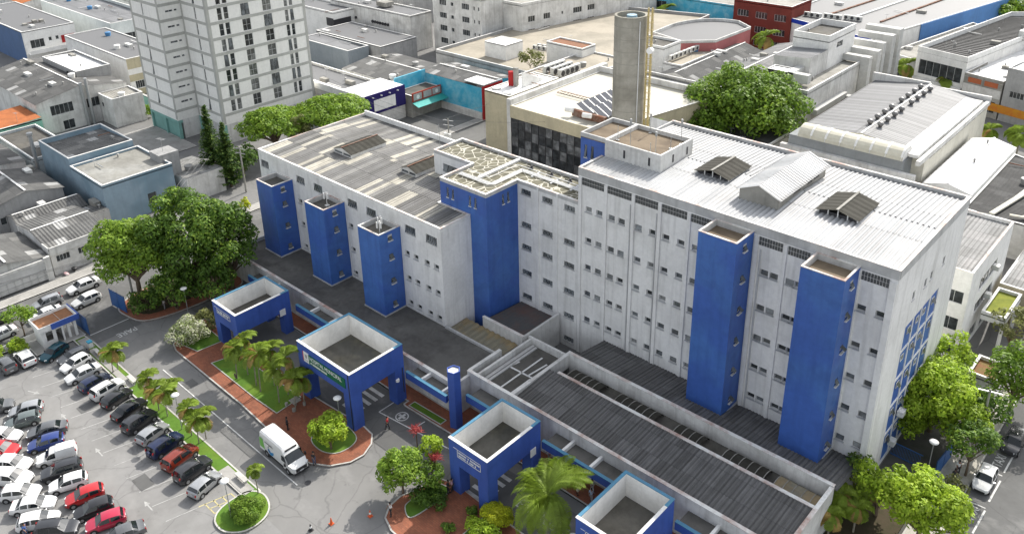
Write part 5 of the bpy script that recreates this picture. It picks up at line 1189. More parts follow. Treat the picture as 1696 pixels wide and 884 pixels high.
house('black_sheet_store', 'blackened ribbed roof right of the white membrane roof', ((-27.4, 127), (-23.9, 127), (-21.0, 151), (-27.4, 154)), 5.2, W_WHITE2, 'sx', DARKR, .5, .2, pitch=.5)
eq = house('black_sheet_store_right', 'blackened ribbed roof with pale stripes at the right edge', ((-23.8, 126), (-14, 126), (-10, 150), (-20.9, 150)), 5.6, W_WHITE2, 'sx', DARKR, .5, .2, pitch=.5)
b_ = MB()
for k in range(3): b_.bar((-21.5 + k * 1.5, 127.2 + k * .6, 6.0), (-14, 128.6 + k * .9, 6.2), .4, .2)
b_.bar((-23.6, 126.4, 5.8), (-19.6, 149.6, 5.9), .7, .25); b_.build('pale_roof_strip', CREAMR, eq)
house('grey_rib_store', 'grey ribbed roof directly behind the annex wing', ((-17.6, 108), (-8, 108), (-8, 125.6), (-17.6, 125.6)), 5.2, BEIGE, 'sy', SHEET_LGREY, .5, .2, pitch=.5)
house('dark_deck_store', 'low dark deck with small fans between hospital and vented hall', (-58, -33, 110, 126.8), 6.0, W_WHITE2, 'flat', DARKROOF, para=.4)
house('dark_deck_store_left', 'grey flat store hidden behind the hospital roof edge', (-70, -59, 112, 140), 6.5, W_WHITE2, 'flat', DARKROOF, para=.4)
ea = house('annex_wing', 'three storey white annex with corrugated roof behind the hospital end', ((-30, 95.3), (-18.2, 95.3), (-18.2, 111.8), (-30, 111.8)), 12.0, W_CLEAN, 'sy', SHEET_LGREY, .4, .8, cop=COPE, S=[(8.4, 11.3, 7.7, 9.3, 3), (8.4, 11.3, 4.1, 5.8, 3), (8.4, 11.3, .8, 2.4, 3)], E=[(4.5, 11.5, 7.4, 9.2, 5), (4.5, 11.5, 4.3, 5.9, 5), (4.6, 7.4, .6, 2.3, 2), (9, 11, .2, 2.4, 1)], pitch=.45)
for (y, z) in ((104.6, 8.4), (103.5, 5.0)):
    b_ = MB(); b_.box(-18.18, -17.5, y, y + .8, z, z + .6); b_.build('window_air_conditioner', AC, ea)
eg2 = house('garden_canopy', 'canopy roof grown over with yellow green weeds at the annex', (-17.5, -14.9, 100.3, 107.2), 5.0, W_CLEAN, 'flat', weathered('weedy_roof', (.19, .21, .03), (.08, .11, .02), .6, 1.2, 6, 0, bump=1), para=.35, z0=3.9)
b_ = MB(); b_.box(-15.3, -14.95, 100.4, 100.8, 0, 3.9); b_.box(-15.3, -14.95, 106.7, 107.1, 0, 3.9); build_each(b_, 'post', W_CLEAN, eg2)
ek = house('planted_kiosk', 'small white kiosk with brown weedy roof between street trees', (-15.6, -12.8, 89.8, 93.8), 3.2, W_CLEAN, 'flat', weathered('dry_weed_roof', (.20, .10, .05), (.12, .14, .04), .8, .9, 5, 0, bump=1), para=.35)
# top right
eo = house('black_ribbed_hall', 'hall with black ribbed roof and white parapet at top right', ((-56.2, 191), (-45.4, 188.2), (-36, 245), (-49.5, 236)), 10.8, W_CLEAN, 'flat', DARKR, para=1.0, S=[(.8, 10.4, 5.0, 8.2, 6)])
b_ = MB(); u = Vector((10.8, -2.8)).normalized(); b_.obox((-50.9, 189.2), (u.x, u.y), 11, .4, 2.6, 4.2); b_.build('balcony', W_CLEAN, eo)
r_ = MB(); rr = 60
for k in range(34):
    t = .02 + .96 * k / 34; a = Vector((-55.9, 191.2)).lerp(Vector((-49.4, 235.5)), t); b = Vector((-45.7, 188.6)).lerp(Vector((-36.3, 244)), t); r_.bar((a.x + .3, a.y, 9.87), (b.x - .3, b.y, 9.87), .25, .1)
r_.build('roof_rib', SHEET_GREY, eo)
es1 = house('mossy_shop', 'stained concrete shop with two orange panels on its face', ((-45.2, 187), (-37.5, 185), (-34, 215), (-42, 216)), 8.0, CONC, 'flat', WHITER, para=.6, S=[(.8, 7.2, 1.0, 3.4, 6)])
b_ = MB(); u = Vector((7.7, -2.0)).normalized(); n_ = Vector((u.y, -u.x))
for s_ in (1.0, 4.4):
    c_ = Vector((-45.2, 187)) + u * (s_ + 1.3) + n_ * .05; b_.obox((c_.x, c_.y), (u.x, u.y), 2.7, .1, 6.3, 7.3)
build_each(b_, 'orange_panel', weathered('faded_orange', (.42, .13, .06), (.3, .1, .05), .4, .8, 2, 0), es1)
b_ = MB(); c_ = Vector((-45.2, 187)) + u * 4 + n_ * .05; b_.obox((c_.x, c_.y), (u.x, u.y), 7.8, .1, 4.2, 5.9); b_.build('white_fascia', W_WHITE2, es1)
es2 = house('grey_block_shop', 'tall grey block at the right edge above a yellow shop front', ((-37.2, 185), (-28, 182.5), (-24, 212), (-33, 214)), 11.0, GREYW, 'flat', WHITER, para=.3, S=[(1.2, 4.0, 5.2, 6.5, 4)])
b_ = MB(); u = Vector((9.2, -2.5)).normalized(); n_ = Vector((u.y, -u.x)); c_ = Vector((-37.2, 185)) + u * 3.5 + n_ * .1; b_.obox((c_.x, c_.y), (u.x, u.y), 12, .2, 1.6, 3.2); b_.build('yellow_fascia', weathered('yellow_orange_fascia', (.55, .26, .03), (.5, .12, .04), .8, .6, 2, 0), es2)
house('middle_low_store', 'pale low roofs between the blue warehouse and black ribbed hall', ((-64.5, 198), (-56.8, 195), (-50.5, 232), (-58, 238)), 6.5, W_WHITE2, 'flat', CONC, para=.5, S=[(.5, 7.2, 1.8, 4.2, 5)])
house('far_right_row', 'distant row of low white roofs at top right edge', ((-40, 252), (-18, 246), (-8, 290), (-34, 300)), 7, W_WHITE2, 'flat', SHEET_LGREY, para=.5)
house('far_top_sheds', 'pale distant sheds behind the trees at the top right', ((-44, 300), (-12, 292), (0, 330), (-36, 340)), 7, W_WHITE2, 'gx', SHEET_LGREY, 1.5, 0)
house('far_left_shed_roofs', 'grey roofs above the long white depot at the top', (-200, -168, 182, 200), 9, W_WHITE2, 'gx', SHEET_LGREY, 1.5, 0)
# air conditioning units as individual things
def acunit(w=.95, d=.38, h=.7):
    e = empty('air_conditioner', (0, 0, 0), 'x', 'air conditioner', None, local=True)
    m = MB(); m.box(-w / 2, w / 2, -d / 2, d / 2, .05, h + .05); m.build('casing', AC, e)
    m = MB()
    for i in range(2):
        for k in range(12):
            pass
    m.tube((-w * .12, -d / 2 - .001, h * .52), (-w * .12, -d / 2 - .02, h * .52), h * .4, 14); m.build('fan_grille', STEELD, e)
    m = MB(); m.box(-w * .4, -w * .3, -d / 2, d / 2, 0, .05); m.box(w * .3, w * .4, -d / 2, d / 2, 0, .05); m.build('feet', STEELD, e)
    return e
ac0 = acunit(); acused = [False]
def ac(x, y, z, rz, label, group, s=1.0):
    o = copy_tree(ac0) if acused[0] else ac0
    acused[0] = True; o.location = (x, y, z); o.rotation_euler[2] = rz; o.scale = (s, s, s); o['label'] = label; o['group'] = group
for r_ in range(2):
    for k in range(7): ac(-128.5 + k * 1.3, 148.0 + r_ * 1.6 + k * .25, 7.3, 0, ('front' if r_ == 0 else 'back') + ' row condenser number %s from the left on the sandy terrace' % ('one', 'two', 'three', 'four', 'five', 'six', 'seven')[k], 'condensers on the sandy terrace', 1.15)
for j in range(3):
    for k in range(4): ac(-108.2 + j * 2.0, 128.4 + k * 1.5, 10.0, R(90), ('left', 'middle', 'right')[j] + ' bank behind the glass office, ' + ('first', 'second', 'third', 'fourth')[k] + ' tall cream condenser from the front', 'condenser bank behind the glass office', 2.1)
for k in range(7): ac(-98.8 + .02 * k, 160.8 + k * 1.75, 7.0, R(90), ('first', 'second', 'third', 'fourth', 'fifth', 'sixth', 'seventh')[k] + ' condenser from the near end along the red store', 'condensers along the red store', 1.5)
for k in range(9): ac(-90 + k * 1.55, 210.5 + (k // 3) * 1.3, 8.8, 0, ('left', 'middle', 'right')[k // 3] + ' trio behind the blue trimmed front, ' + ('left', 'centre', 'right')[k % 3] + ' condenser', 'condensers on the blue trim warehouse', 1.5)
for k in range(5): ac(-41.5 + k * .6, 214 + k * 2.0, 9.9, R(80), ('nearest', 'second', 'middle', 'fourth', 'farthest')[k] + ' tall condenser in the row on the black ribbed hall', 'condensers on the black ribbed hall', 2.8)
# gate house and gates
kg = empty('gate_house', (-104.2, 26.4, 0), 'small white gate house with blue fascia and rusty flat roof', 'gatehouse')
b_ = MB(); wall_open(b_, (-106.0, 24.8), (-103.2, 24.8), 0, 3.0, [], .1); wall_open(b_, (-103.2, 24.8), (-103.2, 27.4), 0, 3.0, [(.5, 1.3, .9, 2.2), (1.7, 2.4, 0.05, 2.1)], .15); wall_open(b_, (-103.2, 27.4), (-106.0, 27.4), 0, 3.0, [], .1); wall_open(b_, (-106.0, 27.4), (-106.0, 24.8), 0, 3.0, [], .1)
b_.build('wall', W_CLEAN, kg)
b_ = MB(); b_.box(-106.2, -102.9, 24.6, 29.2, 2.75, 2.9); b_.build('roof', weathered('rusty_flat_roof', (.30, .15, .08), (.14, .07, .04), .6, .8, 3, 0), kg)
b_ = MB(); parapet(b_, rect(-106.25, -102.85, 24.55, 29.25), .15, 2.6, 3.25); b_.build('parapet', W_CLEAN, kg)
b_ = MB(); b_.box(-102.84, -102.7, 26.0, 29.3, 2.55, 3.3); b_.box(-106.3, -102.7, 29.26, 29.4, 2.55, 3.3); b_.build('blue_fascia', BLUEV, kg)
b_ = MB(); b_.box(-103.5, -103.2, 28.7, 29.0, 0, 2.7); b_.box(-103.6, -103.3, 27.9, 28.2, 0, 2.7); build_each(b_, 'column', W_CLEAN, kg)
GB = plain('blue_gate_sheet', (.02, .10, .30), .5)
def gate(name, a, b, h, label):
    m = MB(); m.bar((a[0], a[1], h / 2 + .1), (b[0], b[1], h / 2 + .1), .05, h)
    n = MB(); 
    for t in (0, .5, 1): q = lerp((*a, 0), (*b, 0), t); n.bar((q[0], q[1], 0), (q[0], q[1], h + .25), .09)
    n.bar((a[0], a[1], h + .15), (b[0], b[1], h + .15), .09)
    e = empty(name, ((a[0] + b[0]) / 2, (a[1] + b[1]) / 2, 0), label, 'gate'); m.build('sheet', GB, e); n.build('frame', plain('gate_frame', (.02, .07, .2), .5) if 'gate_frame' not in bpy.data.materials else bpy.data.materials['gate_frame'], e)
gate('entrance_gate', (-106.0, 29.8), (-102.2, 29.9), 2.3, 'open blue gate leaf beside the small gate house')
gate('entrance_gate', (-106.9, 35.0), (-103.3, 35.4), 2.4, 'open blue gate leaf under the big street tree')
gate('side_gate', (-13.75, 74.6), (-13.5, 78.6), 2.0, 'blue sheet gate on the east pavement by the parked taxi')
def railing(name, x0, y0, x1, y1, h, label, m=None, step=.14):
    L = math.hypot(x1 - x0, y1 - y0); e = MB()
    for z in (.15, h): e.bar((x0, y0, z), (x1, y1, z), .06)
    for k in range(int(L / step)): t = k * step / L; e.bar((x0 + (x1 - x0) * t, y0 + (y1 - y0) * t, 0), (x0 + (x1 - x0) * t, y0 + (y1 - y0) * t, h), .03)
    tag(e.build(name, m or GB), label, 'fence')
railing('garden_railing', -18.2, 75.3, -15.2, 75.2, 1.6, 'blue bar fence at the foot of the hospital end wall')
b_ = MB(); b_.box(-120.2, -120.0, 32.7, 41.8, .12, .14)

# ---- rooftop clutter: each piece is a part of its building ----
TANKB = plain('blue_water_tank', (.06, .20, .40), .5); VENTM = plain('weathered_vent', (.30, .30, .29), .6, .3)
for bi, (e, p, z, roof, rise) in enumerate(HB_):
    if e.name.split('.')[0] in ('white_tank_box', 'plant_room_box', 'air_plant_group', 'garden_canopy', 'planted_kiosk', 'teal_wall_yard', 'fin_wall', 'vented_hall', 'glass_office', 'annex_wing', 'snack_kiosk', 'shade_store', 'grey_cap_annex', 'orange_shop', 'street_house', 'gated_house'): continue
    rg = random.Random(900 + bi); A, B, Cc, D = [Vector(q) for q in p]; area = (B - A).length * (D - A).length; n = min(12, max(2, int(area / 45)))
    for k in range(n):
        u, v = rg.uniform(.1, .9), rg.uniform(.08, .92); q = (A.lerp(B, u)).lerp(D.lerp(Cc, u), v)
        if roof == 'gy': zz = z + rise * (1 - abs(u - .5) * 2)
        elif roof == 'gx': zz = z + rise * (1 - abs(v - .5) * 2)
        elif roof == 'sx': zz = z + rise * u
        elif roof == 'sy': zz = z + rise * v
        else: zz = z
        m = MB(); t_ = rg.random()
        if t_ < .3: m.tube((q.x, q.y, zz - .2), (q.x, q.y, zz + .5), .14, 8); m.lathe((q.x, q.y, zz + .5), [(.14, 0), (.26, .08), (0, .26)], 10); m.build('roof_vent', VENTM, e)
        elif t_ < .5:
            h_ = rg.uniform(1.4, 2.8); m.tube((q.x, q.y, zz - .2), (q.x, q.y, zz + h_), .03, 5); m.tube((q.x - .6, q.y, zz + h_ - .2), (q.x + .6, q.y, zz + h_ - .1), .022, 4)
            for s in (-.5, -.2, .1, .4): m.tube((q.x + s, q.y - .35, zz + h_ - .15), (q.x + s, q.y + .35, zz + h_ - .15), .016, 4)
            m.build('television_aerial', STEELG, e)
        elif t_ < .62: m.lathe((q.x, q.y, zz - .1), [(.62, 0), (.75, 1.0), (.7, 1.05), (0, 1.2)], 16); m.build('water_tank', rg.choice((TANKB, W_CLEAN, VENTM)), e)
        elif t_ < .8:
            a_ = rg.uniform(.6, 1.4); m.box(q.x - a_, q.x + a_, q.y - .5, q.y + .5, zz - .3, zz + rg.uniform(.35, .8)); m.build('roof_box', rg.choice((W_WHITE2, CONC, AC)), e)
        else:
            d_ = (B - A).normalized() if rg.random() < .5 else (D - A).normalized(); L = rg.uniform(2, 5); zz2 = zz + .35
            m.bar((q.x - d_.x * L / 2, q.y - d_.y * L / 2, zz2), (q.x + d_.x * L / 2, q.y + d_.y * L / 2, zz2), .12, .12); m.build('roof_pipe', rg.choice((W_CLEAN, RUST, STEELG)), e)

# ================= TREES AND PLANTS =================
def leafmat(name, col, var=.35):
    n = NT(name); p = n.coord('pos')
    f = n.ramp(n.noise(p, .9, 3), [(.3, G0), (.7, G1)])
    c = n.mix(f, tuple(x * (1 - var) for x in col), tuple(x * (1 + var) for x in col))
    n.put(c, n.b.inputs['Base Color']); n.b.inputs['Roughness'].default_value = .55; n.b.inputs['Specular IOR Level'].default_value = .25
    tr = n.node('ShaderNodeBsdfTranslucent'); n.put(c, tr.inputs['Color'])
    mx = n.node('ShaderNodeMixShader'); mx.inputs[0].default_value = .45
    n.put(n.b.outputs[0], mx.inputs[1]); n.put(tr.outputs[0], mx.inputs[2]); n.put(mx.outputs[0], n.n['Material Output'].inputs[0])
    return n.m
BARK = weathered('grey_brown_bark', (.16, .12, .085), (.07, .055, .04), .6, .9, 4, .2)
BARKP = weathered('pale_palm_bark', (.26, .24, .19), (.12, .11, .08), .6, 1.2, 4, 0)
L_DARK = [leafmat('leaf_deep_green', (0.069, 0.133, 0.021)), leafmat('leaf_mid_green', (0.119, 0.214, 0.030)), leafmat('leaf_fresh_green', (0.228, 0.339, 0.042))]
L_MID = [leafmat('leaf_green_a', (0.103, 0.184, 0.024)), leafmat('leaf_green_b', (0.170, 0.281, 0.033)), leafmat('leaf_green_c', (0.262, 0.388, 0.045))]
L_LIME = [leafmat('leaf_lime_a', (0.194, 0.291, 0.024)), leafmat('leaf_lime_b', (0.297, 0.428, 0.035)), leafmat('leaf_lime_c', (0.410, 0.544, 0.047))]
L_YEL = [leafmat('leaf_yellow_a', (0.387, 0.417, 0.020)), leafmat('leaf_yellow_b', (0.506, 0.536, 0.027)), leafmat('leaf_yellow_c', (0.298, 0.357, 0.020))]
L_OLIVE = [leafmat('leaf_olive_a', (0.179, 0.194, 0.068)), leafmat('leaf_olive_b', (0.254, 0.268, 0.095)), leafmat('leaf_olive_c', (0.133, 0.149, 0.047))]
L_PALE = [leafmat('leaf_pale_a', (0.149, 0.194, 0.068)), leafmat('leaf_pale_b', (0.298, 0.357, 0.149)), leafmat('leaf_white_bloom', (0.600, 0.600, 0.459))]
L_RED = [leafmat('leaf_red_a', (0.387, 0.075, 0.081)), leafmat('leaf_red_b', (0.536, 0.149, 0.135))]
L_PALM = [leafmat('frond_green', (0.216, 0.300, 0.037)), leafmat('frond_light', (0.254, 0.350, 0.054)), leafmat('frond_brown', (0.402, 0.284, 0.095))]
L_CONE = [leafmat('conifer_dark', (0.046, 0.098, 0.024)), leafmat('conifer_green', (0.103, 0.174, 0.035)), leafmat('conifer_tip', (0.194, 0.271, 0.059))]
def leaf(mb, c, n, s, rg, m, asp=1.7):
    n = n.normalized(); a = n.orthogonal().normalized(); a = Matrix.Rotation(rg.uniform(0, 6.28), 3, n) @ a; b = n.cross(a)
    a *= s * .5 * asp; b *= s * .5
    mb.face([c - a, c - b * .9, c + a, c + b * .9], m)
def crown_leaves(lobes, size, dens, rg, mats_w, flat=1.0, upbias=.5, inner=.25):
    mb = MB()
    for (cx, cy, cz, r, rz) in lobes:
        n = int(dens * 4 * math.pi * r * (r + rz) / 2 / (size * size))
        tone = rg.random()
        for _ in range(n):
            u = Vector((rg.gauss(0, 1), rg.gauss(0, 1), rg.gauss(0, 1))).normalized()
            if u.z < -.35 and rg.random() < .6: u.z = -u.z
            rad = 1 - abs(rg.gauss(0, .12)) if rg.random() > inner else rg.uniform(.3, .95)
            c = Vector((cx + u.x * r * rad, cy + u.y * r * rad, cz + u.z * rz * rad))
            nn = u + Vector((rg.gauss(0, .45), rg.gauss(0, .45), rg.gauss(0, .45) + upbias))
            q = rg.random() * .8 + tone * .35
            leaf(mb, c, nn, size * rg.uniform(.7, 1.3), rg, 0 if q < mats_w[0] else (1 if q < mats_w[1] else 2))
    return mb
def limb(mb, p, q, r0, r1, rg, k=4, sag=.12):
    p, q = V(p), V(q); prev = p; L = (q - p).length
    off = Vector((rg.uniform(-1, 1), rg.uniform(-1, 1), .4)) * L * sag
    for i in range(1, k + 1):
        t = i / k; c = p.lerp(q, t) + off * math.sin(math.pi * t)
        mb.tube(prev, c, r0 + (r1 - r0) * (i - 1) / k, 7, 0, r0 + (r1 - r0) * i / k, cap=False); prev = c
def tree(name, label, base, h, rad, mats, seed, size=.26, dens=.5, nl=26, flat=.6, trunk=.25, shape='round', cat='tree', group=None, w=(.35, .75), lobe=.30, clear=.35, sq=.8):
    rg = random.Random(seed); b = V(base)
    e = empty(name, base, label, cat, group)
    if not isinstance(rad, tuple): rad = (rad, rad)
    ch = h * (1 - clear); rz = ch / 2; cz = b.z + h - rz
    lobes = []
    tries = 0
    while len(lobes) < nl and tries < 4000:
        tries += 1
        u = Vector((rg.gauss(0, 1), rg.gauss(0, 1), rg.gauss(0, 1))).normalized()
        if shape == 'umbrella': u.z = abs(u.z) * .9
        elif u.z < -.5: continue
        q = rg.uniform(.45, .82)
        lr = lobe * (rad[0] + rad[1]) / 2 * rg.uniform(.7, 1.25)
        c = (b.x + u.x * rad[0] * q, b.y + u.y * rad[1] * q, cz + u.z * rz * q * (1 if shape != 'umbrella' else .9) - (rz * .3 if shape == 'umbrella' else 0))
        if any((c[0] - o[0]) ** 2 + (c[1] - o[1]) ** 2 + (c[2] - o[2]) ** 2 < (lr * .75) ** 2 for o in lobes): continue
        lobes.append((*c, lr, lr * sq))
    mb = MB(); top = b + Vector((0, 0, h * clear * .9))
    limb(mb, b - Vector((0, 0, .1)), top, trunk, trunk * .7, rg, 4, .03)
    for l in lobes[::2]:
        limb(mb, top + Vector((rg.uniform(-.1, .1), rg.uniform(-.1, .1), rg.uniform(-.3, .2))), (l[0], l[1], l[2] - l[4] * .3), trunk * .45, trunk * .1, rg, 4, .1)
    mb.build('trunk', BARK, e, True)
    crown_leaves(lobes, size, dens, rg, w).build('crown', mats, e)
    return e
def g0(p): return (p[0], p[1], 0.0)
# the big street tree group by the gate
tree('street_tree', 'big bright green tree on the left, leaning over the road by the gate', g0((-104.62,38.10,7.50)), 12.8, (5.9, 6.0), L_MID, 1, .28, .78, 44, trunk=.4, clear=.3, w=(.2, .6), lobe=.27)
tree('dark_street_tree', 'dense dark green tree in the middle of the left group, reaching highest', g0((-101.01,44.08,9.50)), 16.0, (6.2, 6.6), L_DARK, 2, .28, .8, 48, trunk=.45, clear=.2, w=(.45, .85), lobe=.27)
tree('dark_street_tree', 'dark green tree at the right of the left group, beside the first blue shaft', g0((-97.95,48.10,8.00)), 13.5, (5.0, 5.4), L_DARK, 3, .28, .78, 36, trunk=.4, clear=.15, w=(.55, .95), lobe=.29)
tree('under_tree', 'low shaded tree under the big group, above the brick path', g0((-99.09,40.33,4.00)), 7.5, (4.2, 3.2), L_DARK, 4, .28, .6, 20, trunk=.25, clear=.1, w=(.5, .9), lobe=.3)
tree('under_tree', 'low dark tree at the right foot of the big group, next to the leftmost portal', g0((-95.47,44.45,4.00)), 7.5, (3.8, 3.4), L_DARK, 41, .28, .6, 18, trunk=.25, clear=.1, w=(.6, .95), lobe=.3)
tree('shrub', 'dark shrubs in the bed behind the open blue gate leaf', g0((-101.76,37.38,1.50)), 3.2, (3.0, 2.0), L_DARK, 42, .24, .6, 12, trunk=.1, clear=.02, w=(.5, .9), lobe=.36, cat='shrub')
# conifers
def conifer(label, base, h, r, seed):
    rg = random.Random(seed); e = empty('conifer', base, label, 'conifer'); b = V(base)
    m = MB(); m.tube(b, b + Vector((0, 0, h)), .22, 8, 0, .03); m.build('trunk', BARK, e, True)
    m = MB(); z = h * .08
    while z < h - .1:
        t = 1 - z / h; rr = r * (t ** .8) * rg.uniform(.85, 1.1) + .1; k = 9
        for i in range(k):
            a = rg.uniform(0, 6.28); L = rr * rg.uniform(.75, 1.1); n = int(L / .13) + 2
            for j in range(n):
                q = j / n; c = b + Vector((math.cos(a) * L * q, math.sin(a) * L * q, z + .25 * L * q * q))
                for s in range(2): leaf(m, c + Vector((rg.gauss(0, .12), rg.gauss(0, .12), rg.gauss(0, .08))), Vector((rg.gauss(0, .5), rg.gauss(0, .5), 1)), .24, rg, 0 if rg.random() < .5 else (1 if rg.random() < .7 else 2))
        z += .30
    m.build('crown', L_CONE, e)
conifer('tall narrow dark conifer in front of the apartment tower', g0((-132.28,65.26,5.00)), 14.8, 3.0, 5)
conifer('shorter conifer on the right of the tall one by the apartment tower', g0((-129.14,66.34,4.00)), 12.2, 3.0, 6)
tree('shaded_tree', 'dark shaded tree between conifers and hospital wing', g0((-131.62,70.41,3.50)), 6.5, (3.4, 4.0), L_DARK, 43, .3, .6, 16, trunk=.25, clear=.1, w=(.8, 1.2), lobe=.32)
# umbrella tree and neighbours behind the wing
tree('umbrella_tree', 'flat topped bright green tree behind the hospital wing, right half', g0((-130.32,89.48,8.50)), 12.2, (7.6, 8.4), L_MID, 7, .34, .8, 55, trunk=.4, shape='umbrella', clear=.3, w=(.2, .65), lobe=.26, sq=.5)
tree('umbrella_tree', 'flat topped bright green tree by the tower, left half', g0((-134.90,79.63,8.50)), 12.0, (6.6, 7.4), L_MID, 8, .34, .8, 50, trunk=.4, shape='umbrella', clear=.25, w=(.2, .65), lobe=.27, sq=.5)
tree('olive_tree', 'brownish olive feathery tree in front of the flat topped trees', g0((-130.89,82.26,6.50)), 9.4, (3.0, 3.0), L_OLIVE, 9, .22, .55, 20, trunk=.2, clear=.15, w=(.4, .8), lobe=.32)
# rear big tree
tree('large_rear_tree', 'very large round green tree behind the white hospital roof', g0((-68.15,137.76,10.00)), 17.0, (12.0, 11.5), L_MID, 10, .42, .75, 75, trunk=.6, clear=.15, w=(.45, .9), lobe=.22)
tree('rear_tree', 'smaller dark green tree left of the very large rear tree', g0((-71.42,128.00,8.50)), 10.5, (6.0, 4.0), L_MID, 11, .36, .6, 26, trunk=.4, clear=.2, w=(.6, 1.0), lobe=.28)
tree('rear_shrub', 'little bush at the foot of the silo behind the blue shaft', g0((-73.68,116.31,11.00)), 12.2, (1.6, 1.2), L_MID, 44, .25, .6, 9, trunk=.15, clear=.6, lobe=.4, cat='shrub')
# right street trees
tree('street_tree_lime', 'large lime green tree against the hospital end wall', g0((-16.36,81.32,4.60)), 8.4, (4.2, 4.8), L_LIME, 12, .24, .75, 44, trunk=.28, clear=.2, w=(.25, .7), lobe=.27)
tree('street_tree_lime', 'lime green tree behind the large one, near the annex wing', g0((-17.38,87.92,5.50)), 8.6, (2.8, 3.4), L_LIME, 13, .24, .6, 22, trunk=.25, clear=.2, w=(.35, .8), lobe=.3)
tree('round_street_tree', 'round dark green tree on a thin trunk beside the parked white taxi', g0((-11.62,76.97,4.20)), 5.9, (2.5, 2.5), L_DARK, 14, .22, .7, 22, trunk=.13, clear=.4, w=(.4, .85), lobe=.33)
tree('mixed_street_tree', 'loose dark tree with paler patches below the planted kiosk', g0((-12.31,83.77,4.50)), 6.8, (2.6, 3.0), L_DARK, 15, .26, .5, 18, trunk=.2, clear=.25, w=(.55, .95), lobe=.32)
tree('edge_street_tree', 'green tree at the right edge above the dark parked car', g0((-11.10,90.16,5.20)), 8.2, (3.4, 4.2), L_MID, 16, .26, .62, 28, trunk=.28, clear=.25, w=(.35, .8), lobe=.29)
tree('pinkish_tree', 'thin tree with brownish drooping branches near the garden canopy', g0((-14.06,100.82,4.50)), 6.5, (2.6, 2.6), L_OLIVE, 17, .24, .4, 16, trunk=.18, clear=.3, w=(.4, .8), lobe=.3)
tree('foreground_tree', 'broad yellow green tree in the bottom right foreground', g0((-12.39,66.01,5.00)), 7.2, (4.4, 3.4), L_LIME, 18, .22, .8, 52, trunk=.28, clear=.2, w=(.2, .6), lobe=.25)
tree('foreground_tree', 'yellow green tree crown behind the foreground one, touching the wall corner', g0((-16.22,66.25,4.60)), 6.4, (3.2, 2.6), L_LIME, 19, .22, .6, 24, trunk=.22, clear=.2, w=(.45, .9), lobe=.28)
tree('feathery_tree', 'small grey green feathery bush at the corner of the corrugated roof', g0((-18.61,67.39,3.60)), 5.4, (1.5, 1.5), L_CONE, 20, .2, .5, 10, trunk=.12, clear=.2, w=(.3, .7), lobe=.4)
tree('thin_bush', 'thin brown green bush beside the foreground tree and pavement', g0((-11.73,72.62,1.80)), 3.0, (1.4, 1.2), L_OLIVE, 21, .18, .4, 10, trunk=.06, clear=.15, lobe=.4, cat='shrub')
# portal islands
tree('island_tree', 'round bright tree on the brick island beside the white van', g0((-61.47,37.87,2.60)), 4.1, (2.6, 2.2), L_LIME, 22, .20, .75, 24, trunk=.12, clear=.25, w=(.25, .7), lobe=.31)
tree('clustered_tree', 'largest rounded green tree on the island left of the third portal', g0((-51.31,38.88,2.90)), 4.9, (2.5, 2.6), L_MID, 23, .19, .8, 26, trunk=.14, clear=.25, w=(.2, .6), lobe=.31)
tree('clustered_tree', 'small rounded lime tree nearest the third portal on its island', g0((-51.10,42.57,3.20)), 4.8, (1.25, 1.4), L_LIME, 24, .19, .8, 14, trunk=.12, clear=.35, w=(.3, .75), lobe=.38)
tree('clustered_tree', 'shaded green tree with red tuft at the right of the island', g0((-49.25,40.95,2.20)), 3.6, (1.5, 1.5), L_MID, 25, .19, .7, 14, trunk=.12, clear=.2, w=(.6, 1.0), lobe=.38)
tree('hedge_block', 'dark clipped hedge in the bed below the clustered trees', g0((-48.38,39.80,0.80)), 1.5, (1.9, 1.7), L_DARK, 26, .16, .8, 14, trunk=.06, clear=.02, w=(.7, 1.1), lobe=.38, cat='hedge')
tree('flowering_bush', 'wide pale bush full of white flowers beside the leftmost portal', g0((-90.83,37.79,1.60)), 3.0, (3.0, 2.6), L_PALE, 27, .17, .75, 26, trunk=.1, clear=.05, w=(.3, .65), lobe=.32, cat='shrub')
tree('shrub', 'greyish bush behind the white flowering bush', g0((-91.14,40.32,1.80)), 3.4, (1.7, 1.7), L_OLIVE, 28, .2, .6, 12, trunk=.1, clear=.05, lobe=.38, cat='shrub')
tree('clipped_ball_shrub', 'clipped round green ball shrub on the round island', g0((-60.27,27.11,0.90)), 1.7, (1.55, 1.45), L_MID, 29, .11, 1.0, 22, trunk=.08, clear=.02, w=(.4, .9), lobe=.42, cat='shrub')
tree('yellow_topiary', 'bright yellow mushroom shaped topiary bush by the coconut palm', g0((-41.75,42.14,1.30)), 2.0, (1.65, 1.3), L_YEL, 30, .10, 1.1, 22, trunk=.08, clear=.15, w=(.4, .8), lobe=.42, cat='shrub', sq=.7)
for i, (q, r, lb) in enumerate((((-44.15,43.40,0.60), .8, 'dark ball shrub left of the yellow topiary'), ((-44.34,41.37,0.50), .6, 'small dark ball shrub at the edge of the diagonal brick path'), ((-44.64,38.60,0.50), .6, 'dark ball shrub at the bottom edge beside the brick path'))):
    tree('ball_shrub', lb, g0(q), r * 1.6, (r, r), L_DARK, 31 + i, .12, .9, 12, trunk=.05, clear=.02, lobe=.45, cat='shrub')
tree('pale_shrub', 'pale green bushy plant at the bottom edge below the yellow topiary', g0((-41.40,40.30,0.70)), 1.5, (2.6, 1.0), L_LIME, 35, .15, .8, 14, trunk=.05, clear=.02, lobe=.4, cat='shrub')
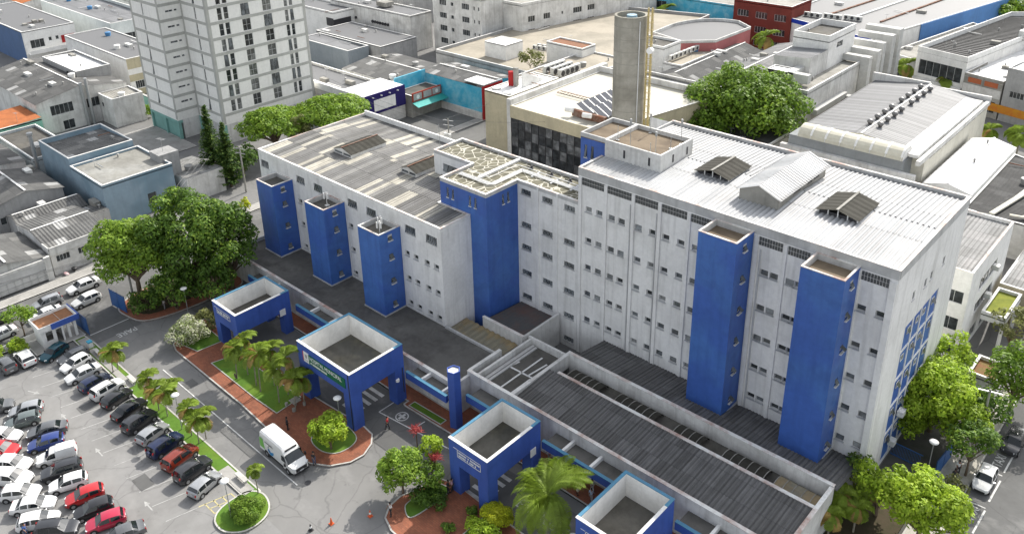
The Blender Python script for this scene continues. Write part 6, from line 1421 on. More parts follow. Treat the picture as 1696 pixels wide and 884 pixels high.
for i, q in enumerate(((-53.78,43.08,3.60), (-49.87,41.99,3.20))):
    rg = random.Random(60 + i); m = MB(); b = V(q); e = empty('red_cordyline', (b.x, b.y, 0), ('upper' if i == 0 else 'lower') + ' red spiky plant among the clustered green trees', 'plant')
    t = MB(); t.tube((b.x, b.y, 0), (b.x, b.y, b.z), .07, 6); t.build('trunk', BARK, e)
    for k in range(110):
        u = Vector((rg.gauss(0, 1), rg.gauss(0, 1), rg.uniform(-.1, 1.4))).normalized(); s = u.cross(Vector((0, 0, 1))).normalized() * .035; L = rg.uniform(.5, .85); c = b + Vector((rg.gauss(0, .2), rg.gauss(0, .2), rg.gauss(0, .1)))
        m.face([c - s, c + s, c + u * L * .6 + s * .8 - Vector((0, 0, .03)), c + u * L - Vector((0, 0, .12)), c + u * L * .6 - s * .8 - Vector((0, 0, .03))], rg.choice((0, 0, 1)))
    m.build('leaves', L_RED, e)
# trees round the car park entrance and yards
tree('kiosk_tree', 'small leafy tree left of the gate house', g0((-108.49,24.23,2.80)), 4.6, (2.0, 2.0), L_MID, 50, .2, .6, 16, trunk=.1, clear=.35, lobe=.34)
tree('box_hedge', 'lime green clipped hedge left of the gate house', g0((-105.63,22.51,0.90)), 1.6, (1.6, 1.1), L_LIME, 51, .14, .9, 12, trunk=.05, clear=.02, lobe=.42, cat='hedge')
tree('box_hedge', 'small pale hedge at the left edge beyond the parked cars', g0((-106.22,20.32,0.90)), 1.5, (1.4, 1.0), L_LIME, 52, .14, .9, 10, trunk=.05, clear=.02, lobe=.42, cat='hedge')
tree('yard_shrub', 'small bush by the teal wall near the apartment tower', g0((-176.49,73.55,1.50)), 3.0, (2.3, 1.8), L_MID, 53, .25, .7, 12, trunk=.08, clear=.05, lobe=.38, cat='shrub')
tree('yellow_shrub', 'yellow leaved bush near the first blue shaft', g0((-116.16,61.41,2.50)), 4.0, (1.3, 1.3), L_YEL, 54, .22, .6, 10, trunk=.08, clear=.1, lobe=.4, cat='shrub')
tree('terrace_plant', 'leafy plant on the sandy roof terrace beside the condenser bank', (-117.82,134.01,8.00), 4.2, (3.8, 2.0), L_OLIVE, 55, .3, .5, 14, trunk=.1, clear=.1, lobe=.36, cat='plant')
for i, (px, lb) in enumerate((((-59.21,267.13,5.00), 'bright green tree above the blue side wall at the top'), ((-54.10,261.86,5.00), 'green tree at the top right corner'))):
    tree('distant_tree', lb, g0(px), 9, (7, 7), L_LIME if i == 0 else L_MID, 56 + i, .5, .6, 20, trunk=.4, clear=.2, lobe=.3)
tree('distant_tree', 'dark tree at the top right beyond the white row', g0((-61.42,258.96,4.00)), 6.5, (5, 5), L_MID, 58, .45, .6, 16, trunk=.3, clear=.2, lobe=.32)
# ---- palms ----
def frond(m, b, az, el, L, droop, lw, rg, mi, n=16, tw=.6, vee=.25, wid=.055):
    d = Vector((math.cos(az), math.sin(az), 0)); p = b.copy(); e = el; st = L / n; side = Vector((-d.y, d.x, 0))
    prev = p.copy()
    for i in range(n):
        t = (i + .5) / n; v = d * math.cos(e) + Vector((0, 0, math.sin(e))); q = p + v * st
        m.bar(p, q, .03 * (1 - t) + .008, .03 * (1 - t) + .008, mi)
        if i > 0:
            ll = lw * math.sin(math.pi * min(1, .15 + t * .9)) ** .7
            for s in (-1, 1):
                for k in range(2):
                    c = p.lerp(q, k / 2 + rg.uniform(0, .3)); o = side * s + v * tw + Vector((0, 0, vee + rg.uniform(-.12, .12))); o.normalize(); o2 = (o + Vector((0, 0, -.75))).normalized()
                    w_ = v * wid; a_ = c + o * ll * .55; b_ = a_ + o2 * ll * .5 * rg.uniform(.8, 1.1)
                    m.face([c - w_ * .6, c + w_ * .6, a_ + w_, b_, a_ - w_], mi)
        p = q; e -= droop * st / L * (1 + t)
def palm(label, base, h, L, nf, seed, name='palm', lean=(0, 0), r=.14, lw=.5, droop=1.5, el=(.2, 1.3), brown=.1, cat='palm tree', group=None, n=14, light=.4, trunkmat=None, wid=.055):
    rg = random.Random(seed); b = V(base); e = empty(name, base, label, cat, group)
    t = MB(); top = b + Vector((lean[0], lean[1], h)); pr = b
    for k in range(1, 7):
        q = k / 6; c = b.lerp(top, q) + Vector((lean[0], lean[1], 0)) * (q * q - q) * .5; t.tube(pr, c, r * (1.25 - .35 * (k - 1) / 6), 8, 0, r * (1.25 - .35 * q), cap=False); pr = c
    t.build('trunk', trunkmat or BARKP, e, True)
    m = MB()
    for k in range(nf):
        el_ = el[0] + (el[1] - el[0]) * ((k * .618) % 1); az = k * 2.4 + rg.uniform(-.2, .2)
        mi = 2 if (rg.random() < brown and el_ < (el[0] + el[1]) / 2) else (1 if rg.random() < light else 0)
        frond(m, pr + Vector((0, 0, .05)), az, el_, L * rg.uniform(.85, 1.1), droop, lw, rg, mi, n, wid=wid)
    m.build('fronds', L_PALM, e)
    return e
palm('large coconut palm in front of the third portal road', g0((-37.57,44.27,2.00)), 4.9, 5.0, 28, 70, 'coconut_palm', (.2, .2), .2, 1.0, 1.3, (-.3, 1.4), .06, n=28, light=.65, wid=.045)
names = ['palm']
def clump(label, c, n, spread, h, L, seed, group, brown=.2, nf=9):
    rg = random.Random(seed)
    for k in range(n):
        a = k * 2 * math.pi / n + rg.uniform(-.4, .4); rr = spread * rg.uniform(.3, 1); x = c[0] + rr * math.cos(a); y = c[1] + rr * math.sin(a) * .7
        palm(label[k % len(label)] if isinstance(label, list) else label, (x, y, .1), h * rg.uniform(.75, 1.15), L, nf, seed * 17 + k, 'areca_palm', (rg.uniform(-.5, .5), rg.uniform(-.4, .4)), .06, .42, 2.0, (.25, 1.35), brown, group=group, n=10, light=.5)
G_ = 'slender palms in the lawn clump between the first two portals'
for i, (px, py, h, lb) in enumerate(((393,628,4.3,'slender palm standing leftmost in the lawn clump'), (411,622,4.6,'second slender palm from the left in the lawn clump'), (432,640,5.4,'tall slender palm with long bare stem over the sunny lawn'), (452,632,4.8,'bushy palm at the middle back of the lawn clump'), (470,650,4.4,'palm with brown hanging leaves at the clump middle'), (490,655,4.2,'palm close to the largest portal, brown tipped'), (478,640,5.2,'tallest palm on the right of the lawn clump'), (442,615,4.2,'palm at the rear left of the lawn clump'), (505,640,3.6,'short palm touching the largest portal'))):
    q = m_ = None
    P_ = {0: (-79.52,37.64,0.00), 1: (-79.15,38.87,0.00), 2: (-75.27,38.13,0.00), 3: (-75.00,39.81,0.00), 4: (-71.99,38.47,0.00), 5: (-69.37,38.86,0.00), 6: (-72.39,39.94,0.00), 7: (-76.60,38.41,0.00), 8: (-69.47,40.13,0.00)}[i]
    palm(lb, P_, h, 2.2, 15, 200 + i, 'areca_palm', (random.Random(i).uniform(-.4, .3), .3), .06, .62, 1.5, (.0, 1.4), .18, group=G_, n=14, light=.6, wid=.05)
G2 = 'small palms in the planting strip beside the car park'
ST = [((-91.86,28.39,0.00), 3.0, 'first strip palm, yellowish, near the gate house'), ((-92.11,29.09,0.00), 2.6, 'strip palm close behind the first yellowish one'), ((-82.97,28.85,0.00), 3.2, 'strip palm left in the middle group, by the blue car'),
      ((-81.15,28.80,0.00), 2.6, 'strip palm centre of the middle group'), ((-79.46,28.94,0.00), 3.0, 'strip palm right in the middle group by the round lamp'), ((-80.80,30.20,0.00), 2.4, 'small strip palm behind the middle group'), ((-74.52,29.16,0.00), 3.4, 'strip palm left in the last group, tall stem'),
      ((-72.81,29.07,0.00), 3.0, 'strip palm with thin leaning stem beside the red brown car'), ((-72.82,29.91,0.00), 2.6, 'strip palm right end of the last group')]
for i, (b, h, lb) in enumerate(ST):
    palm(lb, (b[0], b[1], .12), h, 1.9, 14, 230 + i, 'areca_palm', (random.Random(i + 5).uniform(-.5, .5), .2), .055, .55, 1.5, (.0, 1.4), .15 if i > 1 else .4, group=G2, n=13, light=.6, wid=.048)
palm('lone slim palm at the corner of the round island', (*(-61.86,29.35,0.00)[:2], .12), 2.9, 1.3, 9, 260, 'areca_palm', (0, 0), .05, .4, 1.8, (.2, 1.2), .05, n=9)
G3 = 'broad leaved palms in the bottom right corner'
for i, (b, h, lb) in enumerate((((-18.49,63.27,1.00), 3.2, 'broad palm nearest the corrugated roof corner'), ((-16.96,62.93,1.00), 2.8, 'broad palm with brown leaves at bottom right'), ((-18.50,61.09,0.50), 2.4, 'palm cut by the bottom edge under the corrugated roof'), ((-17.10,65.65,1.00), 3.4, 'upper broad palm between roof corner and foreground tree'))):
    palm(lb, (b[0], b[1], .1), h, 2.0, 11, 270 + i, 'broad_palm', (0, 0), .08, .6, 2.0, (.1, 1.25), .3, group=G3, n=11, wid=.1)
for i, (b, h, L, lb) in enumerate((((-92.31,193.04,6.50), 6.5, 4.6, 'yellow green palm before the red brick block'), ((-58.38,191.76,6.00), 6.0, 4.0, 'yellowish palm left of the black ribbed hall'), ((-48.52,190.23,5.00), 5.0, 3.4, 'green palm under the black ribbed hall balcony'), ((-29.39,166.53,4.50), 4.5, 3.6, 'palm at the right edge below the yellow shop front'), ((-126.90,201.77,7.00), 7.0, 4.0, 'palm beside the turquoise office at the top'), ((-138.28,202.43,6.00), 6.0, 3.4, 'dark palm behind the silo top'), ((-53.71,195.24,3.00), 3.0, 3.0, 'low palm between the two palms of the black ribbed hall'), ((-34.93,169.77,3.00), 3.0, 2.6, 'dark low palm by the vented hall corner'))):
    palm(lb, g0(b), h, L, 20, 290 + i, 'fan_palm' if i % 2 else 'tall_palm', (0, 0), .2, 1.1, 1.6, (-.2, 1.3), .15, n=12, light=.5, wid=.16)

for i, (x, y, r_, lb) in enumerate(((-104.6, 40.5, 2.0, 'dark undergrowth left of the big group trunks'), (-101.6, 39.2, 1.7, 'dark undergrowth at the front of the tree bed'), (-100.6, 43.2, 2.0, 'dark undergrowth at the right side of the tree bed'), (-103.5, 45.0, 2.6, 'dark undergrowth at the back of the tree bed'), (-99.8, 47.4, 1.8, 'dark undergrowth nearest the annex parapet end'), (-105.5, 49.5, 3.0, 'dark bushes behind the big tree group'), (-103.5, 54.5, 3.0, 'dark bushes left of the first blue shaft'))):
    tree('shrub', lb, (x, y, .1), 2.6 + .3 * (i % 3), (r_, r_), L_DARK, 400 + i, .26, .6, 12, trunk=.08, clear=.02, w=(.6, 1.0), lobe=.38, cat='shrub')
railing('street_railing', -106.3, -20, -106.3, 24.3, 1.0, 'low white railing between the west street and the car park', FRAMEW, .6)

tree('street_tree_lime', 'dense lime green tree between the hospital end wall and round street tree', g0((-13.70,79.98,4.20)), 6.8, (3.0, 3.4), L_LIME, 420, .24, .75, 26, trunk=.22, clear=.2, w=(.45, .9), lobe=.3)
tree('street_tree_lime', 'lime green bushes at the foot of the hospital end wall', g0((-17.68,79.19,2.50)), 4.4, (1.8, 3.0), L_LIME, 421, .22, .7, 18, trunk=.15, clear=.1, w=(.55, .95), lobe=.33)

# ================= VEHICLES =================
CGLASS = NT('car_glass'); CGLASS.b.inputs['Base Color'].default_value = (.012, .016, .018, 1); CGLASS.b.inputs['Roughness'].default_value = .04; CGLASS.b.inputs['Specular IOR Level'].default_value = .7; CGLASS = CGLASS.m
TYRE = plain('tyre_rubber', (.018, .018, .018), .9); RIM = plain('wheel_rim', (.42, .43, .44), .35, .7)
HEADL = plain('headlight_lens', (.6, .62, .63), .15); TAILL = plain('tail_light_lens', (.35, .01, .01), .25); PLATE = plain('number_plate', (.45, .46, .47), .5); TRIM = plain('black_trim', (.02, .02, .022), .6)
def paint(name, col, metal=.0, rough=.28):
    n = NT(name); c = n.mix(n.ramp(n.noise(n.coord('Object'), 2.2, 4), [(.35, G0), (.8, G1)]), col, tuple(x * .86 for x in col)); n.put(c, n.b.inputs['Base Color'])
    n.b.inputs['Metallic'].default_value = metal; n.b.inputs['Roughness'].default_value = rough; n.b.inputs['Coat Weight'].default_value = .6; n.b.inputs['Coat Roughness'].default_value = .06; return n.m
PAINT = {k: paint('car_paint_' + k, *v) for k, v in dict(white=((.70, .70, .69),), pearl=((.60, .605, .60),), silver=((.40, .41, .42), .5), grey=((.13, .135, .14), .4), dark=((.035, .037, .042), .3), black=((.012, .012, .014),), blue=((.015, .04, .19), .2), navy=((.012, .022, .07), .3), red=((.42, .012, .016),), crimson=((.40, .015, .05),), brownred=((.22, .03, .015), .2), teal=((.005, .06, .085), .3), greygreen=((.14, .17, .165), .4)).items()}
KINDS = dict(
 hatch=dict(L=3.95, W=1.70, H=1.49, st=[(0, .50, .50), (.015, .66, .66), (.07, .76, .76), (.16, .86, .86), (.245, .93, .93), (.27, .96, .97), (.42, .97, 1.40), (.45, .97, 1.43), (.61, .98, 1.49), (.635, .98, 1.488), (.80, 1.0, 1.45), (.86, 1.01, 1.41), (.89, 1.02, 1.38), (.955, 1.02, 1.06), (.985, .96, .98), (1.0, .62, .62)], cab=(5, 13), pil=(8, 11), ws=(5, 6), rw=(12, 13)),
 suv=dict(L=4.3, W=1.80, H=1.68, st=[(0, .58, .58), (.012, .80, .80), (.06, .92, .92), (.15, 1.0, 1.0), (.235, 1.05, 1.05), (.26, 1.07, 1.09), (.38, 1.09, 1.56), (.41, 1.09, 1.61), (.58, 1.1, 1.68), (.605, 1.1, 1.68), (.79, 1.12, 1.66), (.83, 1.13, 1.65), (.92, 1.14, 1.60), (.97, 1.14, 1.2), (.99, 1.05, 1.07), (1.0, .65, .65)], cab=(5, 13), pil=(8, 11), ws=(5, 6), rw=(12, 13)),
 sedan=dict(L=4.45, W=1.74, H=1.46, st=[(0, .50, .50), (.012, .65, .65), (.06, .74, .74), (.14, .84, .84), (.225, .91, .91), (.25, .94, .95), (.385, .95, 1.37), (.41, .95, 1.41), (.54, .96, 1.46), (.56, .96, 1.46), (.69, .98, 1.41), (.72, .98, 1.38), (.735, .985, 1.355), (.84, .99, 1.03), (.975, .98, 1.0), (1.0, .62, .62)], cab=(5, 13), pil=(8, 11), ws=(5, 6), rw=(12, 13)),
 panel=dict(L=4.3, W=1.74, H=1.86, st=[(0, .52, .52), (.015, .70, .70), (.06, .80, .80), (.15, .92, .92), (.215, .98, .98), (.24, 1.0, 1.02), (.35, 1.02, 1.55), (.40, 1.02, 1.66), (.50, 1.03, 1.72), (.53, 1.03, 1.84), (.80, 1.04, 1.87), (.86, 1.04, 1.87), (.97, 1.04, 1.86), (.99, 1.04, 1.5), (.995, .9, .95), (1.0, .6, .6)], cab=(5, 8), pil=(), ws=(5, 6), rw=()),
)
def halfw(W, t):
    f = min(1, .74 + 2.6 * t) if t < .1 else 1.0
    r = min(1, .84 + 2.2 * (1 - t)) if t > .93 else 1.0
    return W / 2 * min(f, r)
def weld(g):
    """share corners that lie close together, so that panes split only at a pillar"""
    rep = []
    for i, v in enumerate(g.v):
        rep.append(next((j for j in range(i) if rep[j] == j and (Vector(g.v[j]) - Vector(v)).length < .08), i))
    g.f = [[rep[q] for q in f] for f in g.f]
def make_car(kind):
    K = KINDS[kind]; L, W, H = K['L'], K['W'], K['H']; st = K['st']; n = len(st); rows = []
    for t, zb, zt in st:
        w = halfw(W, t); x = L / 2 - t * L; cabf = max(0, min(1, (zt - zb) / max(.1, H - zb)))
        wr = w * (.96 - .20 * cabf); rise = min(.05, .12 * zt)
        zl = .20 if .04 < t < .96 else .30
        half = [(w * .86, zl), (w * .97, zl + .14), (w, min(.62, zb - .05)), (w * .975, zb), (wr, zt - (.05 if cabf > .2 else .01)), (wr * .72, zt), (0, zt + .02)]
        rows.append([(x, y, z) for y, z in half] + [(x, -y, z) for y, z in half[-2::-1]])
    m = len(rows[0]); body = MB(); gl = {'windscreen': MB(), 'rear_window': MB(), 'side_window': MB(), 'side_window2': MB()}
    def fpts(i, j): return [rows[i][j], rows[i][j + 1], rows[i + 1][j + 1], rows[i + 1][j]]
    c0, c1 = K['cab']
    for i in range(n - 1):
        for j in range(m - 1):
            side = j in (3, m - 5); top = 4 <= j <= m - 6
            key = None
            if side and c0 <= i < c1 and i not in K['pil']: key = 'side_window' if j == 3 else 'side_window2'
            if top and i == K['ws'][0]: key = 'windscreen'
            if K['rw'] and top and i == K['rw'][0]: key = 'rear_window'
            body.face(fpts(i, j), 0)
            if key:
                p = [Vector(q) for q in fpts(i, j)]; nn = (p[1] - p[0]).cross(p[3] - p[0]).normalized()
                if nn.dot(p[0] - Vector((p[0].x * .9, 0, .5))) < 0: nn = -nn
                cc = sum(p, Vector()) / 4; sh = .93 if key.startswith('side') else 1.0
                if key.startswith('side'): q = [cc + (a - cc) * sh + nn * .012 for a in p]
                else: q = [a + nn * .012 - Vector((0, math.copysign(.04, a.y) if abs(a.y) > .45 else 0, 0)) for a in p]
                gl[key].face(q, 0)
    body.face(rows[0][::-1]); body.face(rows[-1]); body.face([rows[i][0] for i in range(n)] + [rows[i][m - 1] for i in range(n - 1, -1, -1)], 1)
    e = empty('parked_car', (0, 0, 0), 'x', 'car', None, local=True)
    bo = body.build('body', [PAINT['white'], TRIM], e)
    bm = bmesh.new(); bm.from_mesh(bo.data); bmesh.ops.remove_doubles(bm, verts=bm.verts, dist=.002); bmesh.ops.recalc_face_normals(bm, faces=bm.faces)
    for f in bm.faces: f.smooth = True
    for ed in bm.edges:
        if len(ed.link_faces) == 2 and ed.calc_face_angle() > .62: ed.smooth = False
    bm.to_mesh(bo.data); bm.free()
    for k, g in gl.items():
        if g.f:
            if 'side' in k: weld(g)
            build_each(g, k.replace('2', ''), CGLASS, e) if 'side' in k else g.build(k, CGLASS, e)
    r = .31 if kind != 'suv' else .35; xf, xr = L / 2 - .19 * L, -L / 2 + .19 * L
    for sx in (xf, xr):
        for sy in (-1, 1):
            y = sy * (W / 2 - .19); a = MB(); a.tube((sx, sy * (W / 2 - .03), r + .03), (sx, sy * (W / 2 + .004), r + .03), r + .075, 20); arch = a.build('wheel_arch', TRIM, e)
            t = MB(); t.tube((sx, y, r), (sx, sy * (W / 2 + .012), r), r, 20); to = t.build('wheel', TYRE, e)
            q = MB(); q.tube((sx, sy * (W / 2 + .005), r), (sx, sy * (W / 2 + .018), r), r * .62, 14)
            for s in range(5): an = s * 2 * math.pi / 5
            q.build('rim', RIM, to)
    for sy in (-1, 1):
        a = MB(); x = L / 2 - .03; a.bar((x + .0, sy * W * .26, .62 * H / 1.49), (x - .16, sy * W * .41, .66 * H / 1.49), .10, .15); a.build('headlight', HEADL, e)
        a = MB(); x = -L / 2 + .02; z = .80 * H / 1.49 + (.25 if kind in ('suv', 'panel') else 0); a.bar((x - .005, sy * W * .36, z - .12), (x + .05, sy * W * .375, z + .14), .16, .10); a.build('tail_light', TAILL, e)
        a = MB(); x = L / 2 - K['st'][6][0] * L + .32; zb = K['st'][5][1]; a.box(x - .05, x + .05, sy * (W / 2 + .08) - .09, sy * (W / 2 + .08) + .09, zb + .0, zb + .13); a.build('mirror', PAINT['black'], e)
    a = MB(); x = L / 2; a.box(x - .02, x + .014, -W * .30, W * .30, .30, .46); a.build('grille', TRIM, e)
    a = MB(); x = -L / 2; a.box(x - .02, x + .03, -.2, .2, .60, .73); a.build('number_plate', PLATE, e)
    a = MB(); x = -L / 2; a.box(x - .015, x + .03, -W * .40, W * .40, .26, .42); a.build('bumper_strip', TRIM, e)
    if kind == 'suv':
        for sy in (-1, 1): a = MB(); a.bar((.75, sy * W * .36, H + .03), (-1.6, sy * W * .36, H + .01), .05, .05); a.build('roof_rail', TRIM, e)
    return e
PROTO = {k: make_car(k) for k in KINDS}; USEDP = set()
def car(kind, front, rear, col, label, s=1.0, group=None, extra=None):
    f, r = Vector(front), Vector(rear); d = f - r; mid = (f + r) / 2
    if kind in USEDP: o = copy_tree(PROTO[kind])
    else: USEDP.add(kind); o = PROTO[kind]; _ch[o] = kids(o)
    o.location = (mid.x, mid.y, 0.01); o.rotation_euler[2] = math.atan2(d.y, d.x); o.scale = (s, s, s); o['label'] = label
    if group: o['group'] = group
    for c in kids(o):
        if c.name.split('.')[0] in ('body',):
            if c.data.users > 1: c.data = c.data.copy()
            c.data.materials[0] = PAINT[col]
        if c.name.startswith('mirror') and col in ('white', 'red', 'pearl', 'blue'):
            if c.data.users > 1: c.data = c.data.copy()
            c.data.materials[0] = PAINT[col]
    if kind == 'panel': o['category'] = 'van'
    return o
GR = 'cars parked in the bays along the planting strip'; GL = 'cars parked in the double row at the left'; GS = 'cars in the west street'
# prototypes must be complete before copies are coloured
_later = []
CARS = [
 ('hatch', (-100.27,23.49,0.60), (-101.44,26.66,0.60), 'teal', 'dark teal hatchback at the head of the bays, next to the gate house', GR),
 ('hatch', (-98.13,24.70,0.60), (-98.36,27.97,0.60), 'grey', 'dark grey hatchback between the teal car and the first white car', GR),
 ('hatch', (-96.25,24.30,0.60), (-96.81,27.57,0.60), 'white', 'white hatchback, first white one in the bays from the gate house', GR),
 ('sedan', (-93.84,23.82,0.60), (-93.73,27.55,0.60), 'pearl', 'off white sedan parked nose out beside the first white hatchback', GR),
 ('hatch', (-91.23,27.64,0.60), (-90.81,24.23,0.60), 'navy', 'dark navy hatchback under the off white sedan', GR),
 ('suv', (-88.81,27.97,0.60), (-88.33,24.71,0.60), 'pearl', 'off white crossover with dark rear window in the bays', GR),
 ('hatch', (-86.65,27.88,0.60), (-85.91,24.94,0.60), 'black', 'black hatchback next to the off white crossover', GR),
 ('sedan', (-83.53,27.97,0.60), (-82.95,24.94,0.60), 'black', 'black sedan between black hatchback and black station wagon', GR),
 ('suv', (-80.66,27.72,0.60), (-80.08,24.83,0.60), 'dark', 'charcoal crossover just above the silver hatchback in the bays', GR),
 ('hatch', (-77.82,27.77,0.60), (-77.18,24.93,0.60), 'silver', 'silver hatchback between the charcoal crossover and the dark blue one', GR),
 ('suv', (-74.99,27.90,0.60), (-74.44,24.82,0.60), 'navy', 'dark blue off roader with a spare wheel on its back', GR),
 ('suv', (-72.06,27.89,0.60), (-71.47,25.10,0.60), 'brownred', 'brown red car beside the dark blue off roader', GR),
 ('suv', (-69.38,27.98,0.60), (-69.00,25.02,0.60), 'dark', 'blackish crossover between the brown red car and last silver car', GR),
 ('hatch', (-66.86,27.81,0.60), (-66.07,24.80,0.60), 'silver', 'light silver hatchback, last in the bays, next to the disabled bay', GR),
 ('hatch', (-92.71,17.14,0.60), (-91.31,20.07,0.60), 'silver', 'silver hatchback at the top of the double row', GL),
 ('hatch', (-90.70,16.45,0.60), (-89.87,18.86,0.60), 'greygreen', 'grey green compact car below the top silver hatchback', GL),
 ('sedan', (-87.51,17.18,0.60), (-85.83,20.64,0.60), 'grey', 'dark grey sedan above the bright blue car', GL),
 ('hatch', (-85.31,16.53,0.60), (-84.05,19.50,0.60), 'blue', 'bright blue hatchback above the small white van', GL),
 ('panel', (-82.46,16.25,0.60), (-80.97,19.75,0.60), 'white', 'small white panel van in the double row', GL),
 ('suv', (-79.82,15.83,0.60), (-78.42,19.12,0.60), 'dark', 'very dark car between the white panel van and white hatchback', GL),
 ('hatch', (-77.57,15.62,0.60), (-76.28,18.85,0.60), 'white', 'white hatchback directly above the bright red car', GL),
 ('hatch', (-74.50,16.00,0.60), (-73.45,19.26,0.60), 'red', 'bright red hatchback in the double row', GL),
 ('hatch', (-72.11,15.94,0.60), (-71.08,19.03,0.60), 'black', 'black hatchback between the bright red and the crimson car', GL),
 ('hatch', (-69.78,16.03,0.60), (-68.62,19.17,0.60), 'crimson', 'crimson hatchback near the bottom edge', GL),
 ('sedan', (-66.79,16.54,0.60), (-66.05,19.35,0.60), 'grey', 'grey car cut by the bottom edge beside the crimson one', GL),
 ('suv', (-94.33,17.80,0.60), (-95.64,15.03,0.60), 'grey', 'grey crossover at the left edge above the white cars', GL),
 ('sedan', (-87.83,16.61,0.60), (-91.04,13.99,0.60), 'pearl', 'off white sedan at the left edge above the small red car', GL),
 ('hatch', (-85.67,15.61,0.60), (-88.61,13.22,0.60), 'red', 'small red car at the left edge', GL),
 ('sedan', (-82.46,15.67,0.60), (-85.88,13.04,0.60), 'white', 'white sedan with dark sunroof below the small red car', GL),
 ('hatch', (-80.29,14.93,0.60), (-83.50,12.46,0.60), 'white', 'white hatchback below the sunroof sedan', GL),
 ('hatch', (-77.99,14.96,0.60), (-80.33,12.17,0.60), 'white', 'white compact car in the left row above the white wagon', GL),
 ('sedan', (-75.49,15.23,0.60), (-77.56,12.35,0.60), 'white', 'white wagon like car, third from the bottom of the left row', GL),
 ('hatch', (-73.11,14.95,0.60), (-75.01,11.78,0.60), 'white', 'white hatchback beside the person in blue', GL),
 ('suv', (-70.49,15.47,0.60), (-72.71,12.69,0.60), 'dark', 'dark pickup like car at the bottom edge of the left row', GL),
 ('hatch', (-104.37,22.25,0.60), (-100.44,22.21,0.60), 'white', 'white hatchback parked alone below the clipped hedge', GR),
 ('suv', (-104.53,20.11,0.60), (-100.91,20.21,0.60), 'grey', 'grey car with blue tinted rear window at the far left', GR),
 ('sedan', (-114.04,31.95,0.60), (-114.10,36.43,0.60), 'white', 'white sedan rolling in the far lane of the west street', GS),
 ('hatch', (-109.92,30.99,0.60), (-110.12,34.78,0.60), 'pearl', 'off white hatchback in the near lane of the west street', GS),
 ('suv', (-113.40,27.20,0.60), (-113.25,30.68,0.60), 'silver', 'silver wagon in the far lane behind the white sedans', GS),
 ('sedan', (-110.74,26.20,0.60), (-110.68,29.55,0.60), 'white', 'white sedan passing just behind the gate house', GS),
 ('sedan', (-110.13,20.51,0.60), (-110.23,23.48,0.60), 'white', 'white sedan at the left edge of the street, partly behind a tree', GS),
 ('sedan', (-113.97,21.16,0.60), (-114.31,24.26,0.60), 'dark', 'dark sedan at the left edge in the far lane', GS),
 ('hatch', (-9.97,75.35,0.60), (-10.01,79.07,0.60), 'white', 'white taxi car parked in a marked bay on the east road', None),
 ('suv', (-9.32,82.56,0.70), (-9.30,86.37,0.70), 'dark', 'dark crossover parked behind the white taxi on the east road', None),
 ('sedan', (-156.65,216.52,0.60), (-155.57,221.64,0.60), 'pearl', 'pale car in the far street behind the sandy terrace', None),
 ('hatch', (-691.72,636.94,-200.00), (-691.72,636.94,-200.00), 'white', '', None),
 ('hatch', (-121.31,64.60,0.60), (-122.22,66.34,0.60), 'grey', '', None),
]
CARS = [c for c in CARS if c[4]]
DONE = set()
# copy first, colour afterwards, so that every copy starts from an untouched prototype
insts = []
for c in CARS:
    if c[0] in DONE: o = copy_tree(PROTO[c[0]])
    else: o = None; DONE.add(c[0])
    insts.append(o)
for c, o in zip(CARS, insts):
    o = o or PROTO[c[0]]; USEDP.add(c[0])
    f, r = Vector(c[1]), Vector(c[2]); d = f - r; mid = (f + r) / 2
    o.location = (mid.x, mid.y, 0.01); o.rotation_euler[2] = math.atan2(d.y, d.x); o['label'] = c[4]; s = max(.9, min(1.12, d.length / KINDS[c[0]]['L'])); o.scale = (s, s, s)
    if c[5]: o['group'] = c[5]
    if c[0] == 'panel': o['category'] = 'van'; o.name = 'panel_van'
    for k in [x for x in bpy.data.objects if x.parent == o and x.name.startswith(('body', 'mirror'))]:
        if k.name.startswith('mirror') and c[3] not in ('white', 'red', 'pearl', 'blue', 'crimson'): continue
        k.data = k.data.copy(); k.data.materials[0] = PAINT[c[3]]
# ---- hospital van ----
vp, vq = Vector((-61.21,33.85,1.00)), Vector((-66.74,33.93,1.00))
vn = empty('hospital_van', (0, 0, 0), 'tall white van with green rear corner and blue circle emblem, parked at the brick island', 'van', local=True)
VL, VW, VH = 6.1, 2.05, 2.55
st = [(0, .62, .62), (.01, .92, .92), (.05, 1.06, 1.06), (.12, 1.20, 1.20), (.135, 1.22, 1.24), (.235, 1.30, 1.98), (.25, 1.30, 2.1), (.31, 1.3, 2.42), (.35, 1.3, 2.52), (.40, 1.3, 2.55), (.97, 1.3, 2.55), (.99, 1.3, 2.5), (1.0, .6, 2.3)]
rows = []
for t, zb, zt in st:
    w = halfw(VW, t * .8) if t < .5 else VW / 2; x = VL / 2 - t * VL; cf = max(0, min(1, (zt - zb) / 1.2)); wr = w * (.95 - .10 * cf)
    half = [(w * .9, .28), (w * .99, .42), (w, min(.9, zb - .03)), (w * .985, zb), (wr, zt - .12 * cf - .01), (wr * .8, zt), (0, zt + .03)]
    rows.append([(x, y, z) for y, z in half] + [(x, -y, z) for y, z in half[-2::-1]])
b_ = MB(); m_ = len(rows[0])
for i in range(len(rows) - 1):
    for j in range(m_ - 1): b_.face([rows[i][j], rows[i][j + 1], rows[i + 1][j + 1], rows[i + 1][j]], 0)
b_.face(rows[0][::-1]); b_.face(rows[-1]); bo = b_.build('body', [PAINT['white']], vn)
bm = bmesh.new(); bm.from_mesh(bo.data); bmesh.ops.remove_doubles(bm, verts=bm.verts, dist=.002); bmesh.ops.recalc_face_normals(bm, faces=bm.faces)
for f in bm.faces: f.smooth = True
for ed in bm.edges:
    if len(ed.link_faces) == 2 and ed.calc_face_angle() > .5: ed.smooth = False
bm.to_mesh(bo.data); bm.free()
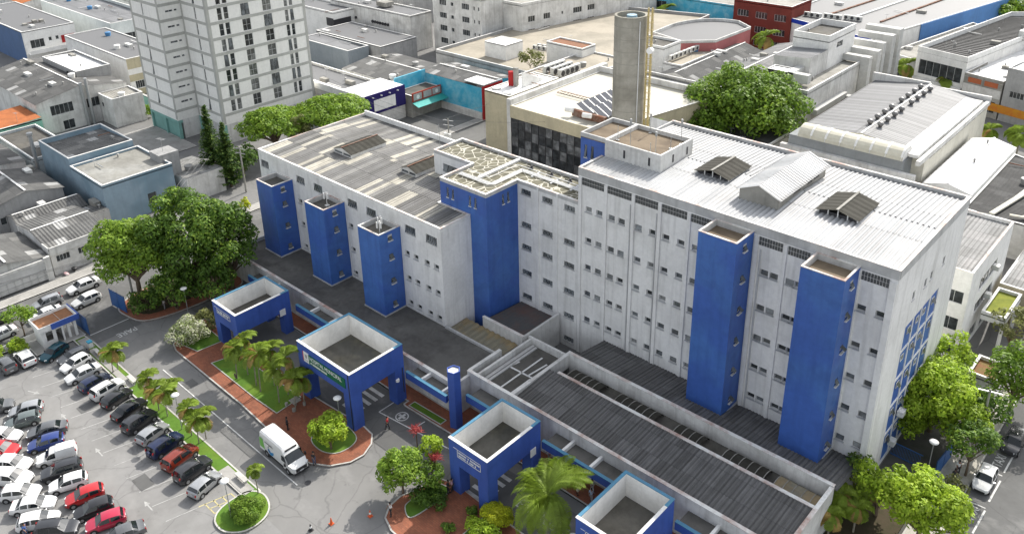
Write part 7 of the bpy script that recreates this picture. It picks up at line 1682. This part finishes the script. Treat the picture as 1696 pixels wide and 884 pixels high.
def vpatch(name, pts, mat, off=.02):
    g = MB(); g.face([(x, y, z) for x, y, z in pts]); g.face([(x, y, z) for x, y, z in pts][::-1]); 
    g = MB(); g.face(pts); return g.build(name, mat, vn)
r4, r5 = rows[4], rows[5]
g = MB()
for j in range(4, m_ - 5):
    p = [Vector(q) for q in (r4[j], r4[j + 1], r5[j + 1], r5[j])]; g.face([q + Vector((.02, 0, .014)) for q in p])
g.build('windscreen', CGLASS, vn)
for sy in (-1, 1):
    y = sy * (VW / 2 + .004); g = MB(); g.face([(1.95, y, 1.28), (1.1, y, 1.28), (1.1, y * .965, 1.88), (1.62, y * .965, 1.88)][::sy]); g.build('cab_window', CGLASS, vn)
    g = MB(); g.bar((2.0, sy * (VW / 2 + .18), 1.45), (2.0, sy * (VW / 2 + .18), 1.1), .12, .22); g.build('mirror', TRIM, vn)
    g = MB(); g.bar((VL / 2 - .05, sy * .62, .95), (VL / 2 - .26, sy * .9, 1.02), .16, .2); g.build('headlight', HEADL, vn)
    g = MB(); g.box(-2.1, 1.3, y - .015, y + .015, .45, .62); g.build('side_moulding', TRIM, vn)
    for sx in (2.1, -1.75):
        a = MB(); a.tube((sx, sy * (VW / 2 - .03), .38), (sx, sy * (VW / 2 + .006), .38), .42, 22); a.build('wheel_arch', TRIM, vn)
        t = MB(); t.tube((sx, sy * (VW / 2 - .22), .34), (sx, sy * (VW / 2 + .014), .34), .34, 22); to = t.build('wheel', TYRE, vn); q = MB(); q.tube((sx, sy * (VW / 2), .34), (sx, sy * (VW / 2 + .02), .34), .19, 14); q.build('rim', RIM, to)
    yy = sy * (VW / 2 + .006)
    g = MB(); g.face([(-VL / 2 + .08, yy, .75), (-2.0, yy, .75), (-2.35, yy * .985, 1.9), (-VL / 2 + .08, yy * .985, 1.9)][::sy]); g.build('green_flash', plain('van_green', (.14, .42, .06), .35) if 'van_green' not in bpy.data.materials else bpy.data.materials['van_green'], vn)
    g = MB(); g.face([(-.9 + .55 * math.cos(R(a)), yy, 1.15 + .5 * math.sin(R(a))) for a in range(180, 361, 15)] + [(-.35, yy, 1.25), (-.9, yy, 1.0), (-1.2, yy, 1.3)]); g.build('blue_emblem', plain('van_blue', (.02, .22, .48), .35) if 'van_blue' not in bpy.data.materials else bpy.data.materials['van_blue'], vn)
    g = MB()
    for a in range(60, 240, 12): g.bar((-.7 + .62 * math.cos(R(a)), yy, 1.3 + .55 * math.sin(R(a))), (-.7 + .62 * math.cos(R(a + 12)), yy, 1.3 + .55 * math.sin(R(a + 12))), .03)
    for k in range(8): g.box(-1.9 + k * .17, -1.78 + k * .17, yy - .006, yy + .006, 1.78, 1.88)
    g.build('emblem_ring', TRIM, vn)
g = MB(); g.box(VL / 2 - .03, VL / 2 + .03, -.62, .62, .55, .9); g.build('grille', TRIM, vn)
g = MB(); g.box(VL / 2 - .05, VL / 2 + .06, -.85, .85, .3, .5); g.build('bumper', TRIM, vn)
g = MB(); g.box(VL / 2 + .02, VL / 2 + .07, -.22, .22, .52, .64); g.build('number_plate', PLATE, vn)
g = MB(); g.bar((1.42, -.68, 2.30), (1.42, .68, 2.30), .10, .14); g.build('roof_light_bar', TRIM, vn)
g = MB()
for k in range(7): g.box(2.55, 2.57, -.3 + k * .08, -.25 + k * .08, 1.17, 1.22)
d = vp - vq; mid = (vp + vq) / 2; vn.location = (mid.x, mid.y, .01); vn.rotation_euler[2] = math.atan2(d.y, d.x)
# spare wheel of the blue off roader
ow = next(o for o in bpy.data.objects if o.get('label', '').startswith('dark blue off roader'))
g = MB(); g.tube((-2.14, 0, 1.0), (-2.34, 0, 1.0), .34, 18); g.build('spare_wheel', PAINT['navy'], ow)
# ================= STREET FURNITURE =================
def lamp(base, h, label, tilt=0):
    b = V(base); e = empty('street_lamp', (b.x, b.y, 0), label, 'street lamp', 'round headed street lamps')
    m = MB(); m.tube((b.x, b.y, 0), (b.x, b.y, h - .25), .06, 8, 0, .04); m.build('pole', STEELG, e)
    m = MB(); m.lathe((b.x, b.y, h), [(0, -.34), (.1, -.32), (.16, -.1), (.42, 0), (.44, .06), (.25, .16), (0, .19)], 20); m.build('lamp_head', plain('white_lamp_head', (.72, .72, .70), .35) if 'white_lamp_head' not in bpy.data.materials else bpy.data.materials['white_lamp_head'], e, True)
lamp((-62.67,40.08,0.00), 4.7, 'round lamp at the island tree beside the largest portal')
lamp((-76.27,28.98,0.00), 4.6, 'round lamp among the middle palms of the planting strip')
lamp((-61.17,25.99,0.00), 4.5, 'round lamp on the round island by the disabled bay')
lamp((-95.79,40.32,0.00), 4.6, 'round lamp behind the white flowering bush')
lamp((-14.38,74.41,0.00), 4.3, 'round lamp beside the blue gate at the hospital end wall')
def cone(p, c1, c2, label):
    b = V(p); e = empty('traffic_cone', (b.x, b.y, 0), label, 'traffic cone', 'traffic cones on the plaza')
    m = MB(); m.box(b.x - .2, b.x + .2, b.y - .2, b.y + .2, .01, .05); m.build('base', c1, e)
    m = MB(); m.lathe((b.x, b.y, .05), [(.15, 0), (.11, .25)], 14); m.lathe((b.x, b.y, .05), [(.08, .45), (.03, .7), (0, .71)], 14); m.lathe((b.x, b.y, .05), [(.11, .25), (.08, .45)], 14, 1); m.build('cone', [c1, c2], e)
OR = plain('cone_orange', (.62, .10, .02), .5)
cone((-53.47,31.91,-0.00), OR, OR, 'orange traffic cone nearest the middle of the plaza'); cone((-51.45,34.92,0.00), OR, WH, 'orange and white cone near the clustered trees'); cone((-54.29,30.17,0.00), TRIM, WH, 'black and white banded cone at the bottom of the plaza')
# lawn table and seats, notice stand
b = V((-70.22,39.43,0.15)); e = empty('garden_table', (b.x, b.y, 0), 'grey concrete garden table with seats at the lawn edge', 'table')
m = MB(); m.box(b.x - .5, b.x + .5, b.y - .5, b.y + .5, .78, .86); m.build('table_top', CONC, e); m = MB(); m.tube((b.x, b.y, .1), (b.x, b.y, .78), .14, 10); m.build('pedestal', CONC, e)
m = MB()
for a in range(4): t = a * math.pi / 2 + .78; m.tube((b.x + 1.0 * math.cos(t), b.y + 1.0 * math.sin(t), .1), (b.x + 1.0 * math.cos(t), b.y + 1.0 * math.sin(t), .52), .18, 10)
build_each(m, 'stool', CONC, e)
b = V((-79.25,37.38,0.15)); e = empty('lawn_sign', (b.x, b.y, 0), 'small dark notice board on posts standing on the sunny lawn', 'sign')
m = MB(); m.box(b.x - .3, b.x + .3, b.y - .02, b.y + .02, .5, 1.05); m.build('board', STEELD, e); m = MB(); m.tube((b.x - .2, b.y, .1), (b.x - .2, b.y, .5), .025, 6); m.tube((b.x + .2, b.y, .1), (b.x + .2, b.y, .5), .025, 6); build_each(m, 'post', STEELD, e)
# barrier box by the gate
b = V((-99.22,28.80,0.30)); e = empty('barrier_box', (b.x, b.y, 0), 'small blue and white barrier box at the end of the strip near the gate house', 'barrier'); m = MB(); m.box(b.x - .3, b.x + .3, b.y - .25, b.y + .25, .12, .85); m.build('cabinet', WH, e); m = MB(); m.box(b.x - .33, b.x + .33, b.y - .28, b.y + .28, .855, 1.0); m.build('lid', plain('cyan_lid', (.03, .3, .45), .5), e)
for i, (q, lb) in enumerate((((-96.86,28.76,0.15), 'white slab bench by the strip near the gate house'), ((-88.40,29.10,0.15), 'white slab bench on the paved part of the strip'), ((-64.64,29.22,0.15), 'white slab bench on the strip near the round island'))):
    b = V(q); e = empty('slab_bench', (b.x, b.y, 0), lb, 'bench'); m = MB(); m.box(b.x - .9, b.x + .9, b.y - .22, b.y + .22, .50, .60); m.build('seat', KERB, e); m = MB(); m.box(b.x - .75, b.x - .6, b.y - .18, b.y + .18, .12, .499); m.box(b.x + .6, b.x + .75, b.y - .18, b.y + .18, .12, .499); build_each(m, 'leg', KERB, e)
# litter on the west pavement
b = V((-120.58,35.47,0.20)); m = MB(); m.blob((b.x, b.y, .32), (.5, .38, .26), 12, 7, 0, .15, random.Random(4)); tag(m.build('rubbish_bag', TRIM, None, True), 'black rubbish bag lying on the pavement by the white street house', 'bag')
b = V((-120.19,34.15,0.20)); m = MB(); m.blob((b.x, b.y, .22), (.7, .3, .14), 12, 6, 0, .25, random.Random(6)); tag(m.build('cloth_heap', weathered('pink_white_cloth', (.5, .42, .42), (.4, .05, .08), .8, 2, 4, 0), None, True), 'heap of pink and white cloth on the pavement beside the black bag', 'cloth')
# overhead poles and wires
def pole(base, h, label, arms=2, drum=True):
    b = V(base); e = empty('utility_pole', (b.x, b.y, 0), label, 'utility pole')
    m = MB(); m.tube((b.x, b.y, 0), (b.x, b.y, h), .17, 10, 0, .11); m.build('pole', CONC, e)
    for k in range(arms): m = MB(); z = h - .3 - k * .9; m.bar((b.x - 1.0, b.y - .3, z), (b.x + 1.0, b.y + .3, z), .1); m.build('cross_arm', STEELG, e)
    for k in range(arms):
        z = h - .2 - k * .9
        for s in (-.9, -.3, .5, .95): m = MB(); m.tube((b.x + s, b.y + s * .3, z), (b.x + s, b.y + s * .3, z + .2), .05, 6); m.build('insulator', TRIM, e)
    if drum:
        for s in (-.5, .1, .7): m = MB(); m.tube((b.x + s, b.y - .4, h - 3.6), (b.x + s, b.y - .4, h - 2.6), .26, 12); m.build('transformer', AC, e)
TP = (-103.30, 95.44)
pole((TP[0], TP[1], 0), 10.5, 'utility pole with transformers behind the hospital wing'); pole((-125.12,66.84,-0.00), 8.5, 'utility pole near the yellow shrub left of the first blue shaft', 2, False)
pole((-104.9, 37.2, 0), 8.8, 'utility pole standing by the open blue gate under the big tree', 1, False); pole((-11.97,81.66,-0.00), 7.5, 'thin utility pole on the east pavement', 1, False)
def wire(a, b_, sag, label, n=10):
    a, b_ = V(a), V(b_); m = MB(); p = a
    for i in range(1, n + 1): t = i / n; q = a.lerp(b_, t) - Vector((0, 0, sag * 4 * t * (1 - t))); m.tube(p, q, .022, 5, 0, cap=False); p = q
    tag(m.build('overhead_wire', plain('wire_black', (.12, .12, .12), .6) if 'wire_black' not in bpy.data.materials else bpy.data.materials['wire_black']), label, 'wire')
wire((TP[0] - .9, TP[1] - .3, 10.3), (-107, 142, 9.5), .6, 'overhead wire from the transformer pole towards the red front')
wire((TP[0] + .9, TP[1] + .3, 10.3), (-90, 106.4, 9.9), .2, 'short overhead wire from the transformer pole to the glass office')
wire((TP[0] - .9, TP[1] - .3, 10.0), (-145, 99, 9.4), .7, 'overhead wire running left from the transformer pole')
wire((TP[0] - .9, TP[1] - .3, 9.2), (-145, 97.5, 8.6), .7, 'lower overhead wire running left from the transformer pole')
# ================= PEOPLE =================
SKIN = [plain('skin_brown', (.28, .15, .09), .6), plain('skin_light', (.45, .28, .2), .6), plain('skin_dark', (.11, .06, .04), .6)]
HAIR = plain('dark_hair', (.012, .010, .009), .7)
def skinned(name, verts, edges, radii, mat, parent, sub=1):
    me = bpy.data.meshes.new(name); me.from_pydata(verts, edges, []); me.materials.append(mat)
    o = bpy.data.objects.new(name, me); C.objects.link(o); o.parent = parent
    sk = o.modifiers.new('skin', 'SKIN'); lay = me.skin_vertices[0] if me.skin_vertices else None
    if lay is None:
        bm = bmesh.new(); bm.from_mesh(me); bm.verts.layers.skin.verify(); bm.to_mesh(me); bm.free(); lay = me.skin_vertices[0]
    for i, r in enumerate(radii): lay.data[i].radius = r if isinstance(r, tuple) else (r, r)
    lay.data[0].use_root = True; sk.use_smooth_shade = True
    if sub: s = o.modifiers.new('sub', 'SUBSURF'); s.levels = sub; s.render_levels = sub
    return o
def person(loc, face, label, shirt, trouser, skin=0, stride=.25, armf=.2, h=1.70, z=0.0, long_=False, group='people around the hospital'):
    e = empty('person', (loc[0], loc[1], z), label, 'person', group, rz=face, local=True); k = h / 1.72
    S = lambda *a: tuple(x * k for x in a)
    s = stride
    J = dict(pel=S(0, 0, .93), sp=S(0, 0, 1.12), ch=S(.01, 0, 1.34), nk=S(.02, 0, 1.47), hb=S(.035, 0, 1.56), hd=S(.045, 0, 1.66),
      hl=S(0, .09, .88), kl=S(s * .45 + .03, .10, .49), al=S(s * .8 - .02, .10, .09), tl=S(s * .8 + .14, .11, .04), hr=S(0, -.09, .88), kr=S(-s * .25 + .03, -.10, .49), ar=S(-s * .8, -.10, .12), tr=S(-s * .8 + .13, -.11, .05),
      sl=S(0, .18, 1.41), el=S(-armf * .5, .24, 1.13), wl=S(-armf * .6 + .08, .25, .89), sr=S(0, -.18, 1.41), er=S(armf * .6, -.24, 1.14), wr=S(armf + .12, -.23, .95))
    ed = [('pel', 'sp'), ('sp', 'ch'), ('ch', 'nk'), ('nk', 'hb'), ('hb', 'hd'), ('pel', 'hl'), ('hl', 'kl'), ('kl', 'al'), ('al', 'tl'), ('pel', 'hr'), ('hr', 'kr'), ('kr', 'ar'), ('ar', 'tr'), ('ch', 'sl'), ('sl', 'el'), ('el', 'wl'), ('ch', 'sr'), ('sr', 'er'), ('er', 'wr')]
    rad = dict(pel=.12, sp=.105, ch=.125, nk=.05, hb=.085, hd=.09, hl=.085, kl=.055, al=.036, tl=.034, hr=.085, kr=.055, ar=.036, tr=.034, sl=.055, el=.038, wl=.026, sr=.055, er=.038, wr=.026)
    V_, E_, R_ = [], [], []; idx = {}
    for n_ in J: idx[n_] = len(V_); V_.append(J[n_]); R_.append(rad[n_] * k)
    E_ = [(idx[a], idx[b]) for a, b in ed]
    for w_, sy in (('wl', 1), ('wr', -1)):
        w0 = Vector(J[w_]); dn_ = Vector((.1, 0, -1)).normalized(); pl_ = w0 + dn_ * .07 * k; pi_ = len(V_); V_.append(tuple(pl_)); R_.append((.034 * k, .02 * k)); E_.append((idx[w_], pi_))
        for q in range(4):
            o_ = Vector(((q - 1.5) * .02 * k, 0, 0)); L_ = (.075, .085, .08, .06)[q] * k; a_ = pl_ + o_ * 1.2 + dn_ * .045 * k; b2 = a_ + (dn_ + Vector((0, -sy * .25, 0))) * L_ * .6
            i0 = len(V_); V_ += [tuple(a_), tuple(b2)]; R_ += [.0095 * k, .008 * k]; E_ += [(pi_, i0), (i0, i0 + 1)]
        i0 = len(V_); V_ += [tuple(w0 + dn_ * .05 * k + Vector((.035, 0, 0)) * k), tuple(w0 + dn_ * .1 * k + Vector((.055, -sy * .01, 0)) * k)]; R_ += [.011 * k, .009 * k]; E_ += [(idx[w_], i0), (i0, i0 + 1)]
    i0 = len(V_); V_.append(S(.135, 0, 1.60)); R_.append(.014 * k); E_.append((idx['hb'], i0))
    skinned('body', V_, E_, R_, SKIN[skin], e)
    sh = [J['pel'], J['sp'], J['ch'], J['sl'], tuple(Vector(J['sl']).lerp(Vector(J['el']), .8)), J['sr'], tuple(Vector(J['sr']).lerp(Vector(J['er']), .8))]
    skinned('shirt', sh, [(0, 1), (1, 2), (2, 3), (3, 4), (2, 5), (5, 6)], [.145 * k, .13 * k, .148 * k, .078 * k, .06 * k, .078 * k, .06 * k], shirt, e)
    if long_: skinned('skirt', [J['sp'], J['pel'], S(.02, 0, .7), S(.03, 0, .42)], [(0, 1), (1, 2), (2, 3)], [.12 * k, .155 * k, .19 * k, .22 * k], trouser, e)
    else: skinned('trousers', [J['pel'], J['hl'], J['kl'], tuple(Vector(J['kl']).lerp(Vector(J['al']), .92)), J['hr'], J['kr'], tuple(Vector(J['kr']).lerp(Vector(J['ar']), .92))], [(0, 1), (1, 2), (2, 3), (0, 4), (4, 5), (5, 6)], [.14 * k, .108 * k, .075 * k, .06 * k, .108 * k, .075 * k, .06 * k], trouser, e)
    m = MB(); m.blob(S(.015, 0, 1.665), (.108 * k, .10 * k, .112 * k), 12, 8); m.build('hair', HAIR, e, True)
    for sy in (-1, 1):
        m = MB(); m.blob(S(.128, sy * .034, 1.635), (.012 * k, .016 * k, .009 * k), 8, 5); m.build('eye', TRIM, e, True)
        a_ = Vector(J['al' if sy > 0 else 'ar']); m = MB(); m.blob((a_.x + .06 * k, a_.y, a_.z - .035 * k), (.14 * k, .05 * k, .055 * k), 10, 6); m.build('shoe', TRIM, e, True)
    return e
def cl(n, c): return plain('cloth_' + n, c, .9)
cRED, cWHT, cBLU, cDRK, cCRM, cPNK, cJEAN, cGRY, cSTR = cl('red', (.45, .03, .04)), cl('white', (.65, .65, .64)), cl('blue', (.05, .11, .30)), cl('dark', (.025, .025, .03)), cl('cream', (.55, .50, .38)), cl('pink', (.45, .28, .33)), cl('jeans', (.06, .09, .16)), cl('grey', (.25, .25, .26)), cl('light_blue', (.34, .42, .55))
def at(q): return (q[0], q[1])
person(at((-59.47,43.83,-0.00)), R(200), 'person in a red top and dark trousers crossing the plaza', cRED, cDRK)
person(at((-49.89,36.19,0.12)), R(250), 'person in white standing at the kerb of the clustered tree island', cWHT, cDRK, z=.12, stride=.05)
person(at((-47.87,41.72,0.12)), R(20), 'person in dark clothes beside the left column of the third portal', cDRK, cDRK, 2, z=.12, stride=.05)
person(at((-47.72,42.09,0.12)), R(200), 'person in a pink top beside the left column of the third portal', cPNK, cDRK, z=.12, stride=.05)
person(at((-38.40,49.95,0.12)), R(270), 'person in a long cream dress on the red pavement', cCRM, cCRM, z=.12, stride=.1, long_=True)
person(at((-37.56,51.12,0.12)), R(180), 'person in a white shirt beside the one in light blue', cWHT, cWHT, z=.12, stride=.1)
person(at((-36.84,50.02,0.12)), R(100), 'person in light blue shirt and pale trousers near the rightmost portal', cSTR, cGRY, z=.12, stride=.2)
person(at((-43.31,51.50,0.12)), R(230), 'person in grey and pink standing behind the third portal column', cPNK, cGRY, z=.12, stride=.05)
person(at((-45.49,50.36,0.12)), R(180), 'person in white walking under the third portal', cWHT, cJEAN, z=.0, stride=.2)
person(at((-60.95,35.35,0.12)), R(10), 'person in dark clothes at the front corner of the hospital van', cDRK, cJEAN, z=.12, stride=.05)
person(at((-67.45,36.55,0.12)), R(60), 'person in black behind the hospital van', cDRK, cDRK, 2, z=.12, stride=.05)
person(at((-12.27,76.65,0.12)), R(300), 'person in a white striped top on the east pavement', cWHT, cDRK, z=.12, stride=.15)
person(at((-12.21,75.19,0.12)), R(120), 'person in a dark brown top on the east pavement', cDRK, cDRK, 2, z=.12, stride=.1)
person(at((-73.53,12.02,0.00)), R(30), 'person in a blue shirt standing between the parked cars', cBLU, cJEAN, stride=.1)
person(at((-100.21,39.16,0.12)), R(90), 'person in white under the big tree beside the brick path', cWHT, cGRY, z=.12, stride=.05)

for k in range(3):
    wire((-104.9 + .4 * k, 37.2, 8.5), (-118.5, -8 + k, 8.2), .5, ('upper', 'middle', 'lower')[k] + ' overhead wire from the pole in the big tree along the west street')
    wire((-104.9 + .4 * k, 37.2, 8.4 - .2 * k), (-130.0, 62 + k, 7.4 - .3 * k), .5, ('upper', 'middle', 'lower')[k] + ' overhead wire crossing in front of the slate blue workshop')
